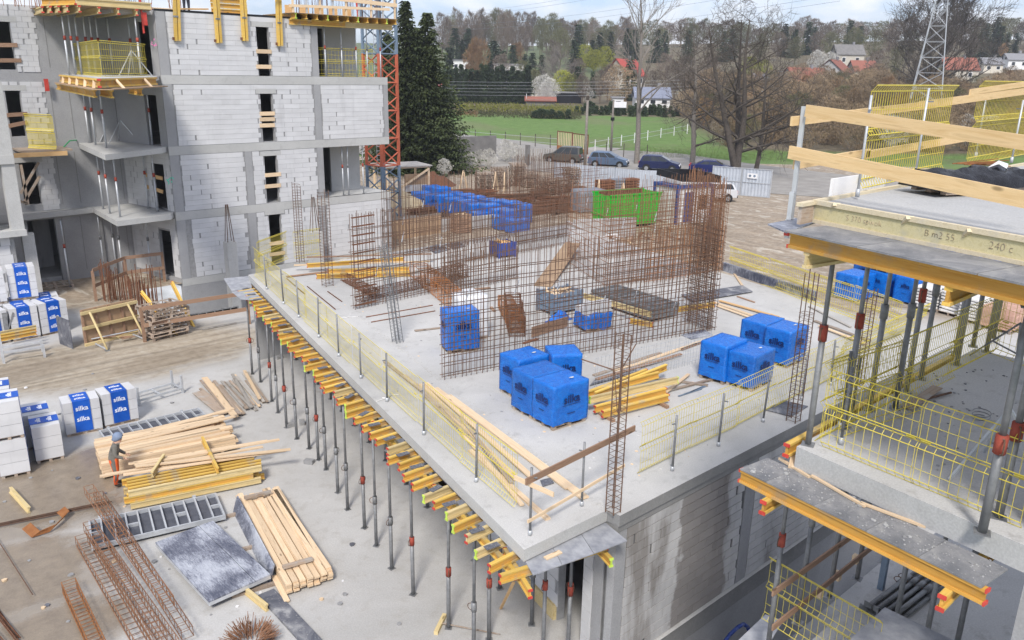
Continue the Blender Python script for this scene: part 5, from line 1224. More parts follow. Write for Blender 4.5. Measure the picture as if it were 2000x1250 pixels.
def build_yard():
    # fresh timber stack by the worker
    lumber((203,938),(465,880),(222,885),7,None,'pale new plank of the big stack beside the worker','planks of the big stack', seed=1, t=.08, w=.2, ragged=.10)
    G = 'planks laid loosely on the big stack'
    for i, (a, b, z) in enumerate((((205,905),(455,838),.62),((215,893),(450,823),.63),((230,880),(445,826),.62),((225,898),(420,850),.665))):
        plank(at(*a,0)+Vector((.0,-.35,z)), at(*b,0)+Vector((0,-.35,z)), f'long pale plank lying loose on top of the big stack, {nth(i+1)} from the front', G, .16, .04, 'wood_new')
    # yellow beams with planks on top
    p, x, y, L, W = quad_frame((252,1000),(520,945),(262,958)); G = 'yellow beams stacked in the yard'
    for r in range(3):
        for k in range(7 if r < 2 else 5):
            q = p + y*(.06+k*(W-.1)/6) + x*rnd.uniform(-.12,.12) + Vector((0,0,.06+r*.205)); beam(q, q+x*(L*rnd.uniform(.93,1.0)), f'yellow beam in the yard stack, layer {("one","two","three")[r]}, {nth(k+1)} from the front', G, None, worn=rnd.random() < .15)
    for i, (a, b, z) in enumerate((((195,965),(510,905),.72),((240,962),(555,912),.72),((262,945),(540,893),.76),((250,940),(520,893),.72),((205,960),(430,925),.69),((265,950),(560,915),.80))):
        plank(at(*a,0)+Vector((.0,-.3,z)), at(*b,0)+Vector((0,-.3,z)), f'pink pale plank resting on the yellow beam stack, {nth(i+1)} from the front', 'planks on the yellow beam stack', .13, .04, 'wood_new')
    for i, (a, b, z) in enumerate((((298,968),(322,930),.70),((425,960),(395,895),.70))):
        beam(at(*a,0)+Vector((0,-.2,z)), at(*b,0)+Vector((0,-.2,z)), ('left worn' if i == 0 else 'right yellow')+' short beam lying across the yellow stack', None, None, worn=(i == 0))
    # worn grey planks
    G = 'weathered planks in the loose heap'; rr = random.Random(12)
    for i in range(26):
        f = i % 9; l = i//9; a = (392+f*12+rr.uniform(-5,5), 757-f*3+rr.uniform(-9,9)); b = (450+f*9+rr.uniform(-6,6), 818-f*4+rr.uniform(-8,8))
        plank(at(*a,0)+Vector((0,0,.02+l*.05)), at(*b,0)+Vector((0,0,.02+l*.05+rr.uniform(0,.04))), f'weathered plank of the loose heap, {nth(i+1)} laid', G, rr.uniform(.08,.15), .04, rr.choice(('wood_grey','wood_old','wood_old','wood_new')))
    plank(at(388,770,0)+Vector((0,0,.1)), at(440,812,0)+Vector((0,0,.1)), 'wide brown board lying left of the weathered heap', None, .5, .03, 'wood_old', 'board')
    plank(at(400,745,0)+Vector((0,0,.16)), at(460,822,0)+Vector((0,0,.16)), 'broad pale plank on the left side of the weathered heap', None, .24, .04, 'wood_new')
    # framed shutters
    p, x, y, L, W = quad_frame((212,875),(412,826),(192,850)); form_panel(p+Vector((0,0,.06)), x, y, L, W*1.0, 'galvanised ribbed shutter lying behind the big timber stack', 11, cross=(0,3,7,10))
    p, x, y, L, W = quad_frame((180,1082),(442,1020),(178,1030)); form_panel(p+Vector((0,0,.10)), x, y, L, W*1.0, 'galvanised ribbed shutter lying in front of the yellow beam stack', 11, cross=(0,3,7,10), h=.14)
    # steel faced shutters with cement splashes
    p, x, y, L, W = quad_frame((410,1195),(530,1143),(340,1065)); m = MB().box(0,L,0,W,0,.16); t = thing('splashed_shutter', 'large splashed shutter lying flat left of the tall plank stack', 'shutter', p+Vector((0,0,.16)), 0); t.rotation_euler = (0,-.02,math.atan2(x.y,x.x))
    link(MB().box(0,L*.74,0,W,.10,.14).mesh('face_sheet', M['ply_splash']), 'face_sheet', t); link(MB().box(L*.75,L,0,W,.10,.14).mesh('face_sheet', M['ply_splash']), 'face_sheet', t)
    m = MB(); m.box(.0,L,.0,.05,0,.098); m.box(0,L,W-.05,W,0,.098); m.box(0,.05,.051,W-.051,0,.098); m.box(L-.05,L,.051,W-.051,0,.098); m.box(L*.745-.03,L*.745+.03,.051,W-.051,0,.098); link(m.mesh('frame', M['galvanised']), 'frame', t)
    a, b = at(525,1140,0), at(455,1000,0); o = MB(); d = b-a; sd_ = Vector((d.y,-d.x,0)).normalized(); o.obox((0,0,0), d, sd_*.04, Vector((0,0,.5))+sd_*.15); o = o.build('shutter_board', M['ply_splash']); o.location = a; tag(o, 'grey splashed board standing on edge beside the tall plank stack', 'board')
    plank(at(520,1160,0), at(640,1290,0), 'dark steel strip shutter lying in the front of the yard', None, .42, .07, 'ply_dark', 'shutter', 'edge_shutter')
    # tall plank stack at the right
    lumber((560,1165),(465,985),(650,1135),6,None,'pale new plank of the stack near the front props','planks of the front stack', seed=4, t=.05, w=.15, ragged=.25)
    p0, x0, y0, L0, W0 = quad_frame((560,1165),(465,985),(650,1135))
    for i, f in enumerate((.12,.9)): plank(p0+x0*L0*f+y0*.1+Vector((0,0,.42)), p0+x0*L0*f+y0*W0*.75+Vector((0,0,.42)), ('near' if i == 0 else 'far')+' cross batten on top of the front plank stack', None, .12, .07, 'wood_old', 'batten')
    plank(at(535,1130,0)+Vector((0,0,.06)), at(562,1180,0)+Vector((0,0,.03)), 'narrow plank slipped from the front stack towards the camera', None, .14, .04, 'wood_new')
    beam(at(480,1160,0), at(523,1195,0), 'pale worn short beam sticking out under the splashed shutter', None, None, worn=True)
    beam(at(20,962,0), at(57,1003,0)-Vector((0,0,0)), 'pale worn beam lying alone in the wet yard', None, None, up=(0,.9,.45), worn=True)
    # rebar cages on the ground
    def lying_cage(a, b, w, h, lab, mat='rust_brown', n=22, z=.03):
        p, q = at(*a,0), at(*b,0); d = q-p; t = thing('rebar_cage', lab, 'rebar cage', p, 0); x = d.normalized(); y = Vector((-x.y,x.x,0)); m = MB(); L = d.length
        for sy in (0,1):
            for sz in (0,1): m.tube(y*w*sy+Vector((0,0,z+h*sz)), d+y*w*sy+Vector((0,0,z+h*sz)), .012, 5)
        m.build('main_bars', M[mat], t, kind='stuff'); m = MB()
        for k in range(n+1):
            c = x*(L*k/n)+x*rnd.uniform(-.02,.02); s = rnd.uniform(-.03,.03); qd = [c+Vector((0,0,z-.01)), c+y*w+Vector((0,0,z-.01)), c+y*w+Vector((0,0,z+h+.01))+x*s, c+Vector((0,0,z+h+.01))+x*s]; m.path(qd+[qd[0]], .0075, 4)
        m.build('link_bars', M[mat], t, kind='stuff')
    lying_cage((300,1275),(172,1060),.3,.28,'left lying rebar cage of the pair across the yard front',n=25); lying_cage((352,1270),(205,1060),.3,.28,'right lying rebar cage of the pair across the yard front',n=25)
    lying_cage((330,1275),(190,1050),.3,.26,'rebar cage stacked on top of the lying pair','rust_brown',26,.32)
    lying_cage((345,1210),(188,985),.26,.24,'long rebar cage reaching over the ribbed shutter','rust_brown',26,.42)
    lying_cage((380,1255),(205,985),.26,.24,'rebar cage lying right of the others in the yard front','rust_brown',28,.2)
    lying_cage((215,1285),(150,1150),.32,.3,'short rusty cage lying alone at the bottom left','rust_bright',20)
    # bundles of bars
    def bundle(a, b, lab, n=14, spread=.16, mat='rust', r=.014, zt=.0):
        p, q = at(*a,0), at(*b,0); d = q-p; y = Vector((-d.y,d.x,0)).normalized(); t = thing('rebar_bundle', lab, 'rebar bundle', p, 0); m = MB()
        for k in range(n): o = y*rnd.uniform(-spread,spread)+Vector((0,0,.03+rnd.uniform(0,.1))); m.tube(o+d*rnd.uniform(-.03,.05), o+d*rnd.uniform(.9,1.03)+y*rnd.uniform(-.05,.05)+Vector((0,0,zt)), r, 4)
        m.build('bars', M[mat], t, kind='stuff')
    bundle((-20,1035),(220,985),'thin bundle of dark bars lying across the wet yard',9,.05,'rust_dark')
    bundle((-30,1190),(25,1262),'rusty bars at the bottom left picture corner',10,.22,'rust')
    bundle((-10,1050),(65,1165),'single thin bar lying in the wet part of the yard',1,.0,'rust_dark')
    # bent stirrups
    p = at(88,1030,0); t = thing('stirrup_heap', 'neat heap of bent rusty stirrups lying on the dark bars', 'rebar bundle', p, R(10)); m = MB()
    for k in range(26): s = k/26; c = Vector((-.55+s*1.1*.2, -.1-s*.05, .05+s*.12)); m.path([c+Vector((0,.2,.12)), c+Vector((.05,-.25,0)), c+Vector((.5,-.32+.1*s,0)), c+Vector((1.05,.05+.1*s,.05)), c+Vector((1.0,.3,.16))], .013, 4)
    m.build('stirrups', M['rust_bright'], t, kind='stuff')
    p = at(490,1262,0); t = thing('stirrup_heap', 'tangled heap of bright rusty stirrups at the bottom edge', 'rebar bundle', p, 0); m = MB(); rr = random.Random(2)
    for k in range(420):
        a = rr.uniform(0, 6.28); r0 = rr.uniform(.2,.45); c = Vector((r0*math.cos(a), r0*math.sin(a)*.9, rr.uniform(0,.3))); dd = Vector((math.cos(a+rr.uniform(-.4,.4)), math.sin(a+rr.uniform(-.4,.4)), rr.uniform(.3,.9)))*rr.uniform(.15,.3); m.tube(c, c+dd, .008, 3, cap=False)
    m.build('stirrups', M['rust_brown'], t, kind='stuff')
    # steel storage rack
    p, x, y, L, W = quad_frame((272,793),(357,768),(262,760)); t = thing('storage_rack', 'empty galvanised stacking rack beside the white packs', 'rack', p, 0); t.rotation_euler = (0,0,math.atan2(x.y,x.x)); W = .8
    for sx in (0,1):
        for sy in (0,1): link(MB().box(sx*L-.04,sx*L+.04,sy*W-.04,sy*W+.04,0,.78).mesh('leg', M['galvanised']), 'leg', t)
    for sy in (0,1): link(MB().box(.041,L-.041,sy*W-.03,sy*W+.03,.18,.26).mesh('rail', M['galvanised']), 'rail', t)
    for f in (0,.5,1): link(MB().box(f*L-.03,f*L+.03,.041,W-.041,.19,.25).mesh('cross_rail', M['galvanised']), 'cross_rail', t)
    # pallets
    G = 'empty pallets stacked by the pit rail'; p = at(305,668,0); q = at(370,652,0); a = math.atan2(q.y-p.y, q.x-p.x); w = (q-p).length
    pm = pallet_mesh(1.9,1.4,.2)
    for i in range(8):
        o = link(pm, 'pallet'); o.location = p + Vector((math.cos(a)*w/2-math.sin(a)*.7+rnd.uniform(-.1,.1), math.sin(a)*w/2+math.cos(a)*.7+rnd.uniform(-.08,.08), .202*i)); o.rotation_euler = (0,0,a+rnd.uniform(-.07,.07)); tag(o, f'grey wooden pallet in the stack by the pit rail, {nth(i+1)} from below', 'pallet', G)
    o = link(pm, 'pallet'); o.location = at(108,560,0); o.rotation_euler = (0,0,R(-8)); tag(o, 'wooden pallet lying on the courtyard floor by the opening', 'pallet')
    # shuttered wall panel with two raking props
    p, x, y, L, W = quad_frame((168,676),(272,650),(160,640)); a = math.atan2(x.y,x.x); t = thing('wall_shutter', 'brown timber wall shutter with two yellow rails, held by raking props', 'shutter', p, a)
    Hh = hgt(148,608,p)
    link(MB().box(0,L,.1,.14,0,Hh).mesh('face_board', M['ply_brown']), 'face_board', t)
    for i in range(5): link(MB().box(i*(L-.09)/4,i*(L-.09)/4+.09,.02,.098,0,Hh).mesh('stud', M['wood_brown']), 'stud', t)
    for z in (Hh*.92, Hh*.5, .06): link(MB().box(-.05,L+.05,-.10,.015,z-.07,z+.07).mesh('rail', M['beam_worn']), 'rail', t)
    link(MB().box(-.6,-.56,.05,1.3,0,Hh*.8).mesh('side_board', M['ply_dark']), 'side_board', t)
    for i, (f, top) in enumerate((((210,685),(175,610)), ((285,665),(247,597)))):
        b = at(*f,0); tp = p + x*(L*(.12 if i == 0 else .82)) + Vector((0,0,Hh*.93)) - y*.14; s = thing('raking_prop', ('left' if i == 0 else 'right')+' pale raking prop holding up the brown wall shutter', 'prop', b, 0); m = MB(); m.tube((0,0,.05), tp-b, .055, 8); m.build('tube', M['beam_worn'], s, True)
        m = MB(); m.tube((0,0,.05), (p+x*(L*(.12 if i == 0 else .82))-y*.3+Vector((0,0,.1)))-b, .04, 6); m.build('foot_strut', M['galvanised'], s); MB().box(-.1,.1,-.1,.1,0,.04).build('foot_plate', M['steel_grey'], s)
    a_, b_ = at(180,672,0)+Vector((0,0,.25)), at(285,650,0)+Vector((0,0,.25)); o = MB().tube((0,0,0), b_-a_, .035, 6).build('cross_tube', M['galvanised']); o.location = a_; tag(o, 'thin steel tube tying the two raking props', 'tube')
    for i in range(7):
        a0 = at(rnd.uniform(195,240), rnd.uniform(648,668), 0); dd = Vector((rnd.uniform(-1,1), rnd.uniform(-.5,.5), 0)).normalized()*rnd.uniform(.5,1); plank(a0+Vector((0,0,.05+.03*i)), a0+dd+Vector((0,0,.08+.03*i)), f'scrap board in the small heap before the wall shutter, {nth(i+1)} laid', 'scrap boards before the wall shutter', .14, .03, 'wood_brown')
    # pit rails, rebar and shutter round the ramp pit
    G = 'brown guard rails round the ramp pit'
    def rail(pts, hs, lab, ph=1.75):
        for i, q in enumerate(pts):
            b = at(*q,0); o = MB().box(-.07,.07,-.05,.05,0,ph).build('rail_post', M['wood_brown']); o.location = b; tag(o, f'brown timber post of the {lab}, {nth(i+1)} from the left', 'post', G)
        for i in range(len(pts)-1):
            for h in hs: plank(at(*pts[i],0)+Vector((0,-.08,h)), at(*pts[i+1],0)+Vector((0,-.08,h)), f'{"upper" if h == max(hs) else "lower"} board of the {lab}, bay {nth(i+1)}', G, .035, .2, 'wood_brown', 'board', 'guard_board')
    rail([(283,668),(487,633)], (.75,1.6), 'near pit railing'); rail([(188,588),(250,560),(322,550)], (.8,1.7), 'far pit railing')
    pp = at(205,590,0); t = thing('rebar_cage', 'rusty starter bars rising from the pit edge', 'rebar cage', pp, 0); m = MB()
    q1 = at(300,580,0)-pp
    for i in range(60): f = i/60; o = q1*f+Vector((rnd.uniform(-.1,.1),rnd.uniform(-.5,.6),0)); m.tube(o+Vector((0,0,-1.2*f)), o+Vector((rnd.uniform(-.05,.05),0,2.3-2.0*f+rnd.uniform(-.2,.35))), .02, 4, cap=False)
    m.build('upright_bars', M['rust'], t, kind='stuff')
    t = thing('rebar_cage', 'dense rusty bars beside the brown wall shutter', 'rebar cage', at(262,640,0), 0); m = MB()
    for i in range(36): o = Vector((rnd.uniform(0,1.6),rnd.uniform(0,1.4),0)); m.tube(o, o+Vector((rnd.uniform(-.05,.05),0,rnd.uniform(1.6,3.2))), .02, 4, cap=False)
    m.build('upright_bars', M['rust'], t, kind='stuff')
    a, b = at(258,578,0), at(370,548,0); p = Vector((a.x, a.y, .1)); x = (b-a).normalized(); y = Vector((0,0,1)); Lp = (b-a).length
    form_panel(Vector((a.x, 42.0, -1.7)), Vector((1,0,0)), Vector((0,.12,1)).normalized(), 3.6, 1.9, 'black faced steel shutter standing in the ramp pit', 8, mat='steel_grey', face='black_film', cross=(7,))
    beam((at(384,640,0)+Vector((0,.3,-.3))), aty(334,553,42.4), 'yellow double beam raking down into the ramp pit', None, 'red', up=(0,-1,.5), H=.26)
    beam((at(352,655,0)+Vector((0,.3,-.3))), aty(275,572,42.0), 'second yellow beam raking in the pit behind the pallets', None, None, up=(0,-1,.5), H=.26)
    plank(at(395,645,0)+Vector((0,0,.02)), at(462,632,0)+Vector((0,0,.02)), 'dark plank lying by the near pit railing', None, .16, .05, 'wood_grey')
    # bin with beams at the left edge
    t = thing('steel_bin', 'grey tilting steel bin at the left picture edge', 'bin', at(-6,665,0), R(-8)); m = MB(); m.prism([(-.9,-.7),(.5,-.7),(.5,.7),(-.9,.7)],.5,.56); m.obox((.5,-.7,.5),(.35,0,.95),(0,1.4,0),(-.05,0,.02)); m.obox((-.9,-.7,.5),(-.1,0,1.0),(0,1.4,0),(.05,0,.0)); m.obox((-.9,-.7,.5),(1.4,0,0),(0,.04,0),(.1,0,1.0)); m.obox((-.9,.66,.5),(1.4,0,0),(0,.04,0),(.1,0,1.0)); m.build('tub', M['steel_grey'], t)
    for s in (-.8,.35): MB().box(s,s+.12,-.6,.6,0,.5).build('foot', M['steel_grey'], t)
    G = 'beams in the low rack by the bin'
    for i in range(3): beam(at(5,692-i*6,0)+Vector((0,0,.62)), at(76,678-i*6,0)+Vector((0,0,.62)), f'yellow beam in the low rack at the left edge, {nth(i+1)} from the front', G, 'red' if i == 0 else None, worn=(i == 2))
    t = thing('storage_rack', 'low galvanised rack carrying beams at the left edge', 'rack', at(8,710,0), R(-8)); MB().box(-.05,.05,-.05,.05,0,1.0).build('leg', M['galvanised'], t); MB().box(1.55,1.65,-.05,.05,0,.6).build('leg', M['galvanised'], t); MB().box(-.05,.05,.8,.9,0,1.0).build('leg', M['galvanised'], t); MB().box(1.55,1.65,.8,.9,0,.6).build('leg', M['galvanised'], t)
    MB().box(.051,1.549,-.04,.04,.45,.55).build('rail', M['galvanised'], t); MB().box(.051,1.549,.81,.89,.45,.55).build('rail', M['galvanised'], t)
    # bits of rubbish
    mm = [MB() for _ in range(4)]
    for i in range(110):
        p = at(rnd.uniform(5,800), rnd.uniform(700,1240), 0)
        if p.x > 10.5: continue
        s_ = rnd.uniform(.3,1.0); a0 = rnd.uniform(0,6); mm[rnd.choice((0,0,0,1,2,3))].prism([(p.x+.11*s_*math.cos(a0+k)*rnd.uniform(.5,1), p.y+.08*s_*math.sin(a0+k)) for k in (0,1,2.1,3,4.2,5.2)], .0, .05*s_)
    for m, mt, lab in zip(mm, ('mortar','wood_new','ply_dark','white_paint'), ('grey','pale wood','dark','white')): tag(m.build('rubble', M[mt]), f'{lab} scraps of rubble scattered over the yard floor', 'rubble', None, 'stuff')
    for i, (x, y) in enumerate(((568,833),(590,828),(604,905),(545,700))):
        o = MB().box(-.16,.16,-.1,.1,0,.14).build('loose_block', M['mortar']); o.location = at(x,y,0); o.rotation_euler = (0,0,i*1.1); tag(o, f'grey concrete block left on the yard floor among the props, {nth(i+1)} from the left', 'block')
    t = thing('broom', 'wide push broom lying on the yard near the front props', 'broom', at(860,1222,0), R(35)); MB().box(-.35,.35,-.05,.05,0,.1).build('head', M['beam_worn'], t); m = MB(); m.tube((0,0,.08),(0,-1.5,.04),.018,6); m.build('handle', M['wood_old'], t)
build_yard()

# ------------------------------------------------------------------ people
m_plain('cloth_grey', (.12,.115,.10), (.18,.17,.15), 6, .95); m_plain('cloth_orange', (.75,.11,.025), (.85,.16,.04), 6, .8); m_plain('cloth_blue', (.14,.18,.26), (.20,.25,.34), 6, .9)
m_plain('skin', (.50,.30,.21), (.56,.35,.25), 6, .6, rv=0); m_plain('cloth_navy', (.02,.025,.04), (.04,.045,.06), 6, .9); m_plain('boot', (.05,.04,.03), (.09,.07,.05), 6, .8)
def person(loc, rz, label, top='cloth_grey', legs='cloth_orange', hood='cloth_blue', s=1.0, bend=.16):
    t = thing('person', label, 'person', loc, rz); b = bend
    J = {'pel':((0,0,.96),.145), 'wst':((0,-.02,1.10),.135), 'chs':((0,-.02-b*.5,1.32),.165), 'nek':((0,-.02-b,1.47),.07), 'hd0':((0,-.05-b*1.2,1.56),.085), 'hd1':((0,-.07-b*1.25,1.68),.095),
         'shl':((-.19,-.02-b*.8,1.41),.075), 'ell':((-.25,-.03-b*.6,1.13),.055), 'wrl':((-.20,-.24-b,1.0),.038), 'shr':((.19,-.02-b*.8,1.41),.075), 'elr':((.26,-.02-b*.6,1.13),.055), 'wrr':((.20,-.22-b,.98),.038),
         'hpl':((-.10,0,.90),.11), 'knl':((-.12,-.05,.50),.075), 'anl':((-.13,.02,.09),.05), 'tol':((-.14,-.15,.05),.045), 'hpr':((.10,0,.90),.11), 'knr':((.12,-.02,.50),.075), 'anr':((.13,.03,.09),.05), 'tor':((.14,-.14,.05),.045)}
    E_ = [('pel','wst'),('wst','chs'),('chs','nek'),('nek','hd0'),('hd0','hd1'),('chs','shl'),('shl','ell'),('ell','wrl'),('chs','shr'),('shr','elr'),('elr','wrr'),('pel','hpl'),('hpl','knl'),('knl','anl'),('anl','tol'),('pel','hpr'),('hpr','knr'),('knr','anr'),('anr','tor')]
    K = list(J); me = bpy.data.meshes.new('body'); me.from_pydata([Vector(J[k][0])*s for k in K], [(K.index(a), K.index(c)) for a, c in E_], [])
    o = link(me, 'body', t); sk = o.modifiers.new('s', 'SKIN'); sb = o.modifiers.new('d', 'SUBSURF'); sb.levels = sb.render_levels = 2
    for i, k in enumerate(K): r = J[k][1]*s*1.22; me.skin_vertices[0].data[i].radius = (r, r); me.skin_vertices[0].data[i].use_root = (k == 'pel')
    bpy.context.view_layer.update(); nm = bpy.data.meshes.new_from_object(o.evaluated_get(bpy.context.evaluated_depsgraph_get())); o.modifiers.clear(); o.data = nm; nm.name = 'body'
    for mt in (top, legs, 'skin', 'boot'): nm.materials.append(M[mt])
    for p in nm.polygons:
        c = p.center/s; p.use_smooth = True
        p.material_index = 3 if c.z < .12 else 1 if (c.z < .98 and abs(c.x) < .19 and c.y > -.2) else 2 if (c.z > 1.5 or (c.y < -.22-b*.9 and c.z < 1.06)) else 0
    # hood, nose, eyes, hands with five fingers
    m = MB(); hc = Vector(J['hd1'][0])*s + Vector((0,.015,.0))*s; n = 12; rows = []
    for i in range(7):
        ph = math.pi*(i/6)*.80
        rows.append([hc + Vector((math.sin(ph)*math.cos(a)*.155*s, math.sin(ph)*math.sin(a)*.165*s + (.05*s if i > 4 else 0), math.cos(ph)*.155*s)) for a in [2*math.pi*k/n for k in range(n)]])
    base = [len(m.v)]
    for r_ in rows: m.v.extend(tuple(q) for q in r_)
    for i in range(6):
        for k in range(n):
            a = 2*math.pi*(k+.5)/n
            if i >= 3 and abs(a-math.pi*1.5) < .75: continue
            m.f.append((i*n+k, (i+1)*n+k, (i+1)*n+(k+1) % n, i*n+(k+1) % n)); m.mi.append(0)
    m.build('hood', M[hood], t, True)
    fc = Vector(J['hd0'][0])*s
    m = MB(); m.tube(fc+Vector((0,-.085,.055))*s, fc+Vector((0,-.118,.02))*s, .012*s, 5, .016*s); m.build('nose', M['skin'], t, True)
    for e in (-1,1): MB().tube(fc+Vector((e*.032,-.088,.065))*s, fc+Vector((e*.032,-.096,.064))*s, .011*s, 6).build('eye', M['cloth_navy'], t)
    for side, k in ((-1,'wrl'),(1,'wrr')):
        w = Vector(J[k][0])*s; m = MB(); d = Vector((-side*.25,-.8,-.35)).normalized(); u = d.cross(Vector((0,0,1))).normalized(); v = u.cross(d)
        m.bar(w, w+d*.085*s, .075*s, .03*s)
        for f in range(4): a0 = w+d*.085*s+u*(f-1.5)*.019*s; L = (.06,.075,.07,.055)[f]*s; a1 = a0+d*L*.55-v*.008*s; m.tube(a0, a1, .0095*s, 5); m.tube(a1, a1+(d*.6-v*.8).normalized()*L*.5, .0085*s, 5)
        a0 = w+d*.03*s-side*u*.04*s; m.tube(a0, a0+(d*.7-side*u*.7).normalized()*.05*s, .011*s, 5); m.build('hand', M['skin'], t, True)
    return t
person(at(229,948,0), R(65), 'worker in grey jacket, blue hood and orange trousers beside the timber stack', bend=.12)
person(aty(378,10,FY+1.2)*1.0 if False else Vector((F(378,20).x, FY+1.0, LZ[4]+.02)), R(150), 'worker in navy clothes standing on the roof of the left building, mostly cut off', 'cloth_navy', 'cloth_navy', 'cloth_navy')
# ================================================================== RIGHT BUILDING DETAILS
def atplane(x, y, p0, n):
    d = ray(x, y); o = Vector((0,0,EYE)); t = (Vector(p0)-o).dot(n)/d.dot(n); return o + d*t
NL = Vector((ADIR.y, -ADIR.x, 0))                                     # across the left edges of the right building
def build_right_details():
    A = ADIR
    # ---- top slab: timber rim, platform, beams
    z2 = RZ2; zb = z2-.28
    k = at(1597,392,z2); far = k - A*7.5
    t = thing('edge_shutter', 'pale timber shutter along the left edge of the top slab, pencil marks on it', 'formwork', k, 0)
    o = Vector((0,0,0)); out = -NL
    def strip(name, mat, off, w, z0, z1, L=7.5, s=0): 
        m = MB(); m.obox(out*off + Vector((0,0,z0)) - A*s, -A*L, out*w, (0,0,z1-z0)); return m.build(name, M[mat], t)
    strip('top_flange', 'wood_rim', -.02, .075, -.045, 0.012); strip('web_board', 'rim_web', .0, .03, -.235, -.0455); strip('bottom_flange', 'wood_rim', -.02, .075, -.28, -.2355)
    for s0, tx, sz in ((.75,'S 370 spwok',.10),(1.75,'B m2 55',.11),(2.45,'240 c',.12)):
        o = put_text(tx, sz, 'wood_old', -A*s0 + out*.0335 + Vector((0,0,-.14)), math.atan2(out.y,out.x)+R(90), t, -.004); o.name = 'pencil_mark'
    t2 = thing('edge_shutter', 'thin pale timber strip along the far edge of the top slab', 'formwork', k, 0)
    MB().box(-.02, 12, -.0, .06, -.27, .012).build('strip', M['wood_rim'], t2)
    t3 = thing('edge_shutter', 'short dark timber shutter end sticking out at the top slab corner', 'formwork', k+Vector((-.34,.02,0)), 0)
    MB().box(0,.30,.0,.05,-.28,-.05).build('board', M['wood_old'], t3); MB().box(-.03,.31,-.02,.07,-.049,.0).build('flange', M['wood_rim'], t3)
    G = 'small wood stays between rim and platform of the top slab'
    for i, (a, b) in enumerate((((1634,402),(1607,428)),((1778,428),(1746,460)),((1898,453),(1866,485)))):
        p = atplane(*a, k+out*.06, NL); q = at(*b, zb); plank(p, q, f'small pale wood stay of the top slab rim, {nth(i+1)} from the left', G, .09, .04, 'wood_rim', 'stay', 'wood_stay', up=(0,0,1))
    # platform boards
    e0, e1 = at(1600,420,zb), at(1537,449,zb); w = .74
    G = 'plywood boards of the top platform'
    for i in range(3):
        L = (1.05,1.4,3.5)[i]; off = (.34,1.40,2.81)[i]; m = MB(); m.obox((0,0,0), -A*(L-.006), out*(w+.02), (0,0,-.022)); q = m.build('platform_board', M['ply_dust']); q.location = k + out*.055 + Vector((0,0,-.282)) - A*(off-.10)
        tag(q, f'dusty dark plywood board below the top slab rim, {nth(i+1)} from the corner', 'board', G)
    m = MB(); P = [at(*q, zb-.02) for q in ((1500,434),(1537,450),(1600,428),(1590,417))]; c = sum(P, Vector())/4; m.prism([(p.x-c.x, p.y-c.y) for p in P], -.02, 0); q = m.build('platform_board', M['ply_splash']); q.location = c - Vector((0,0,.02)); tag(q, 'grey board tip sticking out at the top platform corner', 'board')
    pe = k + out*(w-.03) + Vector((0,0,-.304-.2)); beam(pe - A*.24, pe - A*7, 'long orange beam carrying the outer edge of the top platform', None, 'red', dark=True)
    G = 'yellow beams reaching in under the top slab'
    for i, s_ in enumerate((.55,2.4,4.2)):
        p = k - A*s_ + out*(w+.02) + Vector((0,0,-.304-.405)); beam(p, p+Vector((6,-1.0,0)) if i == 0 else p+Vector((5,0,0)), f'yellow beam reaching in under the top slab, {nth(i+1)} from the corner', G, None, worn=(i == 0))
    # corner post with clamp
    pb = at(1545,424,zb-.02); ph = hgt(1583,208,pb)-pb.z
    t = thing('guard_post', 'square galvanised guard post clamped at the top slab corner', 'post', pb, R(12)); MB().box(-.028,.028,-.028,.028,-.12,ph).build('tube', M['galvanised'], t); MB().box(-.10,-.065,-.03,.03,-.28,.35).build('clamp_jaw', M['galvanised'], t); MB().box(-.10,.10,-.04,.04,-.06,-.02).build('clamp_plate', M['galvanised'], t)
    m = MB(); m.path([Vector((-.08,0,.33)),Vector((.0,0,.38)),Vector((-.08,0,.24)),Vector((0,0,.27))], .008, 4); m.build('clamp_rod', M['galvanised'], t); MB().box(-.12,-.06,-.035,.035,-.24,-.2).build('clamp_pad', M['cap_red'], t)
    # guard boards along the left edge
    G = 'pale guard boards of the top slab'
    for a, b, w_, lab in (((1574,216),(2100,293),.15,'upper'),((1541,297),(2100,410),.17,'lower')):
        p = atplane(*a, pb - NL*.05, NL); q = atplane(*b, pb - NL*.05, NL); plank(p, q, f'{lab} pale guard board along the left edge of the top slab', G, .035, w_, 'wood_guard', 'board', 'guard_board').location.z -= w_/2
    ny = Vector((0,1,0))
    for a, b, w_, lab in (((1546,237),(1830,203),.12,'upper left'),((1796,206),(2010,177),.13,'upper right'),((1551,322),(1700,298),.12,'lower left'),((1690,303),(1905,266),.12,'lower middle'),((1895,180),(2100,150),.10,'topmost right')):
        p = atplane(*a, pb+Vector((0,.05+(.06 if 'right' in lab else 0),0)), ny); q = atplane(*b, pb+Vector((0,.05+(.06 if 'right' in lab else 0),0)), ny); plank(p, q, f'{lab} pale guard board along the far edge of the top slab', G, .035, w_, 'wood_guard', 'board', 'guard_board').location.z -= w_/2
    # fence panels on the top slab
    G = 'yellow wire panels on the top slab'
    def tall(p, q, top, lab):
        a, b = at(*p, z2), at(*q, z2); H = hgt(*top, a)-z2; fence(a, b, lab, G, H, .09, .0055, True)
    tall((1676,366),(1836,333),(1689,166),'left yellow wire panel standing on the top slab'); tall((1886,322),(2080,283),(1898,158),'right yellow wire panel standing on the top slab')
    G = 'posts of the top slab panels'
    for i, (b, tp) in enumerate((((1674,385),(1703,186)),((1785,355),(1812,172)),((1905,308),(1936,178)),((1975,318),(1992,195)))):
        p = at(*b, z2); post(p, hgt(*tp, p)-z2, f'galvanised post behind the top slab panels, {nth(i+1)} from the left', G, .017, 'galvanised')
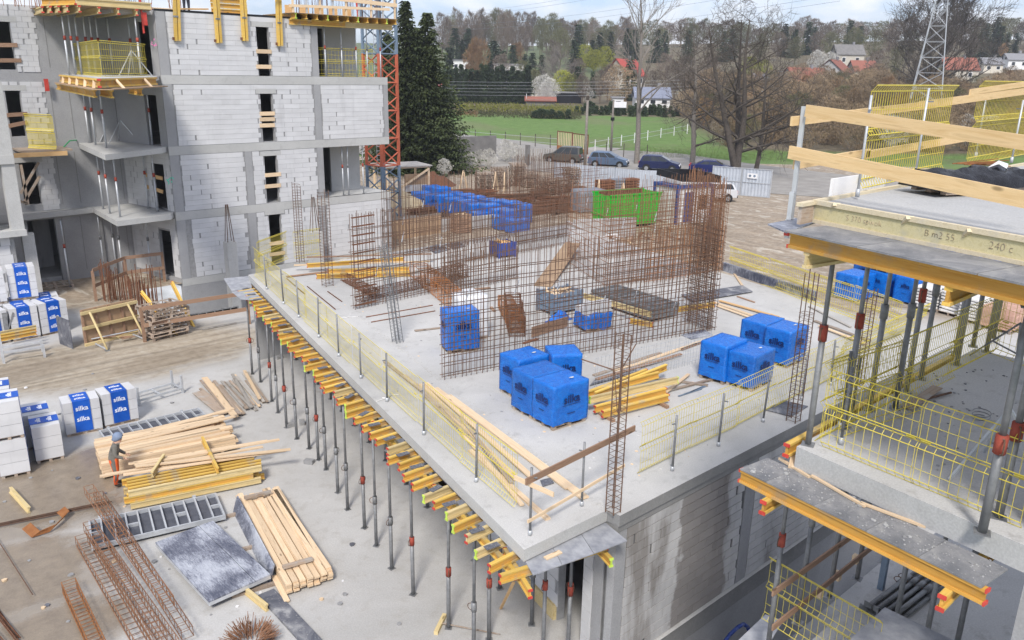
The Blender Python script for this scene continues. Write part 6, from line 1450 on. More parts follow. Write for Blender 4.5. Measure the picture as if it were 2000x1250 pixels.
    # black film bundle on a pallet
    c = at(1890,372,z2); t = thing('film_bundle', 'bundle wrapped in crumpled black film lying on a pallet on the top slab', 'bundle', c, R(-22)); link(pallet_mesh(1.5,.62,.08), 'pallet', t)
    m = MB(); N = 26; V = []; 
    for i in range(N+1):
        x = (i/N-.5)*1.9
        for j in range(13):
            a = math.pi*j/12; r = .20*(1+.35*noise.noise((x*3,j*.5,2)))*(1 if 1 < i < N-1 else .7); V.append((x, -.36*math.cos(a)*(1+.12*noise.noise((x*5,j,7))), .07+.24*math.sin(a)**.8*(1+.45*noise.noise((x*3.5,j*.7,4)))))
    m.v = V; m.f = [(i*13+j, (i+1)*13+j, (i+1)*13+j+1, i*13+j+1) for i in range(N) for j in range(12)]; m.mi = [0]*len(m.f); m.f += [tuple(range(13)), tuple(range(N*13+12, N*13-1, -1))]; m.mi += [0,0]; m.build('wrap', M['black_film'], t, True)
    m = MB(); m.v = [(.5+.18*math.cos(a)*(1+.4*math.sin(3*a)), -.02+.1*math.sin(a), .33+.05*math.sin(2*a)) for a in [i*.4 for i in range(16)]]; m.v.append((.5,0,.42)); m.f = [(i,(i+1)%16,16) for i in range(16)]; m.mi = [0]*16; m.build('white_bag', M['white_paint'], t)
    t = thing('rebar_bundle', 'thin rusty bars lying on the black film bundle', 'rebar', c+Vector((.35,.12,.36)), R(-10)); m = MB()
    for i in range(8): m.tube((-.3+rnd.uniform(-.1,.1), rnd.uniform(-.1,.1), .0), (.75+rnd.uniform(-.1,.1), rnd.uniform(-.2,.2), rnd.uniform(-.1,.05)), .007, 4)
    m.build('bars', M['rust_bright'], t)
    t = thing('white_board', 'white board standing behind the panels at the top slab edge', 'board', at(1655,382,z2)+Vector((.25,.35,-.25)), 0); MB().box(0,1.7,0,.04,-.1,.42).build('sheet', M['white_paint'], t)
    # ---- middle floor
    z1 = RZ1; top = RZ2-.27-.02-.205
    G = 'props between the two floors at the right'
    for i, (x, y, red, rad) in enumerate(((1578,868,True,.042),(1648,835,True,.042),(1697,800,False,.042),(1748,797,False,.042),(1798,740,False,.042),(1868,712,False,.042),(1900,677,False,.042),(1926,687,False,.042),(1770,765,True,.042))):
        p = at(x, y, z1); prop(p, top-z1-.2, f'thick grey prop on the middle floor at the right, {nth(i+1)} from the front left', G, rad, .62 if i == 0 else rnd.uniform(.55,.7), red, rz=R(20))
    for i, (x, y) in enumerate(((1918,1040),(1950,1010))):
        p = at(x, y, z1); prop(p, top-z1-.2, ('nearest' if i == 0 else 'second nearest')+' thick grey prop at the right picture edge', 'near props at the right picture edge', .05, .42, True, rz=R(200))
    for i, (x, y) in enumerate(((1745,690),(1820,660),(2040,800),(2010,740))):
        p = at(x+120, y, z1); prop(p, top-z1-.2, f'inner grey prop under the top slab, {nth(i+1)} from the left', 'inner props under the top slab', .042, .6, i % 2 == 0)
    G = 'yellow wire panels on the middle floor'
    a, b = at(1600,864,z1), at(1943,690,z1); n = 3
    for i in range(n): fence(a+(b-a)*i/n, a+(b-a)*((i+1.06)/n), f'yellow wire panel along the middle floor front edge, {nth(i+1)} from the left', G, 1.15, .075, .0042, flip=(i % 2 == 0))
    a, b = at(1597,872,z1), at(1978,1030,z1); n = 2
    for i in range(n): fence(a+(b-a)*i/n, a+(b-a)*((i+1.05)/n), ('far' if i == 0 else 'near')+' yellow wire panel along the left edge of the middle floor', G, 1.12, .11, .0042, flip=True)
    fence(at(1640,850,z1), at(1760,790,z1)+Vector((0,-.25,0)), 'yellow wire panel leaning inside the middle floor fence', G, 1.1, .09, .004, tilt=-.3)
    fence(at(1943,690,z1), at(2060,735,z1), 'yellow wire panel at the far right end of the middle floor', G, 1.15, .13, .0045)
    G = 'guard posts on the middle floor'
    for i, (x, y, h) in enumerate(((1640,838,1.2),(1662,820,1.0),(1642,868,1.15))): post(at(x,y,z1), h, f'short guard post on the middle floor, {nth(i+1)} of the trio by the left corner', G, .022)
    # tripod and things on the floor
    p = at(1975,720,z1); t = thing('prop_tripod', 'grey folding tripod clamped round a prop at the right edge', 'tripod', p, 0); m = None
    for i, a in enumerate((R(200), R(250), R(80))): MB().bar((0,0,.85),(math.cos(a)*.75,math.sin(a)*.75,.02),.035,.03).build('leg', M['steel_grey'], t)
    MB().bar((math.cos(R(200))*.4,math.sin(R(200))*.4,.4),(math.cos(R(80))*.4,math.sin(R(80))*.4,.4),.03,.02).build('brace', M['steel_grey'], t)
    p = at(1850,880,z1); t = thing('prop_tripod', 'grey tripod standing beside the near props', 'tripod', at(1945,930,z1), 0)
    for i, a in enumerate((R(150), R(270), R(30))): MB().bar((0,0,.95),(math.cos(a)*.7,math.sin(a)*.7,.02),.035,.03).build('leg', M['galvanised'], t)
    plank(at(1770,800,z1)+Vector((0,0,.01)), at(1832,762,z1)+Vector((0,0,.06)), 'dark board lying on the middle floor', None, .16, .02, 'wood_old', 'board')
    o = MB().tube((0,0,.03), at(1857,770,z1)-at(1806,783,z1)+Vector((0,0,.03)), .018, 6).build('steel_tube', M['rust_dark']); o.location = at(1806,783,z1); tag(o, 'short rusty tube lying on the middle floor', 'tube')
    o = MB().path([Vector((.16*math.cos(a), .12*math.sin(a), .02+.004*i)) for i, a in enumerate([j*.5 for j in range(30)])], .008, 4).build('cable_coil', M['steel_grey']); o.location = at(1915,820,z1); tag(o, 'coil of grey cable on the middle floor', 'cable')
    mm = [MB() for _ in range(2)]
    for i in range(60):
        p = at(rnd.uniform(1820,1990), rnd.uniform(720,920), z1); s_ = rnd.uniform(.3,1.0); a0 = rnd.uniform(0,6); mm[i % 2].prism([(p.x+.035*s_*math.cos(a0+k)*rnd.uniform(.5,1), p.y+.025*s_*math.sin(a0+k)) for k in (0,1,2.1,3,4.2,5.2)], z1, z1+.015*s_)
    for m, mt, lab in zip(mm, ('mortar','ply_dark'), ('grey','dark')): tag(m.build('crumbs', M[mt]), f'{lab} crumbs scattered over the middle floor at the right', 'crumbs', None, 'stuff')
    # edge beam along the front edge and platform along the left edge
    pf = at(1503,893,z1-.32); fb = Vector((pf.x, K1.y+.16, z1-.23)); beam(fb, Vector((15.9, K1.y+.16, z1-.23)), 'long yellow beam lying along the front edge of the middle floor', None, 'red', worn=False, H=.2)
    zp = z1-.34; c0 = at(1520,874,zp); c1 = at(1437,914,zp); W = .60; G = 'plywood boards of the middle platform'; s = 0; A = AM; NM = Vector((AM.y, -AM.x, 0))
    kk = Vector((K1.x, K1.y, 0))
    for i, L in enumerate((.45,.75,.72,.66,.70)):
        m = MB(); m.obox((0,0,0), -A*(L-.006), -NM*W, (0,0,.022)); q = m.build('platform_board', M['ply_dust']); q.location = kk - NM*.03 + Vector((0,0,zp-.022)) + A*.42 - A*s; s += L; tag(q, f'dusty plywood board of the platform below the middle floor, {nth(i+1)} from the far end', 'board', G)
    pe = kk - NM*(W-.03) + Vector((0,0,zp-.024-.2)) + A*.45; beam(pe, pe - A*3.36, 'long orange beam under the outer edge of the middle platform', None, 'red', dark=True)
    G = 'yellow beams poking out under the middle platform'
    for i, s_ in enumerate((.1,2.55)):
        p = kk - NM*(W+(.16,.20)[i]) + Vector((0,0,zp-.026-.402)) - A*s_; beam(p, p+Vector((2.5,0,0)), ('far' if i == 0 else 'near')+' yellow beam with red caps poking out under the middle platform', G, 'red')
    for i, (a, b, z_) in enumerate((((1522,897),(1578,932),.0),((1585,932),(1685,990),.01),((1680,985),(1800,1030),.01))):
        plank(at(*a,zp)+Vector((0,0,z_)), at(*b,zp)+Vector((0,0,z_)), f'thin pale batten lying on the middle platform, {nth(i+1)} from the far end', 'battens on the middle platform', .04, .03, 'wood_new', 'batten')
    plank(at(1545,915,zp), at(1553,888,zp)+Vector((0,0,.12)), 'wood stay between platform and floor edge', None, .08, .03, 'wood_new', 'stay')
    cr = [MB() for _ in range(2)]
    for i in range(420):
        f = rnd.random(); q = kk + A*.38 - A*(f*3.2) - NM*(W*rnd.uniform(.03,.97)) + Vector((0,0,zp+.002)); s_ = rnd.uniform(.004,.014)*(2.6 if rnd.random() < .05 else 1); a = rnd.uniform(0,6); cr[i % 2].prism([(q.x+s_*math.cos(a+j*1.26)*rnd.uniform(.6,1.1), q.y+s_*math.sin(a+j*1.26)) for j in range(5)], q.z, q.z+s_*.5)
    for m, mt, lab in zip(cr, ('mortar','fresh_concrete'), ('dark grey','pale grey')): tag(m.build('concrete_crumbs', M[mt]), f'{lab} cement crumbs scattered over the middle platform', 'crumbs', None, 'stuff')
    # ---- lower floor
    z0 = RZ0; G = 'props under the middle floor'
    tz = zp-.43
    for i, (x, y, red) in enumerate(((1500,1262,True),(1558,1216,False),(1620,1165,False),(1674,1130,False),(1725,1098,False),(1800,1290,True),(1860,1300,False),(1745,1240,False))):
        p = at(x, y, z0); prop(p, tz-z0-(.0 if i else .0), f'grey prop standing on the lower floor at the right, {nth(i+1)} from the left', G, .042, .62, red, rz=R(10))
    G = 'brown guard boards on the lower floor'
    for i, (a, b) in enumerate((((1508,1165),(1672,1046)),((1508,1232),(1712,1066)))):
        p, q = at(*a, z0+(1.1 if i == 0 else .5)), None; q = atplane(*b, p, Vector((0,1,0))); plank(p, q, ('upper' if i == 0 else 'lower')+' brown guard board across the lower floor opening', G, .03, .11, 'wood_brown', 'board', 'guard_board')
    for i, f in enumerate((.22,.5,.72)):
        p = at(1600+i*35,1165-i*33,z0+.35); o = MB().box(-.05,.05,-.05,.05,0,.16).build('wood_block', M['wood_new']); o.location = p; tag(o, f'small pale wood block by the lower floor boards, {nth(i+1)} from the left', 'wood block')
    a = at(1495,1215,z0+.1); p = at(1508,1082,z0+1.25); b = atplane(1690,1216, Vector((p.x,p.y,0)), NL)
    fence(Vector((p.x,p.y,z0+.02)), Vector((p.x,p.y,z0+.02)) - AM*2.0, 'yellow wire panel at the left end of the lower floor', None, 1.2, .11, .0045)
    c = at(1760,1170,z0); d = (at(1840,1100,z0)-at(1715,1195,z0)).normalized(); y = Vector((-d.y,d.x,0)); G = 'bundle of props lying on the lower floor'
    for i in range(9):
        r_ = i//5; o_ = c - d*.9 + y*((i % 5)*.13 - .3 + r_*.06) + Vector((0,0,.05+r_*.1)); t = thing('steel_prop', f'grey prop lying in the bundle on the lower floor, {nth(i+1)} from the left', 'prop', o_, 0, G); t.rotation_euler = d.to_track_quat('Z','Y').to_euler(); prop_parts(2.3, t, .043, .6, False)
    MB_ = MB().box(-.05,.05,-.05,.05,0,.8).build('steel_upright', M['paint_grey_blue']); MB_.location = at(1720,1150,z0); tag(MB_, 'grey square upright standing beside the lying prop bundle', 'post')
    P = [at(*q, z0+1.0) for q in ((1650,1258),(1728,1186),(1862,1250),(1800,1330))]; c = sum(P, Vector())/4; o = MB().prism([(p.x-c.x,p.y-c.y) for p in P], -.1, 0).build('splashed_shutter', M['ply_pale']); o.location = c; tag(o, 'blue grey splashed shutter leaning at the bottom right edge', 'shutter')
    P = [at(*q, z0-.3) for q in ((1440,1252),(1495,1200),(1530,1212),(1490,1275))]; c = sum(P, Vector())/4; o = MB().prism([(p.x-c.x,p.y-c.y) for p in P], -.03, 0).build('plywood_sheet', M['ply_pale']); o.location = c; tag(o, 'splashed plywood sheet at the foot of the lower floor fence', 'sheet')
    a = aty(1418,1252,9.0); m = MB(); pts = [aty(x,y,9.0) for x,y in ((1412,1258),(1425,1240),(1440,1226),(1452,1219),(1460,1224),(1464,1236))]; m.path([p-pts[0] for p in pts], .05, 8); o = m.build('hose', M['plastic_blue'], None, True); o.location = pts[0]; tag(o, 'blue hose curling in the gap between the buildings', 'hose')
build_right_details()
# ================================================================== LEFT BUILDING DETAILS
def build_left_details():
    G3 = 'props on the balconies of the left building'; cnt = [0]
    def lprop(x, y, z, top, lab, red=True):
        cnt[0] += 1; prop(at(x, y, z), top-z, f'{lab}, {nth(cnt[0])} counted from the top floor', G3, .055, .62, red, handle=False, mat='galvanised')
    # recessed courtyard balconies
    for x in (133,145,157,173,185,197): lprop(x+3, 146, LZ[3]-.05, LZ[4]-.45, 'thin grey prop of the top courtyard balcony')
    for x, y in ((262,147),(276,148),(222,146)): lprop(x, y, LZ[3]-.05, LZ[4]-.45, 'thin grey prop of the top courtyard balcony')
    for x, y in ((152,271),(163,275),(175,279),(187,283),(208,289),(262,276),(277,280),(298,283)): lprop(x, y, LZ[2], LZ[3]-.75, 'thin grey prop of the middle courtyard balcony')
    for x, y in ((186,402),(202,408),(215,417),(235,424),(257,392),(275,400),(290,407),(308,413)): lprop(x, y, LZ[1], LZ[2]-.32, 'thin grey prop of the lower courtyard balcony')
    cnt[0] = 30
    for x, y in ((137,560),(206,540),(229,535),(241,540),(297,543),(170,540)): lprop(x, y, 0.0, LZ[1]-.34, 'thin grey prop on the courtyard ground floor', x < 200)
    # tripods
    for i, (x, y, z) in enumerate(((262,148,LZ[3]-.05),(240,279,LZ[2]),(222,276,LZ[2]))):
        t = thing('prop_tripod', f'pale tripod holding a prop on the courtyard balconies, {nth(i+1)} from the top', 'tripod', at(x,y,z), 0, 'tripods on the balconies')
        for a in (R(200), R(330), R(90)): MB().bar((0,0,1.35),(math.cos(a)*.95,math.sin(a)*.95,.02),.05,.04).build('leg', M['galvanised'], t)
    # loggia props
    G = 'props in the right hand loggias'
    for i, (x, y, k) in enumerate(((578,148,3),(606,148,3),(637,148,3),(669,148,3),(697,147,3),(718,147,3),(744,146,3),(596,374,1),(671,376,1),(628,372,1),(710,365,1),(681,366,1))):
        z = LZ[k]; p = aty(x, y, FY+.35); p.z = z; prop(p, (LZ[4]-.42 if k == 3 else LZ[2]-.52)-z, f'grey prop in the {"upper" if k == 3 else "lower"} loggia, {nth(i+1)} in order', G, .045, .6, i % 2 == 0, handle=False, mat='galvanised')
    fence(Vector((F(572,147).x, FY+.5, LZ[3]+.05)), Vector((F(735,147).x, FY+.5, LZ[3]+.05)), 'long yellow wire guard across the upper loggia', None, 1.75, .26, .010)
    p = at(128,142,LZ[3]-.05); q = at(200,150,LZ[3]-.05); r_ = at(288,148,LZ[3]-.05)
    fence(p, q, 'yellow wire guard on the left of the top courtyard balcony', None, 1.7, .30, .010); fence(q, r_, 'yellow wire guard on the right of the top courtyard balcony', None, 1.7, .30, .010)
    # formwork deck of the roof over the loggia
    G = 'yellow deck beams over the upper loggia'; xL, xR = F(562,35).x, F(765,45).x; zt = LZ[4]-.42
    beam((xL, FY-.12, zt), (xL+(xR-xL)*.52, FY-.12, zt), 'left bearer beam of the deck over the upper loggia', G, None, H=.34); beam((xL+(xR-xL)*.5, FY-.05, zt), (xR, FY-.05, zt), 'right worn bearer beam of the deck over the upper loggia', G, None, worn=True, H=.34)
    for i in range(11):
        x = xL+.2+(xR-xL-.3)*i/10; beam((x, FY-.7, zt+.343), (x, FY+3.5, zt+.343), f'yellow cross beam of the deck over the loggia, {nth(i+1)} from the left', G, 'lime' if i % 3 == 0 else None, H=.32)
    o = MB().box(0, xR-xL, -.75, 3.4, 0, .03).build('deck_board', M['ply_brown']); o.location = (xL, FY, zt+.667); tag(o, 'plywood deck over the upper loggia', 'board')
    zt += .70; G = 'guard rail on the roof deck of the left building'
    for i in range(9):
        x = xL+.1+(xR-xL-.2)*i/8; o = MB().box(-.05,.05,-.05,.05,0,2.0).build('rail_post', M[('wood_new','galvanised')[i % 2]]); o.location = (x, FY-.55, zt-.03); tag(o, f'{("timber","steel")[i%2]} rail post on the loggia deck, {nth(i+1)} from the left', 'post', G)
    plank((xL-1.6, FY-.62, zt+1.0), (xR, FY-.62, zt+.75), 'long pale guard board along the loggia deck', G, .05, .24, 'wood_new', 'board', 'guard_board'); plank((xL-.2, FY-.62, zt+.3), (xR-.6, FY-.62, zt+.5), 'lower pale guard board along the loggia deck', G, .05, .16, 'wood_new', 'board', 'guard_board')
    for i in range(5):
        x = xL+.5+i*1.05; o = MB().box(0,.62,0,.1,0,.55).build('shutter_block', M['wood_orange']); o.location = (x, FY+1.2, zt); tag(o, f'orange timber shutter block on the loggia deck, {nth(i+1)} from the left', 'formwork', 'shutter blocks on the loggia deck')
    t = thing('red_prop', 'red push pull prop leaning on the loggia deck', 'prop', (F(706,30).x, FY+.4, zt), 0); MB().tube((0,0,0),(-.25,0,2.6),.07,8).build('tube', M['cap_red'], t)
    t = thing('starter_bars', 'thin upright bars rising over the roof of the left building', 'rebar', (F(600,20).x, FY+1.6, LZ[4]), 0); m = MB()
    for i in range(70): x = rnd.uniform(0, 6.4); m.tube((x, rnd.uniform(-.3,.3), 0), (x+rnd.uniform(-.05,.05), 0, rnd.uniform(1.6,2.8)), .014, 3, cap=False)
    m.build('bars', M['rust'], t, kind='stuff')
    # pairs of yellow walers hanging down the facade
    G = 'yellow beams hanging down the facade'
    for i, (x0, x1, y0, y1) in enumerate(((343,347,-30,80),(420,428,-25,84),(473,479,-25,80),(543,547,-15,90))):
        a, b = aty(x1, y1, FY-.16), aty(x0, y0, FY-.16)
        t = thing('waler_pair', f'pair of yellow beams hanging over the top of the facade, {nth(i+1)} from the left', 'beam', a, 0, G); d = b-a
        for s in (-.10,.10):
            m = MB(); m.bar((s,0,0), d+Vector((s,0,0)), .15, .18, up=(0,1,0)); m.build('beam', M['beam_yellow'], t)
        MB().box(-.13,.13,-.11,.0,d.z*.42,d.z*.42+.1).build('clamp', M['steel_grey'], t); MB().box(-.27,-.14,-.06,.06,.05,.2).build('bracket', M['rust'], t)
    # stacks on the roof
    G = 'yellow beams stacked on the roof of the left building'
    for i in range(5): beam((F(425,10).x, FY+1.0+i*.02, LZ[4]+.06+i*.3), (F(497,10).x, FY+1.0+i*.02, LZ[4]+.06+i*.3), f'yellow beam stacked on the roof, {nth(i+1)} from below', G, None, H=.27)
    plank((F(310,12).x, FY+1.2, LZ[4]+.1), (F(352,18).x, FY+.6, LZ[4]+.06), 'pale board lying on the roof of the left building', None, .5, .06, 'wood_new', 'board'); plank((F(350,12).x, FY+.9, LZ[4]+.1), (F(418,16).x, FY+.9, LZ[4]+.2), 'orange board on the roof of the left building', None, .4, .08, 'wood_orange', 'board')
    # roof formwork over the courtyard
    G = 'roof formwork over the courtyard'; z = LZ[4]-.42
    P = [(83,12),(152,10),(297,18)]
    a, b, c = aty(84,20,FY+2.2), aty(150,22,FY-.6), aty(296,22,FY-.2)
    for i, (p, q, lab, wn) in enumerate(((a,b,'left',False),(b,c,'right',True))):
        p = Vector((p.x,p.y,LZ[4]-.05)); q = Vector((q.x,q.y,LZ[4]-.05)); beam(p, q, f'{lab} yellow edge beam of the roof formwork over the courtyard', G, 'red', worn=wn, H=.36)
        for j in range(4):
            f = (j+.3)/4; r_ = p+(q-p)*f; beam(Vector((r_.x-.2, r_.y-.25, LZ[4]-.42)), Vector((r_.x+.15, BY-.2, LZ[4]-.42)), f'cross beam below the {lab} roof edge over the courtyard, {nth(j+1)} from the left', G, 'red', worn=True, H=.33)
    o = MB().prism([(p.x-a.x,p.y-a.y) for p in (a,b,c)]+[(F(300,30).x-a.x,BY-.1-a.y),(0,BY-.1-a.y)],0,.03).build('deck_board', M['ply_brown']); o.location = (a.x,a.y,LZ[4]-.085); tag(o, 'plywood roof deck over the courtyard', 'board')
    t = thing('starter_bars', 'forest of thin rusty bars on the courtyard roof edge', 'rebar', (a.x, BY-1.0, LZ[4]-.05), 0); m = MB()
    for i in range(90): x = rnd.uniform(-6, 8.5); m.tube((x, rnd.uniform(-.6,.6), 0), (x+rnd.uniform(-.1,.1), rnd.uniform(-.6,.6), rnd.uniform(1.2,2.8)), .016, 3, cap=False)
    m.build('bars', M['rust_bright'], t, kind='stuff')
    for i, x in enumerate((-3.5,-.5,2.2,4.0)):
        post((a.x+x+1.0, BY-1.6+.3*i, LZ[4]-.05), 2.6, f'pale guard post on the courtyard roof edge, {nth(i+1)} from the left', 'guard posts on the courtyard roof edge', .05, 'galvanised')
    t = thing('red_prop', 'slim red prop standing on the courtyard roof edge', 'prop', (c.x-.5, c.y+.1, LZ[4]-1.3), 0); MB().tube((0,0,0),(-.05,0,2.9),.06,8).build('tube', M['cap_red'], t)
    # formwork of the balcony edge at the third floor
    z = LZ[3]-.05; G = 'timber edge formwork of the top courtyard balcony'
    q0, q1, q2 = at(117,146,z), at(192,154,z), at(303,151,z)
    for i, (p, q, lab) in enumerate(((q0,q1,'left'),(q1,q2,'right'))):
        p2, q2_ = p+Vector((0,-.06,-.36)), q+Vector((0,-.06,-.36)); beam(p2, q2_, f'{lab} orange edge beam of the top balcony formwork', G, 'red', H=.36)
        n = 5 if i == 0 else 2
        for j in range(n): r_ = p+(q-p)*((j+.5)/n); plank(r_+Vector((0,-.1,-.05)), r_+Vector((-.25 if i == 0 else .1,-.75,-.42)), f'small raking stay of the {lab} balcony formwork, {nth(j+1)} from the left', G, .12, .05, 'wood_new', 'stay', 'wood_stay')
        o = MB().bar((0,-.45,0), (q-p)+Vector((0,-.45,0)), .85, .05).build('deck_board', M['ply_brown']); o.location = p+Vector((0,0,-.42)); tag(o, f'{lab} deck board of the top balcony formwork', 'board', G)
        for j in range(5 if i == 0 else 2):
            r_ = p+(q-p)*((j+.3)/(5 if i == 0 else 2)); beam(r_+Vector((-.2,-.95,-.80)), r_+Vector((.2,2.0,-.80)), f'yellow beam under the {lab} balcony formwork, {nth(j+1)} from the left', G, None, H=.34)
    # red safety tapes painted as boards
    for i, (x, y, z_) in enumerate(((91,166,1),(283,37,2))):
        p = aty(x, y, BY-.35 if i == 0 else FY-.12); o = MB().prism([(-.11,-.04),(.11,-.04),(.11,.04),(-.11,.04)], -.34, .34).build('red_bracket', M['cap_red']); o.location = p; tag(o, ('left' if i == 0 else 'right')+' red steel bracket hanging on the courtyard concrete', 'bracket')
    # boards across window and door openings
    G = 'guard boards nailed across the openings of the left building'; k = 0
    for (x0, x1, ys) in ((501,530,(104,134)),(508,538,(226,237,249)),(518,548,(346,368)),(527,556,(480,501))):
        for y in ys:
            k += 1; p, q = aty(x0,y,FY-.03), aty(x1,y,FY-.03); q.z = p.z; plank(p, q, f'board across a facade opening of the left building, {nth(k)} from the top', G, .04, .24, 'wood_new', 'board', 'guard_board')
    for y0, y1, x0, x1 in ((92,92,-5,36),(122,122,-5,42),(229,226,12,56),(250,242,18,56),):
        k += 1; plank(aty(x0,y0,BY-.08), aty(x1,y1,BY-.08), f'board across a courtyard opening of the left building, {nth(k)} from the top', G, .04, .22, 'wood_brown', 'board', 'guard_board')
    for i, (x0, y0, x1, y1) in enumerate(((285,345,318,352),(287,368,318,378))):
        k += 1; plank(aty(x0,y0,FY+2.6), aty(x1,y1,FY+1.6), f'board across a side door of the courtyard, {nth(i+1)} from the top', G, .04, .22, 'wood_orange', 'board', 'guard_board')
    # landing platform in the left opening
    p = at(22,288,LZ[2]-.15); o = MB().box(0,2.6,-1.0,2.0,-.1,0).build('landing_deck', M['wood_old']); o.location = (aty(24,290,BY).x, BY-1.2, LZ[2]-.12); tag(o, 'worn timber landing in front of the left courtyard door', 'deck')
    o = MB().box(0,2.7,-.06,.0,-.35,-.1).build('pallet_edge', M['wood_orange']); o.location = (aty(26,300,BY-2.2).x, BY-2.25, LZ[2]-.12); tag(o, 'orange pallet side under the timber landing', 'pallet')
    t = thing('mesh_barrier', 'dull yellow mesh panel standing askew on the timber landing', 'barrier', aty(58,292,BY-.6), 0); link(fence_mesh(2.0,1.9,.06,.012), 'wire_mesh', t, 'stuff'); t.rotation_euler = (0,0,R(-60)); t.location.z = LZ[2]-.1
    # timber cross braces in the opening below
    G = 'timber braces in the left courtyard opening'
    for i, (x0,y0,x1,y1) in enumerate(((38,322,52,398),(78,318,42,380),(80,345,50,396),(38,395,54,400))): plank(aty(x0,y0,BY-.25), aty(x1,y1,BY-.25), f'timber brace in the left courtyard opening, {nth(i+1)} from the left', G, .05, .14, 'wood_old', 'brace', 'timber_brace')
    # green cable and paint marks
    pts = [at(225,268,LZ[2]+.02), at(200,270,LZ[2]+.02), at(172,272,LZ[2]+.02), aty(136,275,BY-1.2), aty(118,294,BY-.6), aty(98,298,BY-.2)]
    o = MB().path([p-pts[0] for p in pts], .035, 5).build('cable', M['cable_green']); o.location = pts[0]; tag(o, 'green cable hanging from the middle courtyard balcony', 'cable')
    for i, (x, y, mt) in enumerate(((300,84,'paint_pink'),(332,350,'paint_green'))):
        p = F(x,y); m = MB(); rr = random.Random(i+3)
        for j in range(5): a = Vector((rr.uniform(-.14,.14),0,rr.uniform(-.2,.2))); m.bar(a, a+Vector((rr.uniform(-.2,.2),0,rr.uniform(-.2,.2))), .05, .004, up=(0,1,0))
        m.build('paint_mark', M[mt], left).location = p - Vector(left['_o']) + Vector((0,-.018,0))
    # short free column with bars in front of the facade, and dowel strip
    p = aty(456,560,FY-1.4); z = hgt(447,472,p); o = thing('concrete_post', 'slim concrete column with bars sticking out of its top, before the facade', 'column', (p.x,p.y,-3.5), 0); MB().box(-.3,.3,-.3,.3,0,z+3.5).build('shaft', M['band_concrete'], o); m = MB()
    for sx in (-1,1):
        for sy in (-1,1): m.tube((sx*.2,sy*.2,z+3.5),(sx*.05,sy*.05,z+3.5+2.3),.025,4)
    m.build('bars', M['rust_dark'], o)
    p = aty(618,512,FY-1.0); z = hgt(616,452,p); o = thing('concrete_post', 'pale column with a cone of bars behind the slab end', 'column', (p.x,p.y,0), 0); MB().box(-.42,.42,-.3,.3,0,z).build('shaft', M['band_concrete'], o); m = MB()
    for sx in (-1,1):
        for sy in (-1,1): m.tube((sx*.25,sy*.2,z),(sx*.06,sy*.05,z+2.3),.025,4)
    m.build('bars', M['rust_dark'], o)
    m = MB(); a, b = aty(650,508,FY-.2), aty(700,500,FY-.2)
    # platform sheet at the far slab corner
    zz = SZ-.3; P = [at(*q, zz) for q in ((437,545),(487,540),(492,562),(453,570))]; c = sum(P, Vector())/4; o = MB().prism([(p.x-c.x,p.y-c.y) for p in P], 0, .03).build('platform_board', M['ply_pale']); o.location = c; tag(o, 'grey splashed board on the far corner of the slab formwork', 'board')
    P = [at(*q, zz-.02) for q in ((453,571),(491,563),(515,588),(470,585))]; c = sum(P, Vector())/4; o = MB().prism([(p.x-c.x,p.y-c.y) for p in P], 0, .02).build('platform_board', M['ply_pale']); o.location = c; tag(o, 'second splashed board by the far corner of the slab formwork', 'board')
    rail([(488,632)], (1.0,), 'x') if False else None
build_left_details()
# ================================================================== BEHIND THE SITE
SC = 1.35
def build_crane():
    t = thing('tower_crane_mast', 'lattice crane mast, grey blue above and rust red below, behind the left building', 'crane mast', (aty(750,400,62).x, 62, 0), R(8))
    W = 2.0; z = 0; H = 2.35; k = 0
    while z < 27:
        mat = 'crane_blue' if (k < 2 or k > 5) else 'crane_red'; m = MB()
        for sx in (-1,1):
            for sy in (-1,1): m.bar((sx*W/2,sy*W/2,z),(sx*W/2,sy*W/2,z+H),.2,.2,up=(0,1,0))
        m.build('corner_leg', M[mat], t, kind='stuff'); m = MB()
        for s in (-1,1):
            for a, b in (((-1,s),(1,s)),((s,-1),(s,1))):
                A_, B_ = Vector((a[0]*W/2,a[1]*W/2,z)), Vector((b[0]*W/2,b[1]*W/2,z)); u = Vector((0,0,H))
                (m.tube(A_, B_+u*.5, .065, 5), m.tube(B_+u*.5, A_+u, .065, 5)); m.tube(A_, B_, .065, 5)
        m.build('lattice_bars', M[mat], t, kind='stuff'); m = MB()
        for i in range(6): m.tube((-.3,.4,z+i*.4),(.25,.4,z+i*.4),.03,4)
        m.tube((-.3,.4,z),(-.3,.4,z+H),.03,4); m.tube((.25,.4,z),(.25,.4,z+H),.03,4); m.build('ladder', M['galvanised'], t, kind='stuff'); z += H; k += 1
build_crane()
def heap(name, loc, rx, ry, h, mat, label, cat, seed=0, n=20, rough=.5, kind=None, ang=0):
    v = []; f = []
    for i in range(n+1):
        for j in range(n+1):
            x, y = (i/n-.5)*2, (j/n-.5)*2; r = math.hypot(x, y); z = max(0, 1-r)**.9*(1+rough*noise.noise((x*2.5+seed, y*2.5, seed)))
            v.append((x*rx*(1+.12*noise.noise((y*3, seed, 1))), y*ry, z*h-.03+.03*noise.noise((x*9,y*9,seed))))
    for i in range(n):
        for j in range(n): a = i*(n+1)+j; f.append((a+n+1, a+n+2, a+1, a)[::-1])
    me = bpy.data.meshes.new(name); me.from_pydata(v, [], [q[::-1] for q in f]); me.materials.append(M[mat]); me.polygons.foreach_set('use_smooth', [True]*len(f))
    o = link(me, name); o.location = loc; o.rotation_euler = (0,0,ang); return tag(o, label, cat, None, kind)
m_plain('sand', (.40, .31, .19), (.50, .41, .27), 2, .95, rv=0, bump=.5)
m_plain('wall_stone', (.15, .145, .14), (.22, .21, .20), 1.0, .9, rv=0)
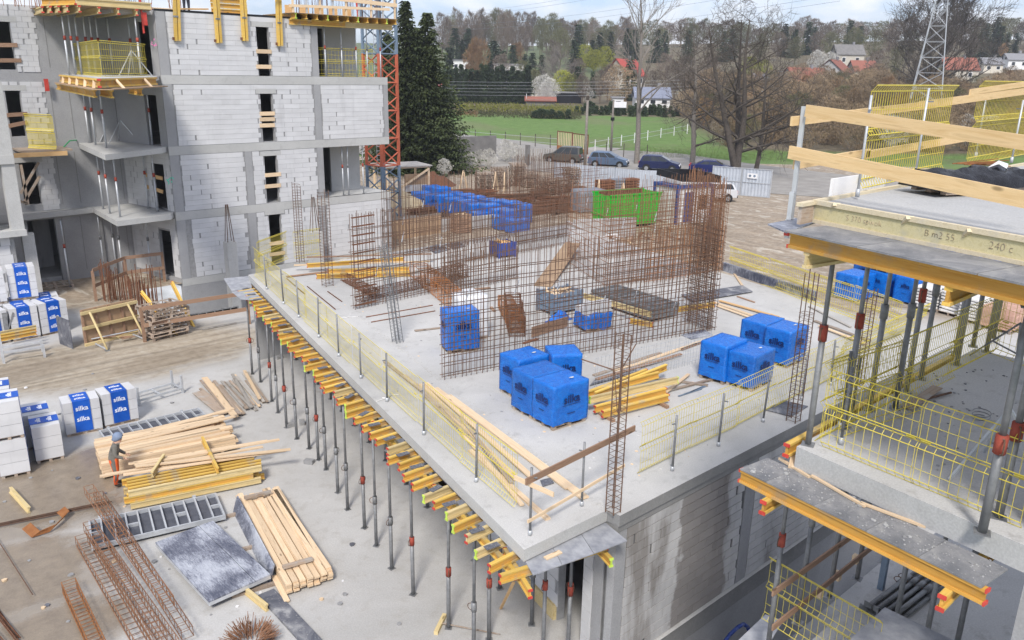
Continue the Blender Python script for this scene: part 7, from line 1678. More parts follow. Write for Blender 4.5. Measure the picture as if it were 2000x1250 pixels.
m_plain('car_taupe', (.10,.095,.085), (.12,.115,.10), 2, .3, .3, bump=0, rv=0); m_plain('car_blue', (.10,.15,.23), (.12,.17,.26), 2, .28, .4, bump=0, rv=0); m_plain('car_navy', (.018,.024,.075), (.022,.03,.09), 2, .25, .2, bump=0, rv=0); m_plain('car_ink', (.015,.022,.10), (.02,.028,.12), 2, .22, .2, bump=0, rv=0); m_plain('car_white', (.55,.56,.57), (.60,.61,.62), 2, .25, .1, bump=0, rv=0); m_plain('car_silver', (.30,.34,.40), (.34,.38,.44), 2, .25, .4, bump=0, rv=0)
m_plain('lamp_red', (.35,.02,.02), (.45,.03,.03), 2, .3, bump=0); m_plain('lamp_clear', (.6,.6,.62), (.7,.7,.72), 2, .15, bump=0); m_plain('hub_grey', (.30,.31,.32), (.40,.41,.42), 3, .35, .6, bump=0)
def car(p, rz, label, mat, kind, s=SC, group='cars parked along the road'):
    """nose towards +x; profiles in metres"""
    t = thing('parked_car', label, 'car', p, rz, group); t.scale = (s, s, s)
    prof = {'van': ([(-2.1,.35),(-2.12,.9),(-2.05,1.0)], [(-2.03,1.0),(-1.95,1.72),(-1.5,1.82),(.15,1.80),(1.02,1.12)], [(1.05,1.10),(1.95,.92),(2.08,.70),(2.1,.35)], 1.78),
            'mpv': ([(-2.05,.34),(-2.08,.85),(-2.0,1.0)], [(-1.97,1.0),(-1.72,1.52),(-1.2,1.62),(.1,1.60),(1.15,1.04)], [(1.18,1.02),(1.92,.84),(2.06,.62),(2.08,.34)], 1.76),
            'sedan': ([(-2.2,.33),(-2.24,.80),(-2.1,.98)], [(-1.65,1.0),(-.95,1.40),(-.4,1.45),(.25,1.43),(1.15,.98)], [(1.18,.96),(2.0,.80),(2.2,.58),(2.22,.33)], 1.72),
            'suv': ([(-2.05,.42),(-2.1,.95),(-2.0,1.08)], [(-1.97,1.08),(-1.75,1.55),(-1.2,1.68),(.1,1.66),(.95,1.14)], [(1.0,1.12),(1.9,1.0),(2.05,.76),(2.07,.42)], 1.80)}[kind]
    rear, roof, nose, w = prof; low = rear+[(roof[0][0], roof[0][1])]+[(roof[-1][0], roof[-1][1])]+nose
    def loft(pts, mat_, name, wf, par=t, smooth=False):
        m = MB(); n = len(pts); m.v = [(x, -wf(z)*w/2, z) for x, z in pts]+[(x, wf(z)*w/2, z) for x, z in pts]
        m.f = [tuple(range(n)), tuple(range(2*n-1,n-1,-1))]+[((i+1)%n, i, i+n, (i+1)%n+n) for i in range(n)]; m.mi = [0]*len(m.f); return m.build(name, M[mat_], par, smooth)
    wf = lambda z: 1 if z < 1.05 else 1-.22*(z-1.05)/.6
    b = loft(low, mat, 'body', lambda z: .96 if z < .4 else 1.0); loft(roof, mat, 'cabin', wf)
    # glazing, a little proud of the cabin
    zb, zt = roof[0][1]+.06, roof[2][1]-.10
    def xr(z, a, b): return a[0]+(b[0]-a[0])*(z-a[1])/(b[1]-a[1])
    r0, r1, f1, f0 = roof[0], roof[1], roof[-2], roof[-1]
    xs0, xs1 = xr(zb, r0, r1)+.12, xr(zb, f0, f1)-.10; xt0, xt1 = xr(min(zt, r1[1]), r0, r1)+.16, xr(zt, f0, f1)-.08
    cuts = [0, .34, .68, 1] if kind != 'sedan' else [0.06, .5, 1]
    for sy in (-1,1):
        for a, c in zip(cuts, cuts[1:]):
            m = MB(); q = []
            for fx, z in ((a+.015,zb),(c-.015,zb),(c-.015,zt),(a+.015,zt)):
                x = (xs0+(xs1-xs0)*fx) if z == zb else (xt0+(xt1-xt0)*fx); q.append((x, sy*(wf(z)*w/2+.006), z))
            m.quad(*(q if sy < 0 else q[::-1])); m.build('side_window', M['glass_dark'], t)
    for nm, e0, e1, dx in (('windscreen', f0, f1, .012), ('rear_window', r0, r1, -.012)):
        z0, z1 = e0[1]+.08, e1[1]-.05; q = [(xr(z0,e0,e1)+dx, -wf(z0)*w/2*.88, z0+.01), (xr(z0,e0,e1)+dx, wf(z0)*w/2*.88, z0+.01), (xr(z1,e0,e1)+dx, wf(z1)*w/2*.86, z1), (xr(z1,e0,e1)+dx, -wf(z1)*w/2*.86, z1)]
        m = MB(); m.quad(*(q if dx > 0 else q[::-1])); m.build(nm, M['glass_dark'], t)
    for x in (-1.28, 1.32):
        for sy in (-1,1):
            wh = MB().tube((x, sy*(w/2-.2), .32), (x, sy*(w/2+.012), .32), .32, 16).build('wheel', M['tyre'], t, False); MB().tube((x, sy*(w/2-.0), .32), (x, sy*(w/2+.02), .32), .2, 10).build('rim', M['hub_grey'], wh)
            MB().tube((x, sy*(w/2-.1), .34), (x, sy*(w/2+.004), .34), .40, 16).build('wheel_arch', M['black_void'], t)
    xn, xb = nose[-2][0], rear[1][0]
    for sy in (-1,1):
        MB().box(xn-.22,xn+.012,sy*w*.38-.2,sy*w*.38+.2,.62,.78).build('headlight', M['lamp_clear'], t); MB().box(xb-.012,xb+.12,sy*w*.44-.1,sy*w*.44+.1,.78,1.02).build('tail_light', M['lamp_red'], t); MB().box(.75,.92,sy*(w/2+.09)-.08,sy*(w/2+.09)+.08,1.0,1.13).build('wing_mirror', M[mat], t)
        for x in (-.95,.05): MB().box(x-.008,x+.008,sy*(w/2+.002)-.003,sy*(w/2+.002)+.003,.42,.98).build('door_gap', M['black_void'], t)
    MB().box(xn-.02,xn+.05,-w*.46,w*.46,.36,.52).build('bumper', M['tyre'], t); MB().box(xb-.05,xb+.02,-w*.46,w*.46,.38,.55).build('bumper', M['tyre'] if kind in ('van','suv') else M[mat], t); MB().box(xb-.025,xb-.012,-.26,.26,.62,.74).build('number_plate', M['white_paint'], t)
    return t
car(at(1100,318,0), R(118), 'grey brown van parked leftmost in the row, tail towards the pole', 'car_taupe', 'van')
car(at(1188,326,0), R(-58), 'light blue people carrier parked second in the row', 'car_blue', 'mpv')
car(at(1288,334,0), R(-58), 'dark navy people carrier parked third in the row', 'car_navy', 'mpv')
car(at(1390,341,0), R(-58), 'deep blue saloon parked rightmost in the row, by the big tree', 'car_ink', 'sedan')
car(at(1388,392,0), R(140), 'white car parked behind the site hut inside the fence', 'car_white', 'suv', s=1.2, group=None)
car(at(935,290,0), R(-40), 'pale blue car half hidden behind the dark wall', 'car_silver', 'sedan', group=None)

def build_site_back():
    # corrugated fence along the road
    def corr(w, h, seed=0):
        m = MB(); n = 18
        for i in range(n): x0, x1 = w*i/n, w*(i+1)/n; o0, o1 = (.0 if i % 2 else .06), (.0 if i % 2 else .06); m._a([(x0,o0,0),(x1,.06-o0,0),(x1,.06-o0,h),(x0,o0,h)], [(0,1,2,3)]); m._a([(x0,o0+.01,0),(x1,.07-o0,0),(x1,.07-o0,h),(x0,o0+.01,h)], [(3,2,1,0)])
        return m.mesh('sheet', M['sheet_metal'])
    ends = [at(1135,372,0), at(1240,380,0), at(1388,376,0), at(1504,387,0)]
    G = 'corrugated metal sheets fencing the site from the road'; me = {}
    k = 0
    line = [at(1082,358,0), at(1240,375,0), at(1378,380,0)]
    for a, b in zip(line, line[1:]):
        d = b-a; n = max(1, round(d.length/3.0))
        for i in range(n):
            w = d.length/n; h = 2.5; key = (round(w,2),h)
            if key not in me: me[key] = (corr(w-.03,h), MB().box(-.06,.06,.08,.16,0,h+.1).mesh('post', M['paint_grey_blue']), MB().box(0,w,.075,.12,h*.5,h*.5+.08).mesh('rail', M['galvanised']))
            k += 1; t = thing('sheet_fence', f'bluish corrugated sheet of the site fence, {nth(k)} from the left', 'fence', a+d*(i/n)+Vector((0,0,-.02)), math.atan2(d.y,d.x), G)
            for q in me[key]: link(q, q.name.split('.')[0], t)
    a, b = at(1389,377,0), at(1504,387,0); d = b-a; gate = []
    for i in range(2):
        t = thing('sheet_gate', ('left' if i == 0 else 'right')+' leaf of the light corrugated site gate', 'gate', a+d*(i/2), math.atan2(d.y,d.x), 'leaves of the corrugated site gate'); w = d.length/2; link(corr(w-.06,3.0), 'sheet', t)
        m = MB(); m.box(-.05,.05,-.08,.02,0,3.1); m.box(w-.11,w-.01,-.08,.02,0,3.1); m.box(.051,w-.111,-.05,-.01,3.0,3.08); m.box(.051,w-.111,-.05,-.01,1.5,1.57); m.box(.051,w-.111,-.05,-.01,.02,.1); link(m.mesh('frame', M['galvanised']), 'frame', t)
        if i == 1:
            s = link(MB().box(0,1.1,0,.03,0,.55).mesh('notice', M['white_paint']), 'notice', t); s.location = (w*.18,-.12,2.0)
            for x in (.3,.8): link(MB().tube((x,-.012,.28),(x,-.002,.28),.14,12).mesh('symbol', M['paint_grey_blue']), 'symbol', s)
    # site hut
    p = at(1330,432,0); t = thing('site_hut', 'white site hut with navy door and navy frame beside the green skip', 'hut', p, R(-14)); w, d, h = 3.9, 3.2, 3.5
    MB().box(-w/2,w/2,-d/2,d/2,.1,h).build('wall', M['hut_white'], t)
    m = MB()
    for sx in (-1,1):
        for sy in (-1,1): m.box(sx*(w/2)-.13,sx*(w/2)+.13,sy*(d/2)-.13,sy*(d/2)+.13,0,h+.02)
    m.box(-w/2-.14,w/2+.14,-d/2-.14,d/2+.14,h-.24,h+.004); m.build('frame', M['hut_blue'], t, kind='stuff')
    dr = MB().box(-1.1,-.1,-d/2-.05,-d/2+.02,.2,2.9).build('door', M['hut_blue'], t); MB().box(-.22,-.16,-d/2-.09,-d/2-.051,1.4,1.6).build('handle', M['galvanised'], dr); wd = MB().box(.5,1.5,-d/2-.04,-d/2+.02,1.3,2.6).build('window', M['glass_dark'], t); MB().box(.98,1.02,-d/2-.06,-d/2-.041,1.3,2.6).build('mullion', M['hut_blue'], wd)
    for i in range(8): MB().box(-w/2+.2+i*.47,-w/2+.23+i*.47,-d/2-.012,-d/2-.001,.2,h-.25).build('panel_joint', M['galvanised'], t)
    r = MB(); r.box(-w/2-.2,w/2+.3,-d/2-.25,-d/2-.2,h+.4,h+1.0); r.box(-w/2-.2,w/2+.3,d/2+.2,d/2+.25,h+.4,h+1.0); r.box(-w/2-.2,-w/2-.15,-d/2-.199,d/2+.199,h+.4,h+1.0); r.box(w/2+.25,w/2+.3,-d/2-.199,d/2+.199,h+.4,h+1.0)
    o = r.build('roof_tray', M['black_film']); o.location = p; o.rotation_euler = (.05,.06,R(-14)); tag(o, 'dark open steel tray lying tilted on top of the site hut', 'tray'); MB().box(-1.3,1.3,-1.1,1.1,h+.02,h+.5).build('roof_box', M['hut_white'], t)
    # green skip
    p = at(1222,440,0); t = thing('skip', 'bright green open skip with ribbed sides', 'skip', p, R(-12)); L, w, h = 5.6, 2.5, 2.9; m = MB()
    m._a([(-L/2,-w/2,.25),(L/2-.5,-w/2,.25),(L/2,-w/2,h),(-L/2,-w/2,h),(-L/2,w/2,.25),(L/2-.5,w/2,.25),(L/2,w/2,h),(-L/2,w/2,h)], [(0,1,2,3),(7,6,5,4),(0,3,7,4),(1,5,6,2),(0,4,5,1)]); m._a([(-L/2+.06,-w/2+.06,.35),(L/2-.55,-w/2+.06,.35),(L/2-.06,-w/2+.06,h),(-L/2+.06,-w/2+.06,h),(-L/2+.06,w/2-.06,.35),(L/2-.55,w/2-.06,.35),(L/2-.06,w/2-.06,h),(-L/2+.06,w/2-.06,h)], [(3,2,1,0),(4,5,6,7),(4,7,3,0),(2,6,5,1),(1,5,4,0)]); m.build('tub', M['skip_green'], t)
    for i in range(8): x = -L/2+.1+i*(L-.9)/7; link(MB().box(x,x+.1,-w/2-.09,-w/2-.002,.25,h-.02).mesh('rib', M['skip_green']), 'rib', t)
    for a in ((-L/2-.05,L/2+.05,-w/2-.11,-w/2-.0),(-L/2-.05,L/2+.05,w/2,w/2+.1)): link(MB().box(*a,h-.015,h+.09).mesh('rim', M['skip_green']), 'rim', t)
    link(MB().box(-L/2-.1,-L/2-.005,-w/2,w/2,1.1,1.2).mesh('rib', M['skip_green']), 'rib', t); o = MB().box(-L/2+.4,L/2-.5,w/2-.5,w/2-.3,h-.9,h+.12).build('steel_plate', M['rust']); o.location = p; o.rotation_euler = (0,0,R(-12)); tag(o, 'rusty red plate standing in the green skip', 'plate')
    # grey tank
    p = at(1148,415,0); t = thing('water_tank', 'dark grey boxy tank beside the green skip', 'tank', p, R(-14)); crumple(3.0,2.0,.25,2.0,.02,3,8,8,6,.04).build('tank', M['sheet_grey'], t, True); MB().box(-1.4,1.4,-.9,.9,0,.27).build('base', M['wood_old'], t)
    # sand, shelter
    heap('sand_heap', at(785,405,0), 4.2, 3.2, 1.7, 'sand', 'heap of yellow sand beside the crane foot', 'sand heap', 2); heap('sand_heap', at(745,385,0), 3.5, 3.0, 1.6, 'sand', 'smaller heap of sand behind the left building corner', 'sand heap', 5)
    heap('earth_heap', at(850,362,0), 2.6, 2.2, 1.6, 'rust', 'reddish brown heap behind the blue packs', 'heap', 8)
    p = at(785,388,0); t = thing('timber_shelter', 'timber work shelter with a flat roof behind the sand heap', 'shelter', p, R(-12)); w, d, h = 4.6, 3.4, 3.3
    for sx in (-1,1):
        for sy in (-1,1): link(MB().box(sx*w/2-.09,sx*w/2+.09,sy*d/2-.09,sy*d/2+.09,0,h).mesh('post', M['wood_new']), 'post', t)
    MB().box(-w/2-.3,w/2+.3,-d/2-.3,d/2+.3,h+.16,h+.26).build('roof', M['wood_grey'], t); 
    for sy in (-1,1): MB().box(-w/2-.2,w/2+.2,sy*d/2-.06,sy*d/2+.06,h,h+.158).build('beam', M['wood_new'], t)
    MB().box(-.3,w/2-.1,-d/2+.12,-d/2+.18,1.6,2.7).build('panel', M['ply_brown'], t); MB().box(-.3,w/2-.1,-d/2+.12,-d/2+.18,.9,1.598).build('panel', M['block_damp'], t); MB().bar((-w/2-.6,-d/2-.12,.2),(w/2,-d/2-.12,h-.1),.08,.2).build('brace', M['wood_new'], t)
    # dark wall, palisade
    a, b = at(840,318,0), at(968,310,0); d = b-a; o = MB().bar((0,0,1.75), d+Vector((0,0,1.75)), .3, 3.5).build('boundary_wall', M['wall_stone']); o.location = a; tag(o, 'dark grey boundary wall beside the tall spruces', 'wall')
    a, b = at(1008,316,0), at(1078,318,0); t = thing('palisade', 'low palisade of pale slats in front of the van', 'fence', a, 0); n = 16
    sl = MB().box(-.1,.1,-.03,.03,.1,2.0).mesh('slat', M['wood_grey'])
    for i in range(n): o = link(sl, 'slat', t); o.location = (b-a)*(i/(n-1))
    m = MB(); m.bar(Vector((0,.05,.6)), (b-a)+Vector((0,.05,.6)), .05,.1); m.build('rail', M['wood_grey'], t); o = MB().box(-.25,.25,-.25,.25,0,3.0).build('gate_pillar', M['wall_stone']); o.location = at(1030,325,0); tag(o, 'dark brick pillar at the palisade', 'pillar')
    # pallet and shutter stacks along the fence
    pm = pallet_mesh(1.7,1.3,.2); G = 'pallets stacked along the site fence'; k = 0
    for x, y, n in ((945,372,10),(975,368,12),(1010,362,13),(1035,366,9),(1060,376,8),(1082,380,9),(1115,372,13)):
        for i in range(n): k += 1; o = link(pm, 'pallet'); o.location = at(x,y,0)+Vector((rnd.uniform(-.1,.1),rnd.uniform(-.1,.1),.202*i)); o.rotation_euler = (0,0,R(-20)+rnd.uniform(-.1,.1)); tag(o, f'pallet in the stacks along the site fence, {nth(k) if k < 80 else "last"} from the left bottom', 'pallet', G)
    G = 'rusty shutter panels stacked by the fence'; k = 0
    for x, y, mt in ((1180,388,'rust'),(1205,385,'sheet_grey'),(1228,384,'rust')):
        for i in range(7): k += 1; o = MB().box(-.9,.9,-.6,.6,0,.22).build('panel', M[mt]) if i == 0 else link(o.data, 'panel'); o.name = 'steel_shutter'; o.location = at(x,y,0)+Vector((0,0,.02+.29*i)); o.rotation_euler = (0,0,R(-15)+rnd.uniform(-.05,.05)); tag(o, f'steel shutter panel piled by the fence, {nth(k)} from the left bottom', 'shutter', G)
    G = 'timber trestles by the fence'
    for i, (x, y) in enumerate(((905,372),(968,375),(985,376),(1168,392),(1215,400))):
        t = thing('trestle', f'pale timber trestle near the site fence, {nth(i+1)} from the left', 'trestle', at(x,y,0), R(20*i), G)
        for sx in (-1,1): MB().bar((sx*.6,0,0),(0,0,2.2),.12,.12,up=(0,1,0)).build('leg', M['wood_new'], t)
    # brown reinforcement store
    G = 'bundles of rusty bars in the steel store'; rr = random.Random(9)
    for i in range(34):
        x, y = rr.uniform(850,1100), rr.uniform(372,425)
        if y < 372+(x-850)*.02: continue
        p = at(x,y,0); L = rr.uniform(4,9); a = R(rr.choice((-14,-20,-8,160,40)))+rr.uniform(-.15,.15); t = thing('rebar_bundle', f'bundle of rusty bars in the steel store, {nth(i+1)} laid', 'rebar bundle', p, a, G); m = MB()
        for j in range(16): o = Vector((rr.uniform(-.3,.3), rr.uniform(-.35,.35), .05+rr.uniform(0,.5))); m.tube(o-Vector((L/2,0,0)), o+Vector((L/2, rr.uniform(-.2,.2), rr.uniform(-.05,.05))), .04, 4)
        m.build('bars', M[rr.choice(('rust','rust','rust_dark'))], t, kind='stuff')
    for i, (x, y, L, H) in enumerate(((905,432,6,3.0),(980,420,8,3.4),(1040,410,8,3.0),(930,402,9,2.0),(1060,392,9,3.6),(1000,388,8,4.0),(1090,412,5,4.6))):
        rebar_mat(at(x,y,0), Vector((math.cos(R(-6)),math.sin(R(-6)),0)), L, H, f'rusty rebar mat standing in the steel store behind the slab, {nth(i+1)} set up', .45, .7, .016, 1, .2, 'rust', i+30, .6, False, 'rebar mats in the steel store')
    for i, (x, y, L, H) in enumerate(((1180,470,7,5.2),(1290,462,6,5.0))):
        rebar_mat(at(x,y,0), Vector((math.cos(R(-10)),math.sin(R(-10)),0)), L, H*.8, ('left' if i == 0 else 'right')+' tall row of starter bars in front of the hut', .45, 1.8, .016, 1, .2, 'rust_dark', i+50, .9, False, 'starter bars in front of the hut')
    # blue packs behind
    G = 'blue packs in the row behind the slab'; k = 0
    for i in range(9):
        for j in range(2):
            k += 1; q = at(822+i*22+j*20, 404+i*5.2-j*11, 0); blue_pack(q+Vector((rnd.uniform(-.1,.1),rnd.uniform(-.1,.1),0)), R(-14)+rnd.uniform(-.06,.06), f'blue pack in the row behind the slab, {nth(k)} from the left', G, 1.6, 1.25, 1.55+rnd.uniform(-.1,.15), k, i < 3 and j == 0)
    for i, (x, y) in enumerate(((985,448),(1010,455),(940,440))): blue_pack(at(x,y,0), R(-10), f'low blue pack by the slab end, {nth(i+1)} counted', G, 1.7, 1.3, 1.2, i, False)
    G = 'stacked blue packs beyond the right building'; k = 0
    for x, y, n in ((1668,582,1),(1722,575,2),(1775,570,2),(1835,585,1),(1890,595,1),(1945,600,1),(1700,556,1),(1750,550,2),(1815,560,2),(1870,572,1),(1925,580,2),(1990,590,2),(1965,572,2),(1780,588,1)):
        for i in range(n):
            k += 1; blue_pack(at(x,y,0)+Vector((rnd.uniform(-.06,.06),rnd.uniform(-.06,.06),1.66*i)), R(-6)+rnd.uniform(-.08,.08), f'blue pack of the store beyond the right building, {nth(k)} counted from the left', G, 1.9, 1.5, 1.65, k, True)
    G = 'stacks of white paper sacks'
    for k, (x, y) in enumerate(((1815,602),(1868,612),(1905,625))):
        p = at(x,y,0); t = thing('sack_stack', f'pallet of white paper sacks beyond the right building, {nth(k+1)} from the left', 'sacks', p, R(-8), G); link(pallet_mesh(1.9,1.4,.18), 'pallet', t)
        for i in range(7):
            for j in range(2): s = link(crumple(.9,1.3,0,.17,.025,i+j*3.3,6,6,2,.1).mesh('sack', M['sack_white']), 'sack', t); s.location = (-.46+.92*j, 0, .18+.18*i)
    p = at(1960,640,0); t = thing('brick_pack', 'pallet of pinkish bricks beyond the right building', 'pack', p, R(-6)); link(pallet_mesh(2.2,1.6,.18), 'pallet', t); bk = MB().box(-.17,.17,-.8,.8,0,.15).mesh('brick', M['brick_pink'])
    for i in range(7):
        for j in range(6): b = link(bk, 'brick', t); b.location = (-.95+.38*j, 0, .18+.158*i)
    p = at(1925,560,0); t = thing('green_pack', 'pale green wrapped stack behind the blue packs at the right', 'pack', p, R(-6)); crumple(2.4,1.6,.1,2.6,.03,2.2,10,8,8).build('film_wrap', M['film_green'], t, True); link(pallet_mesh(2.2,1.5,.13), 'pallet', t)
    p = at(1995,610,0); t = thing('green_machine', 'green steel machine part at the right picture edge', 'machine', p, 0); m = MB(); m.box(-.9,.9,-.5,.5,1.2,3.4); m.build('frame', M['machine_green'], t); MB().box(-.5,.5,-.52,-.501,1.8,2.8).build('opening', M['wood_brown'], t); MB().box(-.8,.8,-.4,.4,0,1.198).build('leg', M['machine_green'], t)
    o = heap('film_scraps', at(1192,462,0), 1.5, 1.0, .8, 'white_paint', 'crumpled white plastic lying before the green skip', 'plastic film', 4, 12, .9)
    rr2 = random.Random(3)
    for i in range(30):
        p = at(rr2.uniform(1110,1400), rr2.uniform(440,475), 0); dd = Vector((rr2.uniform(-1,1), rr2.uniform(-1,1), 0)).normalized()*rr2.uniform(.6,2.2); plank(p+Vector((0,0,.02+.01*i)), p+dd+Vector((0,0,.06+.01*i)), f'scrap timber strewn between the slab and the skip, {nth(i+1)} of the scatter', 'scrap timber before the skip', rr2.uniform(.1,.3), .05, rr2.choice(('wood_new','wood_old','wood_brown','rust')))
    # small things near the pit
    for i, (x0,y0,x1,y1) in enumerate(((1140,470,1190,440),(1150,475,1200,447),(1185,450,1195,400),(1165,455,1180,405))): plank(at(x0,y0,0)+Vector((0,0,.1)), at(x1,y1,0)+Vector((0,0,1.2 if i > 1 else .2)), f'pale timber by the green skip, {nth(i+1)} from the left', 'pale timbers by the green skip', .2, .1, 'wood_new' if i > 1 else 'galvanised', 'timber', 'timber')
    # trench walls of the pit beyond the slab
    o = MB().bar((0,0,1.3), (at(1140,520,0)-at(1105,500,0))+Vector((0,0,1.3)), .25, 2.6).build('concrete_wall', M['fresh_concrete']); o.location = at(1105,500,0); tag(o, 'short fresh concrete wall behind the slab end', 'wall')
    for i, (a, b, h) in enumerate((((760,470),(860,455),1.5),((860,455),(1000,440),1.1),((1120,468),(1240,462),1.6))):
        p, q = at(*a,0), at(*b,0); o = MB().bar((0,0,h/2), (q-p)+Vector((0,0,h/2)), .3, h).build('shutter_wall', M[('ply_brown','fresh_concrete','fresh_concrete')[i]]); o.location = p; tag(o, f'shuttered wall being built behind the slab, {nth(i+1)} from the left', 'wall')
build_site_back()
# ================================================================== TREES, HEDGES, HOUSES, WIRES
def limb(m, p, d, L, r, lvl, rr, k):
    """grow a limb and its twigs; k: spread, lift, kids, droop"""
    n = 4 if lvl > 1 else 3; pts = [p]; q = p; dd = d.normalized(); segs = 4 if lvl > 0 else 2
    for i in range(segs):
        dd = (dd + Vector((rr.uniform(-1,1), rr.uniform(-1,1), rr.uniform(-.5,.9)*k['lift']))*k['wob']).normalized(); q = q+dd*(L/segs); pts.append(q)
    for i in range(segs): m.tube(pts[i], pts[i+1], r*(1-.72*i/segs), n, r*(1-.72*(i+1)/segs), cap=False)
    if lvl <= 0: return
    for i in range(k['kids'][lvl-1]):
        f = rr.uniform(.25, 1.0); j = min(segs-1, int(f*segs)); b = pts[j].lerp(pts[j+1], f*segs-j); dx = (pts[j+1]-pts[j]).normalized(); a = rr.uniform(0, 6.28)
        side = dx.cross(Vector((math.cos(a), math.sin(a), .3))).normalized(); nd = (dx*(1-k['spread'])+side*k['spread']+Vector((0,0,k['up']))).normalized()
        limb(m, b, nd, L*rr.uniform(.42,.68), max(k['rmin'], r*(1-.72*f)*.6), lvl-1, rr, k)
def bare_tree(name, label, loc, H, trunk_h, rad, k, seed, mats=('bark_grey','twig_brown'), group=None, stems=1, lean=0, cat='tree'):
    rr = random.Random(seed); t = thing(name, label, cat, loc, 0, group); tm = MB(); cm = MB()
    for s_ in range(stems):
        d = Vector((rr.uniform(-.2,.2)+(s_-(stems-1)/2)*.22+lean, rr.uniform(-.2,.2), 1)).normalized() if stems > 1 else Vector((lean, 0, 1)).normalized(); q = Vector((0,0,-.1)); r = rad; n = 7; L = H*.97/n
        for i in range(n):
            q2 = q + d*L; r2 = rad*(1-.88*(i+1)/n); tm.tube(q, q2, r, 8, r2, cap=False); z = q2.z
            if z > trunk_h:
                for j in range(k['main']):
                    a = rr.uniform(0,6.28); up = k['mup']*rr.uniform(.7,1.3); nd = Vector((math.cos(a), math.sin(a), up)).normalized(); limb(cm, q.lerp(q2, rr.random()), nd, k['len']*H*(1.15-.75*(z-trunk_h)/(H-trunk_h+.1))*rr.uniform(.75,1.1), max(r2*.55, k['rmin']*2), k['lv'], rr, k)
            q, r = q2, r2; d = (d+Vector((rr.uniform(-.10,.10), rr.uniform(-.10,.10), .12))).normalized()
    tm.build('trunk', M[mats[0]], t, True); cm.build('crown', M[mats[1]], t); return t
K1_ = dict(spread=.42, lift=.9, wob=.16, kids=(4,5,4), up=.28, rmin=.022, main=4, mup=1.25, len=.30, lv=2)
K2_ = dict(spread=.60, lift=.5, wob=.24, kids=(4,4,4), up=.10, rmin=.021, main=4, mup=.45, len=.36, lv=3)
K3_ = dict(spread=.50, lift=.7, wob=.18, kids=(5,6,5), up=.20, rmin=.028, main=6, mup=.75, len=.46, lv=3)
def tree_at(px, py, top, **kw):
    p = at(px, py, 0); return p, hgt(px, top, p)
p, H = tree_at(1243, 322, -60); bare_tree('bare_tree', 'tall pale barked bare tree rising past the top of the picture', p, H, H*.32, .42, K1_, 3, ('bark_grey','bark_grey'))
p, H = tree_at(1352, 320, 55); bare_tree('bare_tree', 'dark bare tree with dense fine twigs in the middle of the road row', p, H, H*.2, .42, dict(K2_, main=4, len=.30, spread=.5, up=.25), 8, ('bark_grey','twig_brown'))
p, H = tree_at(1438, 340, 25); bare_tree('bare_tree', 'big spreading bare tree with several stems beside the site gate', p, H, H*.16, .55, dict(K2_, main=2, len=.50), 14, ('bark_dark','bark_dark'), stems=3)
p, H = tree_at(1475, 338, 90); bare_tree('bare_tree', 'lower leaning bare tree right of the big spreading one', p, H, H*.15, .35, dict(K2_, main=3, lv=2, len=.42), 21, ('bark_dark','bark_dark'), lean=.22)
p = atT(1806, 235); H = hgt(1800, -18, p)-p.z; bare_tree('bare_tree', 'round crowned dark bare tree behind the lattice pylon', p, H, H*.10, .7, dict(K3_, rmin=.05, len=.52, main=6), 5, ('bark_dark','bark_dark'))
p = atT(1083, 300); bare_tree('bare_tree', 'small fan shaped bare tree among the far gardens', p, 15, 3, .25, dict(K3_, lv=2, rmin=.05), 31, ('bark_grey','bark_grey'))
# ---- conifers
def spruce_mesh(H, W, seed, rows=46, mat='spruce', leaf=.62, dens=1.0):
    rr = random.Random(seed); m = MB()
    for i in range(rows):
        f = i/rows; z = H*(.03+.96*f); L = W*(1-f)**.85*rr.uniform(.8,1.12)+.15; nb = max(4, int((13-7*f)*dens))
        for j in range(nb):
            a = rr.uniform(0,6.28); l = L*rr.uniform(.75,1.05)*(1+.38*noise.noise((math.cos(a)*1.3, math.sin(a)*1.3, z*.28+seed))); d = Vector((math.cos(a), math.sin(a), 0)); s = Vector((-d.y, d.x, 0)); n = max(3, int(l/(leaf*.72)))
            for q in range(n):
                g = (q+.5)/n; c = d*(l*g) + Vector((0,0,z - l*.42*g*g + .10*l*g**4*3 + rr.uniform(-.12,.12))); w = leaf*(1.15-.55*g)*rr.uniform(.7,1.2); t_ = rr.uniform(-.5,.5)
                for sd in (-1,1):
                    tip = c + d*w*.8 + s*sd*w*.8 + Vector((0,0,-w*rr.uniform(.1,.75))); m._a([tuple(c-d*w*.25), tuple(c+d*w*.55+Vector((0,0,t_*.2))), tuple(tip)], [(0,1,2)])
                m._a([tuple(c-s*w*.22+d*.1*w), tuple(c+s*w*.22+d*.1*w), tuple(c+d*w*.4+Vector((0,0,-w*rr.uniform(.6,1.1))))], [(0,1,2)])
    return m.mesh('needles', M[mat])
def conifer(name, label, loc, me, H, group=None, scale=1, rz=0, trunk=True):
    t = thing(name, label, 'tree', loc, rz, group); t.scale = scale if isinstance(scale, tuple) else (scale,)*3
    if trunk:
        if ('tr', H) not in _fm: _fm[('tr', H)] = MB().tube((0,0,-.2),(0,0,H*.96),H*.014,6,.03).mesh('trunk', M['bark_dark'])
        link(_fm[('tr', H)], 'trunk', t)
    link(me, 'needles', t); return t
for px, py, top, W, sd, lab in ((797,338,-5,6.6,1,'left of the two tall dark spruces behind the crane'), (838,334,18,7.6,2,'right of the two tall dark spruces, its boughs sweeping low'), (818,330,48,8.0,9,'broad dark spruce filling the gap between the two tall ones')):
    p = at(px, py, 0); H = hgt(px, top, p); conifer('spruce_tree', lab, p, spruce_mesh(H, W, sd, 66, 'spruce', .68, 1.4), round(H,1))
p = at(760,322,0); conifer('spruce_tree', 'third dark spruce half hidden behind the crane mast', p, spruce_mesh(18, 4.6, 7, 44, 'spruce', .85, 1.2), 18.0)
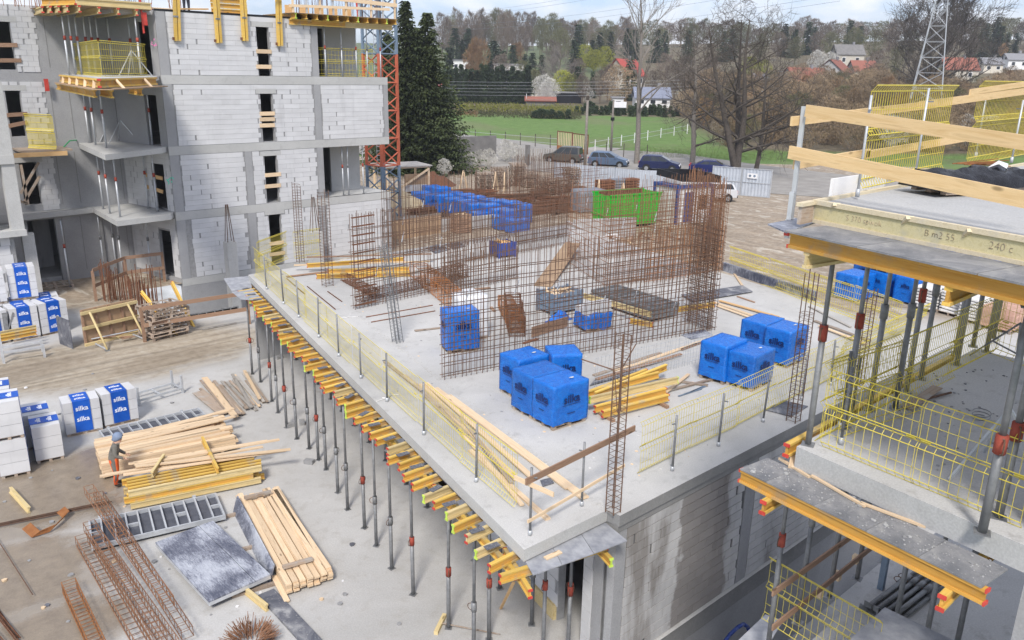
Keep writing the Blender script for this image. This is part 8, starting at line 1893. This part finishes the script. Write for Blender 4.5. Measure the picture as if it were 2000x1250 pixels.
EV = [spruce_mesh(14, 3.4+i, 11+i, 17, 'thuja', 1.3) for i in range(2)]; TH = [spruce_mesh(9, 1.9, 21+i, 24, 'thuja', .8, 1.1) for i in range(2)]
G = 'dense evergreens of the tall hedge'; rr = random.Random(4)
for i in range(17): px = 862+i*10; conifer('hedge_conifer', f'tall dark evergreen of the hedge beyond the meadow, {nth(i+1)} from the left', atT(px, 247+rr.uniform(-5,5)), TH[i % 2], 9.0, G, (1.05,1.05,rr.uniform(1.05,1.3)), i*1.3)
G = 'evergreens scattered among the far houses'
for i, (px, s, sc) in enumerate(((868,330,1.1),(880,420,1.3),(893,390,.9),(905,430,1.2),(950,360,1.0),(958,345,1.15),(975,350,.9),(992,365,1.0),(1015,350,.8),(1030,345,.9),(1050,330,1.0),(1112,360,1.2),(1118,420,1.3),(1145,400,1.0),(1180,430,1.2),(1222,270,.95),(1214,420,1.3),(1228,440,1.1),(1160,420,1.1),(1270,420,1.2),(1285,430,1.0),(1330,420,1.2),(1400,420,1.1),(1415,430,1.2),(1515,450,1.2),(1535,440,1.1),(1560,460,1.3),(1572,470,1.0),(1878,420,1.0),(1900,430,1.2),(1918,440,1.3),(1930,430,1.2),(1945,420,1.0),(1962,430,.9),(1640,470,1.2),(1660,480,1.0),(1020,260,.85),(1120,300,.8),(1150,290,.7))):
    conifer('evergreen_tree', f'dark evergreen among the far houses, {nth(i+1)} of those dotted about', atT(px, s), EV[i % 2], 14.0, G, sc*rr.uniform(.9,1.1), i*1.1, False)
# ---- hazy bare trees of the far wood, garden trees, shrubs
def puff_mesh(H, W, seed, n, mat, z0=.25, tw=.16, stems=True, round_=True):
    """a crown read from far: many fine upward twigs through its volume, a few stems"""
    rr = random.Random(seed); m = MB()
    if stems:
        for i in range(5): a = rr.uniform(0,6.28); m.tube((0,0,0),(math.cos(a)*W*.4*rr.random(), math.sin(a)*W*.4*rr.random(), H*rr.uniform(.6,.85)), .16, 4, .05, cap=False)
    for i in range(n):
        u = rr.random()**.6; a = rr.uniform(0,6.28); f = rr.uniform(z0, 1.0); w = W*(math.sin(math.pi*min(1, max(.05,(f-z0)/(1.02-z0))))**.6 if round_ else 1-(f-z0)*.3)
        c = Vector((math.cos(a)*w*u, math.sin(a)*w*u, H*f*.93)); c += Vector((noise.noise(c*.5), noise.noise(c*.5+Vector((9,0,0))), noise.noise(c*.5+Vector((0,9,0)))))*.9
        d = Vector((math.cos(a)*rr.uniform(-.1,.8), math.sin(a)*rr.uniform(-.1,.8), rr.uniform(.25,1))).normalized()*rr.uniform(.6,1.5)*H/14; s = d.cross(Vector((rr.uniform(-1,1), rr.uniform(-1,1), .2))).normalized()*tw*rr.uniform(.5,1)
        m._a([tuple(c-s*.5), tuple(c+s*.5), tuple(c+d)], [(0,1,2)])
        if rr.random() < .6: m._a([tuple(c+d*.3), tuple(c+d*.42), tuple(c+d*.5+s*5)], [(0,1,2)])
    return m
PF = {k: [puff_mesh(14, w, sd+j, n, k).mesh('crown', M[k]) for j in range(2)] for k, w, sd, n in (('haze_twig',4.2,40,1500),('haze_rust',3.4,50,1500),('olive',4.6,60,1500))}
PF['yellow_green'] = [puff_mesh(9, 4.0, 70, 900, 'yellow_green', .15, .3).mesh('crown', M['yellow_green'])]; PF['blossom'] = [puff_mesh(8, 3.6, 80, 1100, 'blossom', .12, .26).mesh('crown', M['blossom'])]
PF['thicket'] = [puff_mesh(7, 3.6, 90+j, 1500, 'thicket', .02, .13, False).mesh('crown', M['thicket']) for j in range(3)]
def puff(kind, p, sc, label, group, name='bare_tree', cat='tree', i=0):
    o = link(PF[kind][i % len(PF[kind])], name); o.location = p; o.scale = sc if isinstance(sc, tuple) else (sc,)*3; o.rotation_euler = (0,0,i*1.7); return tag(o, label, cat, group)
G = 'bare trees of the wood on the skyline'; k = 0
for i in range(52):
    px = 855+i*7.2+rr.uniform(-4,4); s = rr.uniform(430,560); k += 1; puff('haze_twig' if rr.random() < .75 else 'olive', atT(px, s), (rr.uniform(.9,1.3), rr.uniform(.9,1.3), rr.uniform(1.25,1.85)*(1 if px < 1080 else .82)), f'hazy bare tree in the skyline wood, {nth(k)} from the left', G, i=i)
for i in range(58):
    px = 1230+i*13.5+rr.uniform(-6,6); s = rr.uniform(470,620); k += 1; puff('haze_twig' if rr.random() < .5 else 'olive', atT(px, s), (rr.uniform(1.2,1.8), rr.uniform(1.2,1.8), rr.uniform(.9,1.35)), f'low hazy tree on the right hand skyline, {nth(i+1)} from the left', 'trees on the right hand skyline', i=i)
G = 'garden trees below the skyline'
for i, (px, s, kd, sc) in enumerate(((925,330,'haze_rust',1.35),(915,332,'haze_rust',1.2),(1000,370,'haze_rust',1.0),(1085,400,'olive',1.25),(1070,380,'haze_twig',1.0),(1130,380,'yellow_green',1.3),(1150,375,'yellow_green',1.1),(1092,270,'yellow_green',1.05),(1098,262,'yellow_green',.8),(1050,262,'blossom',1.0),(1065,250,'blossom',.9),(1058,240,'blossom',.65),(1140,255,'blossom',.6),(1110,255,'olive',.6),(1035,270,'olive',.7),(1130,245,'haze_twig',.6),(1165,250,'haze_twig',.7),(1180,262,'haze_twig',.8),(1200,250,'thicket',1.6),(1310,270,'haze_twig',.9),(1330,300,'haze_twig',1.0),(1375,300,'haze_twig',1.0),(1290,330,'haze_twig',.9),(1455,330,'yellow_green',1.2),(1480,335,'yellow_green',1.0),(1585,360,'blossom',1.2),(1610,370,'blossom',1.0),(1170,380,'yellow_green',1.2),(970,335,'haze_twig',.9),(1010,300,'olive',.9),(1500,290,'olive',.6),(1700,320,'haze_twig',1.0),(1735,330,'olive',1.0),(1270,240,'haze_twig',.7),(1345,230,'haze_twig',.75),(1120,330,'haze_twig',.8),(1470,400,'olive',1.0),(1505,420,'haze_twig',1.0),(1540,400,'olive',0.9),(1580,420,'haze_twig',1.0),(1605,410,'olive',1.0),(1650,425,'olive',1.1),(1690,400,'olive',1.1),(1720,420,'haze_twig',1.1),(1760,410,'olive',1.0),(1830,420,'haze_twig',0.9),(1880,400,'haze_twig',0.8),(1940,400,'haze_rust',0.6),(1985,400,'haze_twig',0.7),(1190,335,'haze_twig',.7))):
    puff(kd, atT(px, s), sc, f'{dict(haze_twig="grey brown bare",haze_rust="rust coloured bare",olive="olive budding",yellow_green="fresh yellow green",blossom="white flowering",thicket="brown twiggy")[kd]} garden tree beyond the meadow, {nth(i+1)} of the gardens', G, 'garden_tree', i=i)
G = 'brown shrubs of the thicket across the road'
for i in range(290):
    px = rr.uniform(1330, 2080); s = 146+(rr.random()**1.1)*170; 
    if px < 1420 and s < 175: continue
    kd = 'thicket' if rr.random() < .72 else 'haze_rust' if rr.random() < .5 else 'olive'; sc = rr.uniform(.7,1.25)*(1 if kd == 'thicket' else .5); puff(kd, atT(px, s), (sc*1.15, sc*1.15, sc*(1 if s < 200 or kd != 'thicket' else 1.15)), f'brown bushy shrub of the thicket across the road, {nth(i+1)} of many' if i < 79 else 'brown bushy shrub deep in the thicket across the road', G if i < 79 else 'shrubs deep in the thicket', 'shrub', 'shrub', i)
for i, (px, s, sc) in enumerate(((1755,150,.75),(1790,152,.8),(1770,160,.9),(1900,160,.7),(1945,155,.75))): puff('blossom', atT(px, s), sc, f'white flowering shrub behind the top slab rails, {nth(i+1)} from the left', 'white flowering shrubs behind the rails', 'shrub', 'shrub', i)
for i, (x, y, sc) in enumerate(((990,318,.42),(955,330,.34),(915,337,.32),(868,345,.28),(1005,312,.32),(935,327,.3))): puff('blossom', at(x,y,0), sc, f'white flowering shrub by the dark boundary wall, {nth(i+1)} of the clump', 'white flowering shrubs by the wall', 'shrub', 'shrub', i)
# evergreen nursery rows and clipped strips
G = 'low conifers of the nursery rows'; sm = spruce_mesh(1.6, .55, 5, 7, 'thuja', .4)
for i in range(90):
    px = rr.uniform(1120,1330) if i < 55 else rr.uniform(1030,1110); p = atT(px, rr.uniform(205,222) if i < 55 else 196); o = link(sm, 'young_conifer'); o.location = p; s_ = rr.uniform(.8,1.5); o.scale = (s_,s_,s_*1.15); tag(o, 'young dark conifer of the nursery rows behind the meadow', 'shrub', G)
m = MB()
for i in range(5200):
    f = rr.random(); px = 880+f*250; s = 196+rr.random()*30-(px-880)*.012; p = atT(px, s); z = p.z+rr.random()*1.35*(1.0 if s > 209 else .75); d = Vector((rr.uniform(-.25,.25), rr.uniform(-.25,.25), rr.uniform(.2,.5))); q = Vector((p.x,p.y,z)); m.mi_ = 0; m.m = 0 if s > 207 else (1 if px < 925 and s < 203 else 2); m._a([tuple(q), tuple(q+Vector((.35,.1,.05))), tuple(q+d)], [(0,1,2)])
tag(m.build('clipped_hedges', [M['yellow_green'], M['haze_rust'], M['olive']]), 'band of yellow green and brown clipped hedges behind the meadow', 'hedge', None, 'stuff')
m = MB()
for i in range(9000):
    px = rr.uniform(1250, 2000); s = rr.uniform(130, 146); p = atT(px, s); h = rr.uniform(.15,.55); m._a([tuple(p), tuple(p+Vector((.12,.05,0))), tuple(p+Vector((rr.uniform(-.2,.2), rr.uniform(-.2,.2), h)))], [(0,1,2)])
tag(m.build('verge_grass', M['verge']), 'rough grass on the verge across the road', 'grass', None, 'stuff')
# ---- houses
def house(px, s, w, d, h, rh, rz, label, wall, roof, flat=False, wins=2, chim=True):
    p = atT(px, s)-Vector((0,0,.6)); t = thing('house', label, 'house', p, rz); MB().box(-w/2,w/2,-d/2,d/2,0,h).build('wall', M[wall], t)
    if flat: MB().box(-w/2-.4,w/2+.4,-d/2-.4,d/2+.4,h,h+rh).build('roof', M[roof], t)
    else:
        m = MB(); e = .5; x0, x1 = -w/2-e, w/2+e; y = d/2+e; zz = h-.3; m._a([(x0,-y,zz),(x1,-y,zz),(x1,0,h+rh),(x0,0,h+rh)], [(0,1,2,3)]); m._a([(x0,y,zz),(x1,y,zz),(x1,0,h+rh),(x0,0,h+rh)], [(3,2,1,0)]); m._a([(x0,-y,zz-.2),(x1,-y,zz-.2),(x1,0,h+rh-.2),(x0,0,h+rh-.2)], [(3,2,1,0)]); m._a([(x0,y,zz-.2),(x1,y,zz-.2),(x1,0,h+rh-.2),(x0,0,h+rh-.2)], [(0,1,2,3)]); rf = m.build('roof', M[roof], t)
        m = MB()
        for x in (-w/2, w/2): m._a([(x,-d/2,h),(x,d/2,h),(x,0,h+rh-.35)], [(0,1,2)]); m._a([(x,-d/2,h),(x,d/2,h),(x,0,h+rh-.35)], [(2,1,0)])
        m.build('gable', M[wall], t)
        if chim: MB().box(w*.15,w*.15+.9,-.5,.4,h+rh*.5,h+rh+1.1).build('chimney', M['roof_grey'], rf)
    for i in range(wins):
        x = -w/2+w*(i+.5)/wins; f = MB().box(x-.8,x+.8,-d/2-.06,-d/2+.05,h*.4,h*.78).build('window', M['white_paint'], t); MB().box(x-.68,x+.68,-d/2-.08,-d/2-.061,h*.44,h*.74).build('pane', M['glass_dark'], f)
    for y in (-d*.18, d*.18): f = MB().box(-w/2-.06,-w/2+.05,y-.6,y+.6,h*.95,h*.95+1.6).build('window', M['white_paint'], t) if not flat else None; (MB().box(-w/2-.08,-w/2-.061,y-.48,y+.48,h*.95+.1,h*.95+1.5).build('pane', M['glass_dark'], f) if f else 0)
    return t
VR = R(-42)
house(880, 292, 12, 9, 4.5, 2.0, VR, 'white house with a low red roof left of the long flat house', 'hut_white', 'roof_red')
house(893, 372, 7, 6, 6, .4, VR, 'small pale glazed house high behind the rusty tree', 'hut_white', 'roof_grey', True, 3)
house(988, 300, 19, 11, 4.6, .7, VR+.1, 'long cream house with a flat grey roof behind the tall hedge', 'render_cream', 'roof_grey', True, 3)
house(985, 345, 12, 8, 7.5, .5, VR, 'white flat roofed house behind the long cream house', 'hut_white', 'roof_grey', True, 3)
house(1212, 330, 12, 11, 5.0, 6.0, R(5), 'cream house with a big red gabled roof near the centre of the skyline', 'render_cream', 'roof_red')
house(1266, 236, 9.5, 6.5, 3.2, 2.6, VR, 'small white house with a blue grey roof behind the pale tree', 'hut_white', 'roof_blue', False, 3)
house(1200, 232, 3, 3, 3.0, .3, VR, 'tiny white shed left of the blue roofed house', 'hut_white', 'roof_grey', True, 1)
house(1098, 255, 9, 5, 3.4, .4, VR, 'dark timber shed behind the meadow', 'black_film', 'roof_grey', True, 0)
house(1048, 238, 8, 5, 2.2, .8, VR, 'low grey shed with a reddish roof at the hedge end', 'wall_stone', 'roof_rust', False, 0, False)
house(1450, 325, 10, 7, 4.5, .5, VR, 'white flat house behind the spreading tree', 'hut_white', 'roof_grey', True, 3)
house(1502, 318, 15, 9, 4.2, 2.2, VR, 'pale house with a green grey roof behind the spreading tree', 'hut_white', 'roof_blue', False, 3)
house(1562, 318, 15, 11, 4.0, 4.6, VR+.3, 'house with a long rust red roof at the left of the red roofed group', 'render_cream', 'roof_rust')
house(1618, 335, 12, 11, 4.6, 4.6, R(10), 'white gabled house with a red roof in the middle of the group', 'hut_white', 'roof_rust')
house(1672, 340, 9, 9, 4.4, 3.8, VR, 'house with an orange red roof at the right of the group', 'render_cream', 'roof_rust')
house(1640, 385, 12, 9, 6, 4.2, VR, 'house with a dark brown roof behind the red roofed group', 'render_cream', 'wall_stone')
house(1856, 335, 13, 9, 5, 4.4, VR, 'red roofed house right of the lattice pylon', 'render_cream', 'roof_rust'); house(1918, 360, 8, 7, 4, 2.5, VR, 'small pale house at the far right', 'render_cream', 'roof_grey'); house(1965, 370, 9, 7, 4.5, 2.5, VR, 'pale house at the right picture edge', 'hut_white', 'roof_grey')
# ---- pylon, poles, wires, meadow fence and gate
def build_lines():
    p = atT(1806, 178); t = thing('lattice_pylon', 'pale steel lattice pylon in front of the round bare tree', 'pylon', p, R(20)); H = hgt(1806,-140,p)-p.z; m = MB(); n = 13; W0 = 7.2
    def wd(z): return W0*max(.16, 1-z/H*1.05)
    for i in range(n):
        z0, z1 = H*(1-(1-i/n)**1.0), H*((i+1)/n); a, b = wd(z0)/2, wd(z1)/2
        C = lambda w, z: [Vector((x*w, y*w, z)) for x, y in ((-1,-1),(1,-1),(1,1),(-1,1))]
        c0, c1 = C(a, z0), C(b, z1)
        for k in range(4):
            j = (k+1) % 4; m.tube(c0[k], c1[k], .085, 4); m.tube(c0[k], c1[j], .045, 3); m.tube(c0[j], c1[k], .045, 3); m.tube(c1[k], c1[j], .045, 3)
    m.build('lattice', M['galvanised'], t, kind='stuff')
    for px, py, top, lab in ((1141,352,185,'tall dark wooden pole beside the grey brown van'), (1193,300,195,'thin grey pole carrying a small white sign board')):
        q = at(px, py, 0); o = thing('utility_pole', lab, 'pole', q, 0); h = hgt(px, top, q); MB().tube((0,0,0),(0,0,h),.2,8,.14).build('shaft', M['bark_grey'], o, True)
        if px > 1190: MB().obox((.05,-.15,h*.86), LD*2.0, (0,0,.95), HD*.1).build('sign_board', M['white_paint'], o); MB().box(-.25,.25,-.2,.2,h*.62,h*.68).build('bracket', M['black_film'], o)
        else: MB().box(-.15,.15,-.15,.15,h-.6,h-.1).build('cap', M['bark_dark'], o)
    for i, (x0,y0,x1,y1) in enumerate(((830,30,1420,-62),(830,36,1440,-54),(880,50,1560,-38),(905,58,1580,-30),(1090,52,1600,-4),(1100,60,1640,2))):
        d0, d1 = ray(x0,y0), ray(x1,y1); a = Vector((0,0,EYE))+d0*(330/d0.dot(FWD)); b = Vector((0,0,EYE))+d1*(150/d1.dot(FWD)); m = MB(); m.path([a.lerp(b, f/12)-a-Vector((0,0,math.sin(math.pi*f/12)*1.5)) for f in range(13)], .028, 3); o = m.build('power_line', M['paint_grey_blue']); o.location = a; tag(o, f'thin power line crossing the sky, {nth(i+1)} from the top', 'wire', 'power lines in the sky')
    for i in range(5):
        a = atT(850, 240)+Vector((0,0,6.0-i*.9)); b = atT(1420, 236)+Vector((0,0,7.6-i*.9)); o = MB().path([a.lerp(b,f/8)-a-Vector((0,0,math.sin(math.pi*f/8)*.6)) for f in range(9)], .03, 3).build('power_line', M['galvanised']); o.location = a; tag(o, f'low wire strung before the gardens, {nth(i+1)} from the top', 'wire', 'low wires before the gardens')
    # gate and wire fence of the meadow
    a, b = atT(1084,139), atT(1146,132); d = b-a; an = math.atan2(d.y,d.x); G = 'leaves of the rusty meadow gate'
    for i in range(2):
        t = thing('field_gate', ('left' if i == 0 else 'right')+' leaf of the rusty slatted meadow gate', 'gate', a+d*(i*.5), an, G); w = d.length/2
        m = MB(); m.box(0,.12,-.06,.06,0,3.3); m.box(w-.14,w-.02,-.06,.06,0,3.3); m.box(.121,w-.141,-.05,.05,3.1,3.25); MB().box(.121,w-.141,-.04,.04,.15,.9).build('panel', M['rust_bright'], t); m.build('frame', M['rust'], t, kind='stuff')
        sl = MB().box(-.05,.05,-.03,.03,.91,3.09).mesh('slat', M['wood_new'])
        for k in range(9): o = link(sl, 'slat', t); o.location = (.25+k*(w-.5)/8,0,0)
    G = 'posts of the meadow fence'
    pm = MB().tube((0,0,0),(0,0,2.3),.07,6).mesh('fence_post', M['bark_dark']); pw = MB().tube((0,0,0),(0,0,2.1),.08,6).mesh('fence_post', M['white_paint']); k = 0
    for px, s, me in [(890+i*30,150-i*1.4,pm) for i in range(7)]+[(1160+i*26,137+i*4.5,pw) for i in range(8)]+[(1183,132,pm),(1218,130,pm),(1265,129,pm)]:
        k += 1; o = link(me, 'fence_post'); o.location = atT(px, s); tag(o, f'{"dark" if me is pm else "white"} post of the meadow fence, {nth(k)} from the left', 'post', G)
    for i, (p0, s0, p1, s1, h) in enumerate(((885,150,1084,139,1.9),(885,150,1084,139,1.1),(1150,136,1345,170,1.7),(1150,136,1345,170,.9))):
        a, b = atT(p0,s0)+Vector((0,0,h)), atT(p1,s1)+Vector((0,0,h)); o = MB().path([a.lerp(b,f/6)-a for f in range(7)], .03, 3).build('fence_wire', M['galvanised']); o.location = a; tag(o, f'wire strung along the meadow fence, {nth(i+1)} counted', 'wire', 'wires of the meadow fence')
build_lines()
# ================================================================== AIR
def build_haze():
    nt = bpy.data.materials.new('air'); nt.use_nodes = True; t = nt.node_tree; t.nodes.clear(); out = t.nodes.new('ShaderNodeOutputMaterial'); v = t.nodes.new('ShaderNodeVolumePrincipled')
    v.inputs['Color'].default_value = (.86, .90, .97, 1); v.inputs['Density'].default_value = .00028; v.inputs['Anisotropy'].default_value = .2; t.links.new(v.outputs[0], out.inputs['Volume'])
    o = MB().box(-950, 1450, -950, 1450, -6, 96).build('haze', nt); tag(o, 'thin pale haze lying over the far trees', None, None, 'stuff')
build_haze()
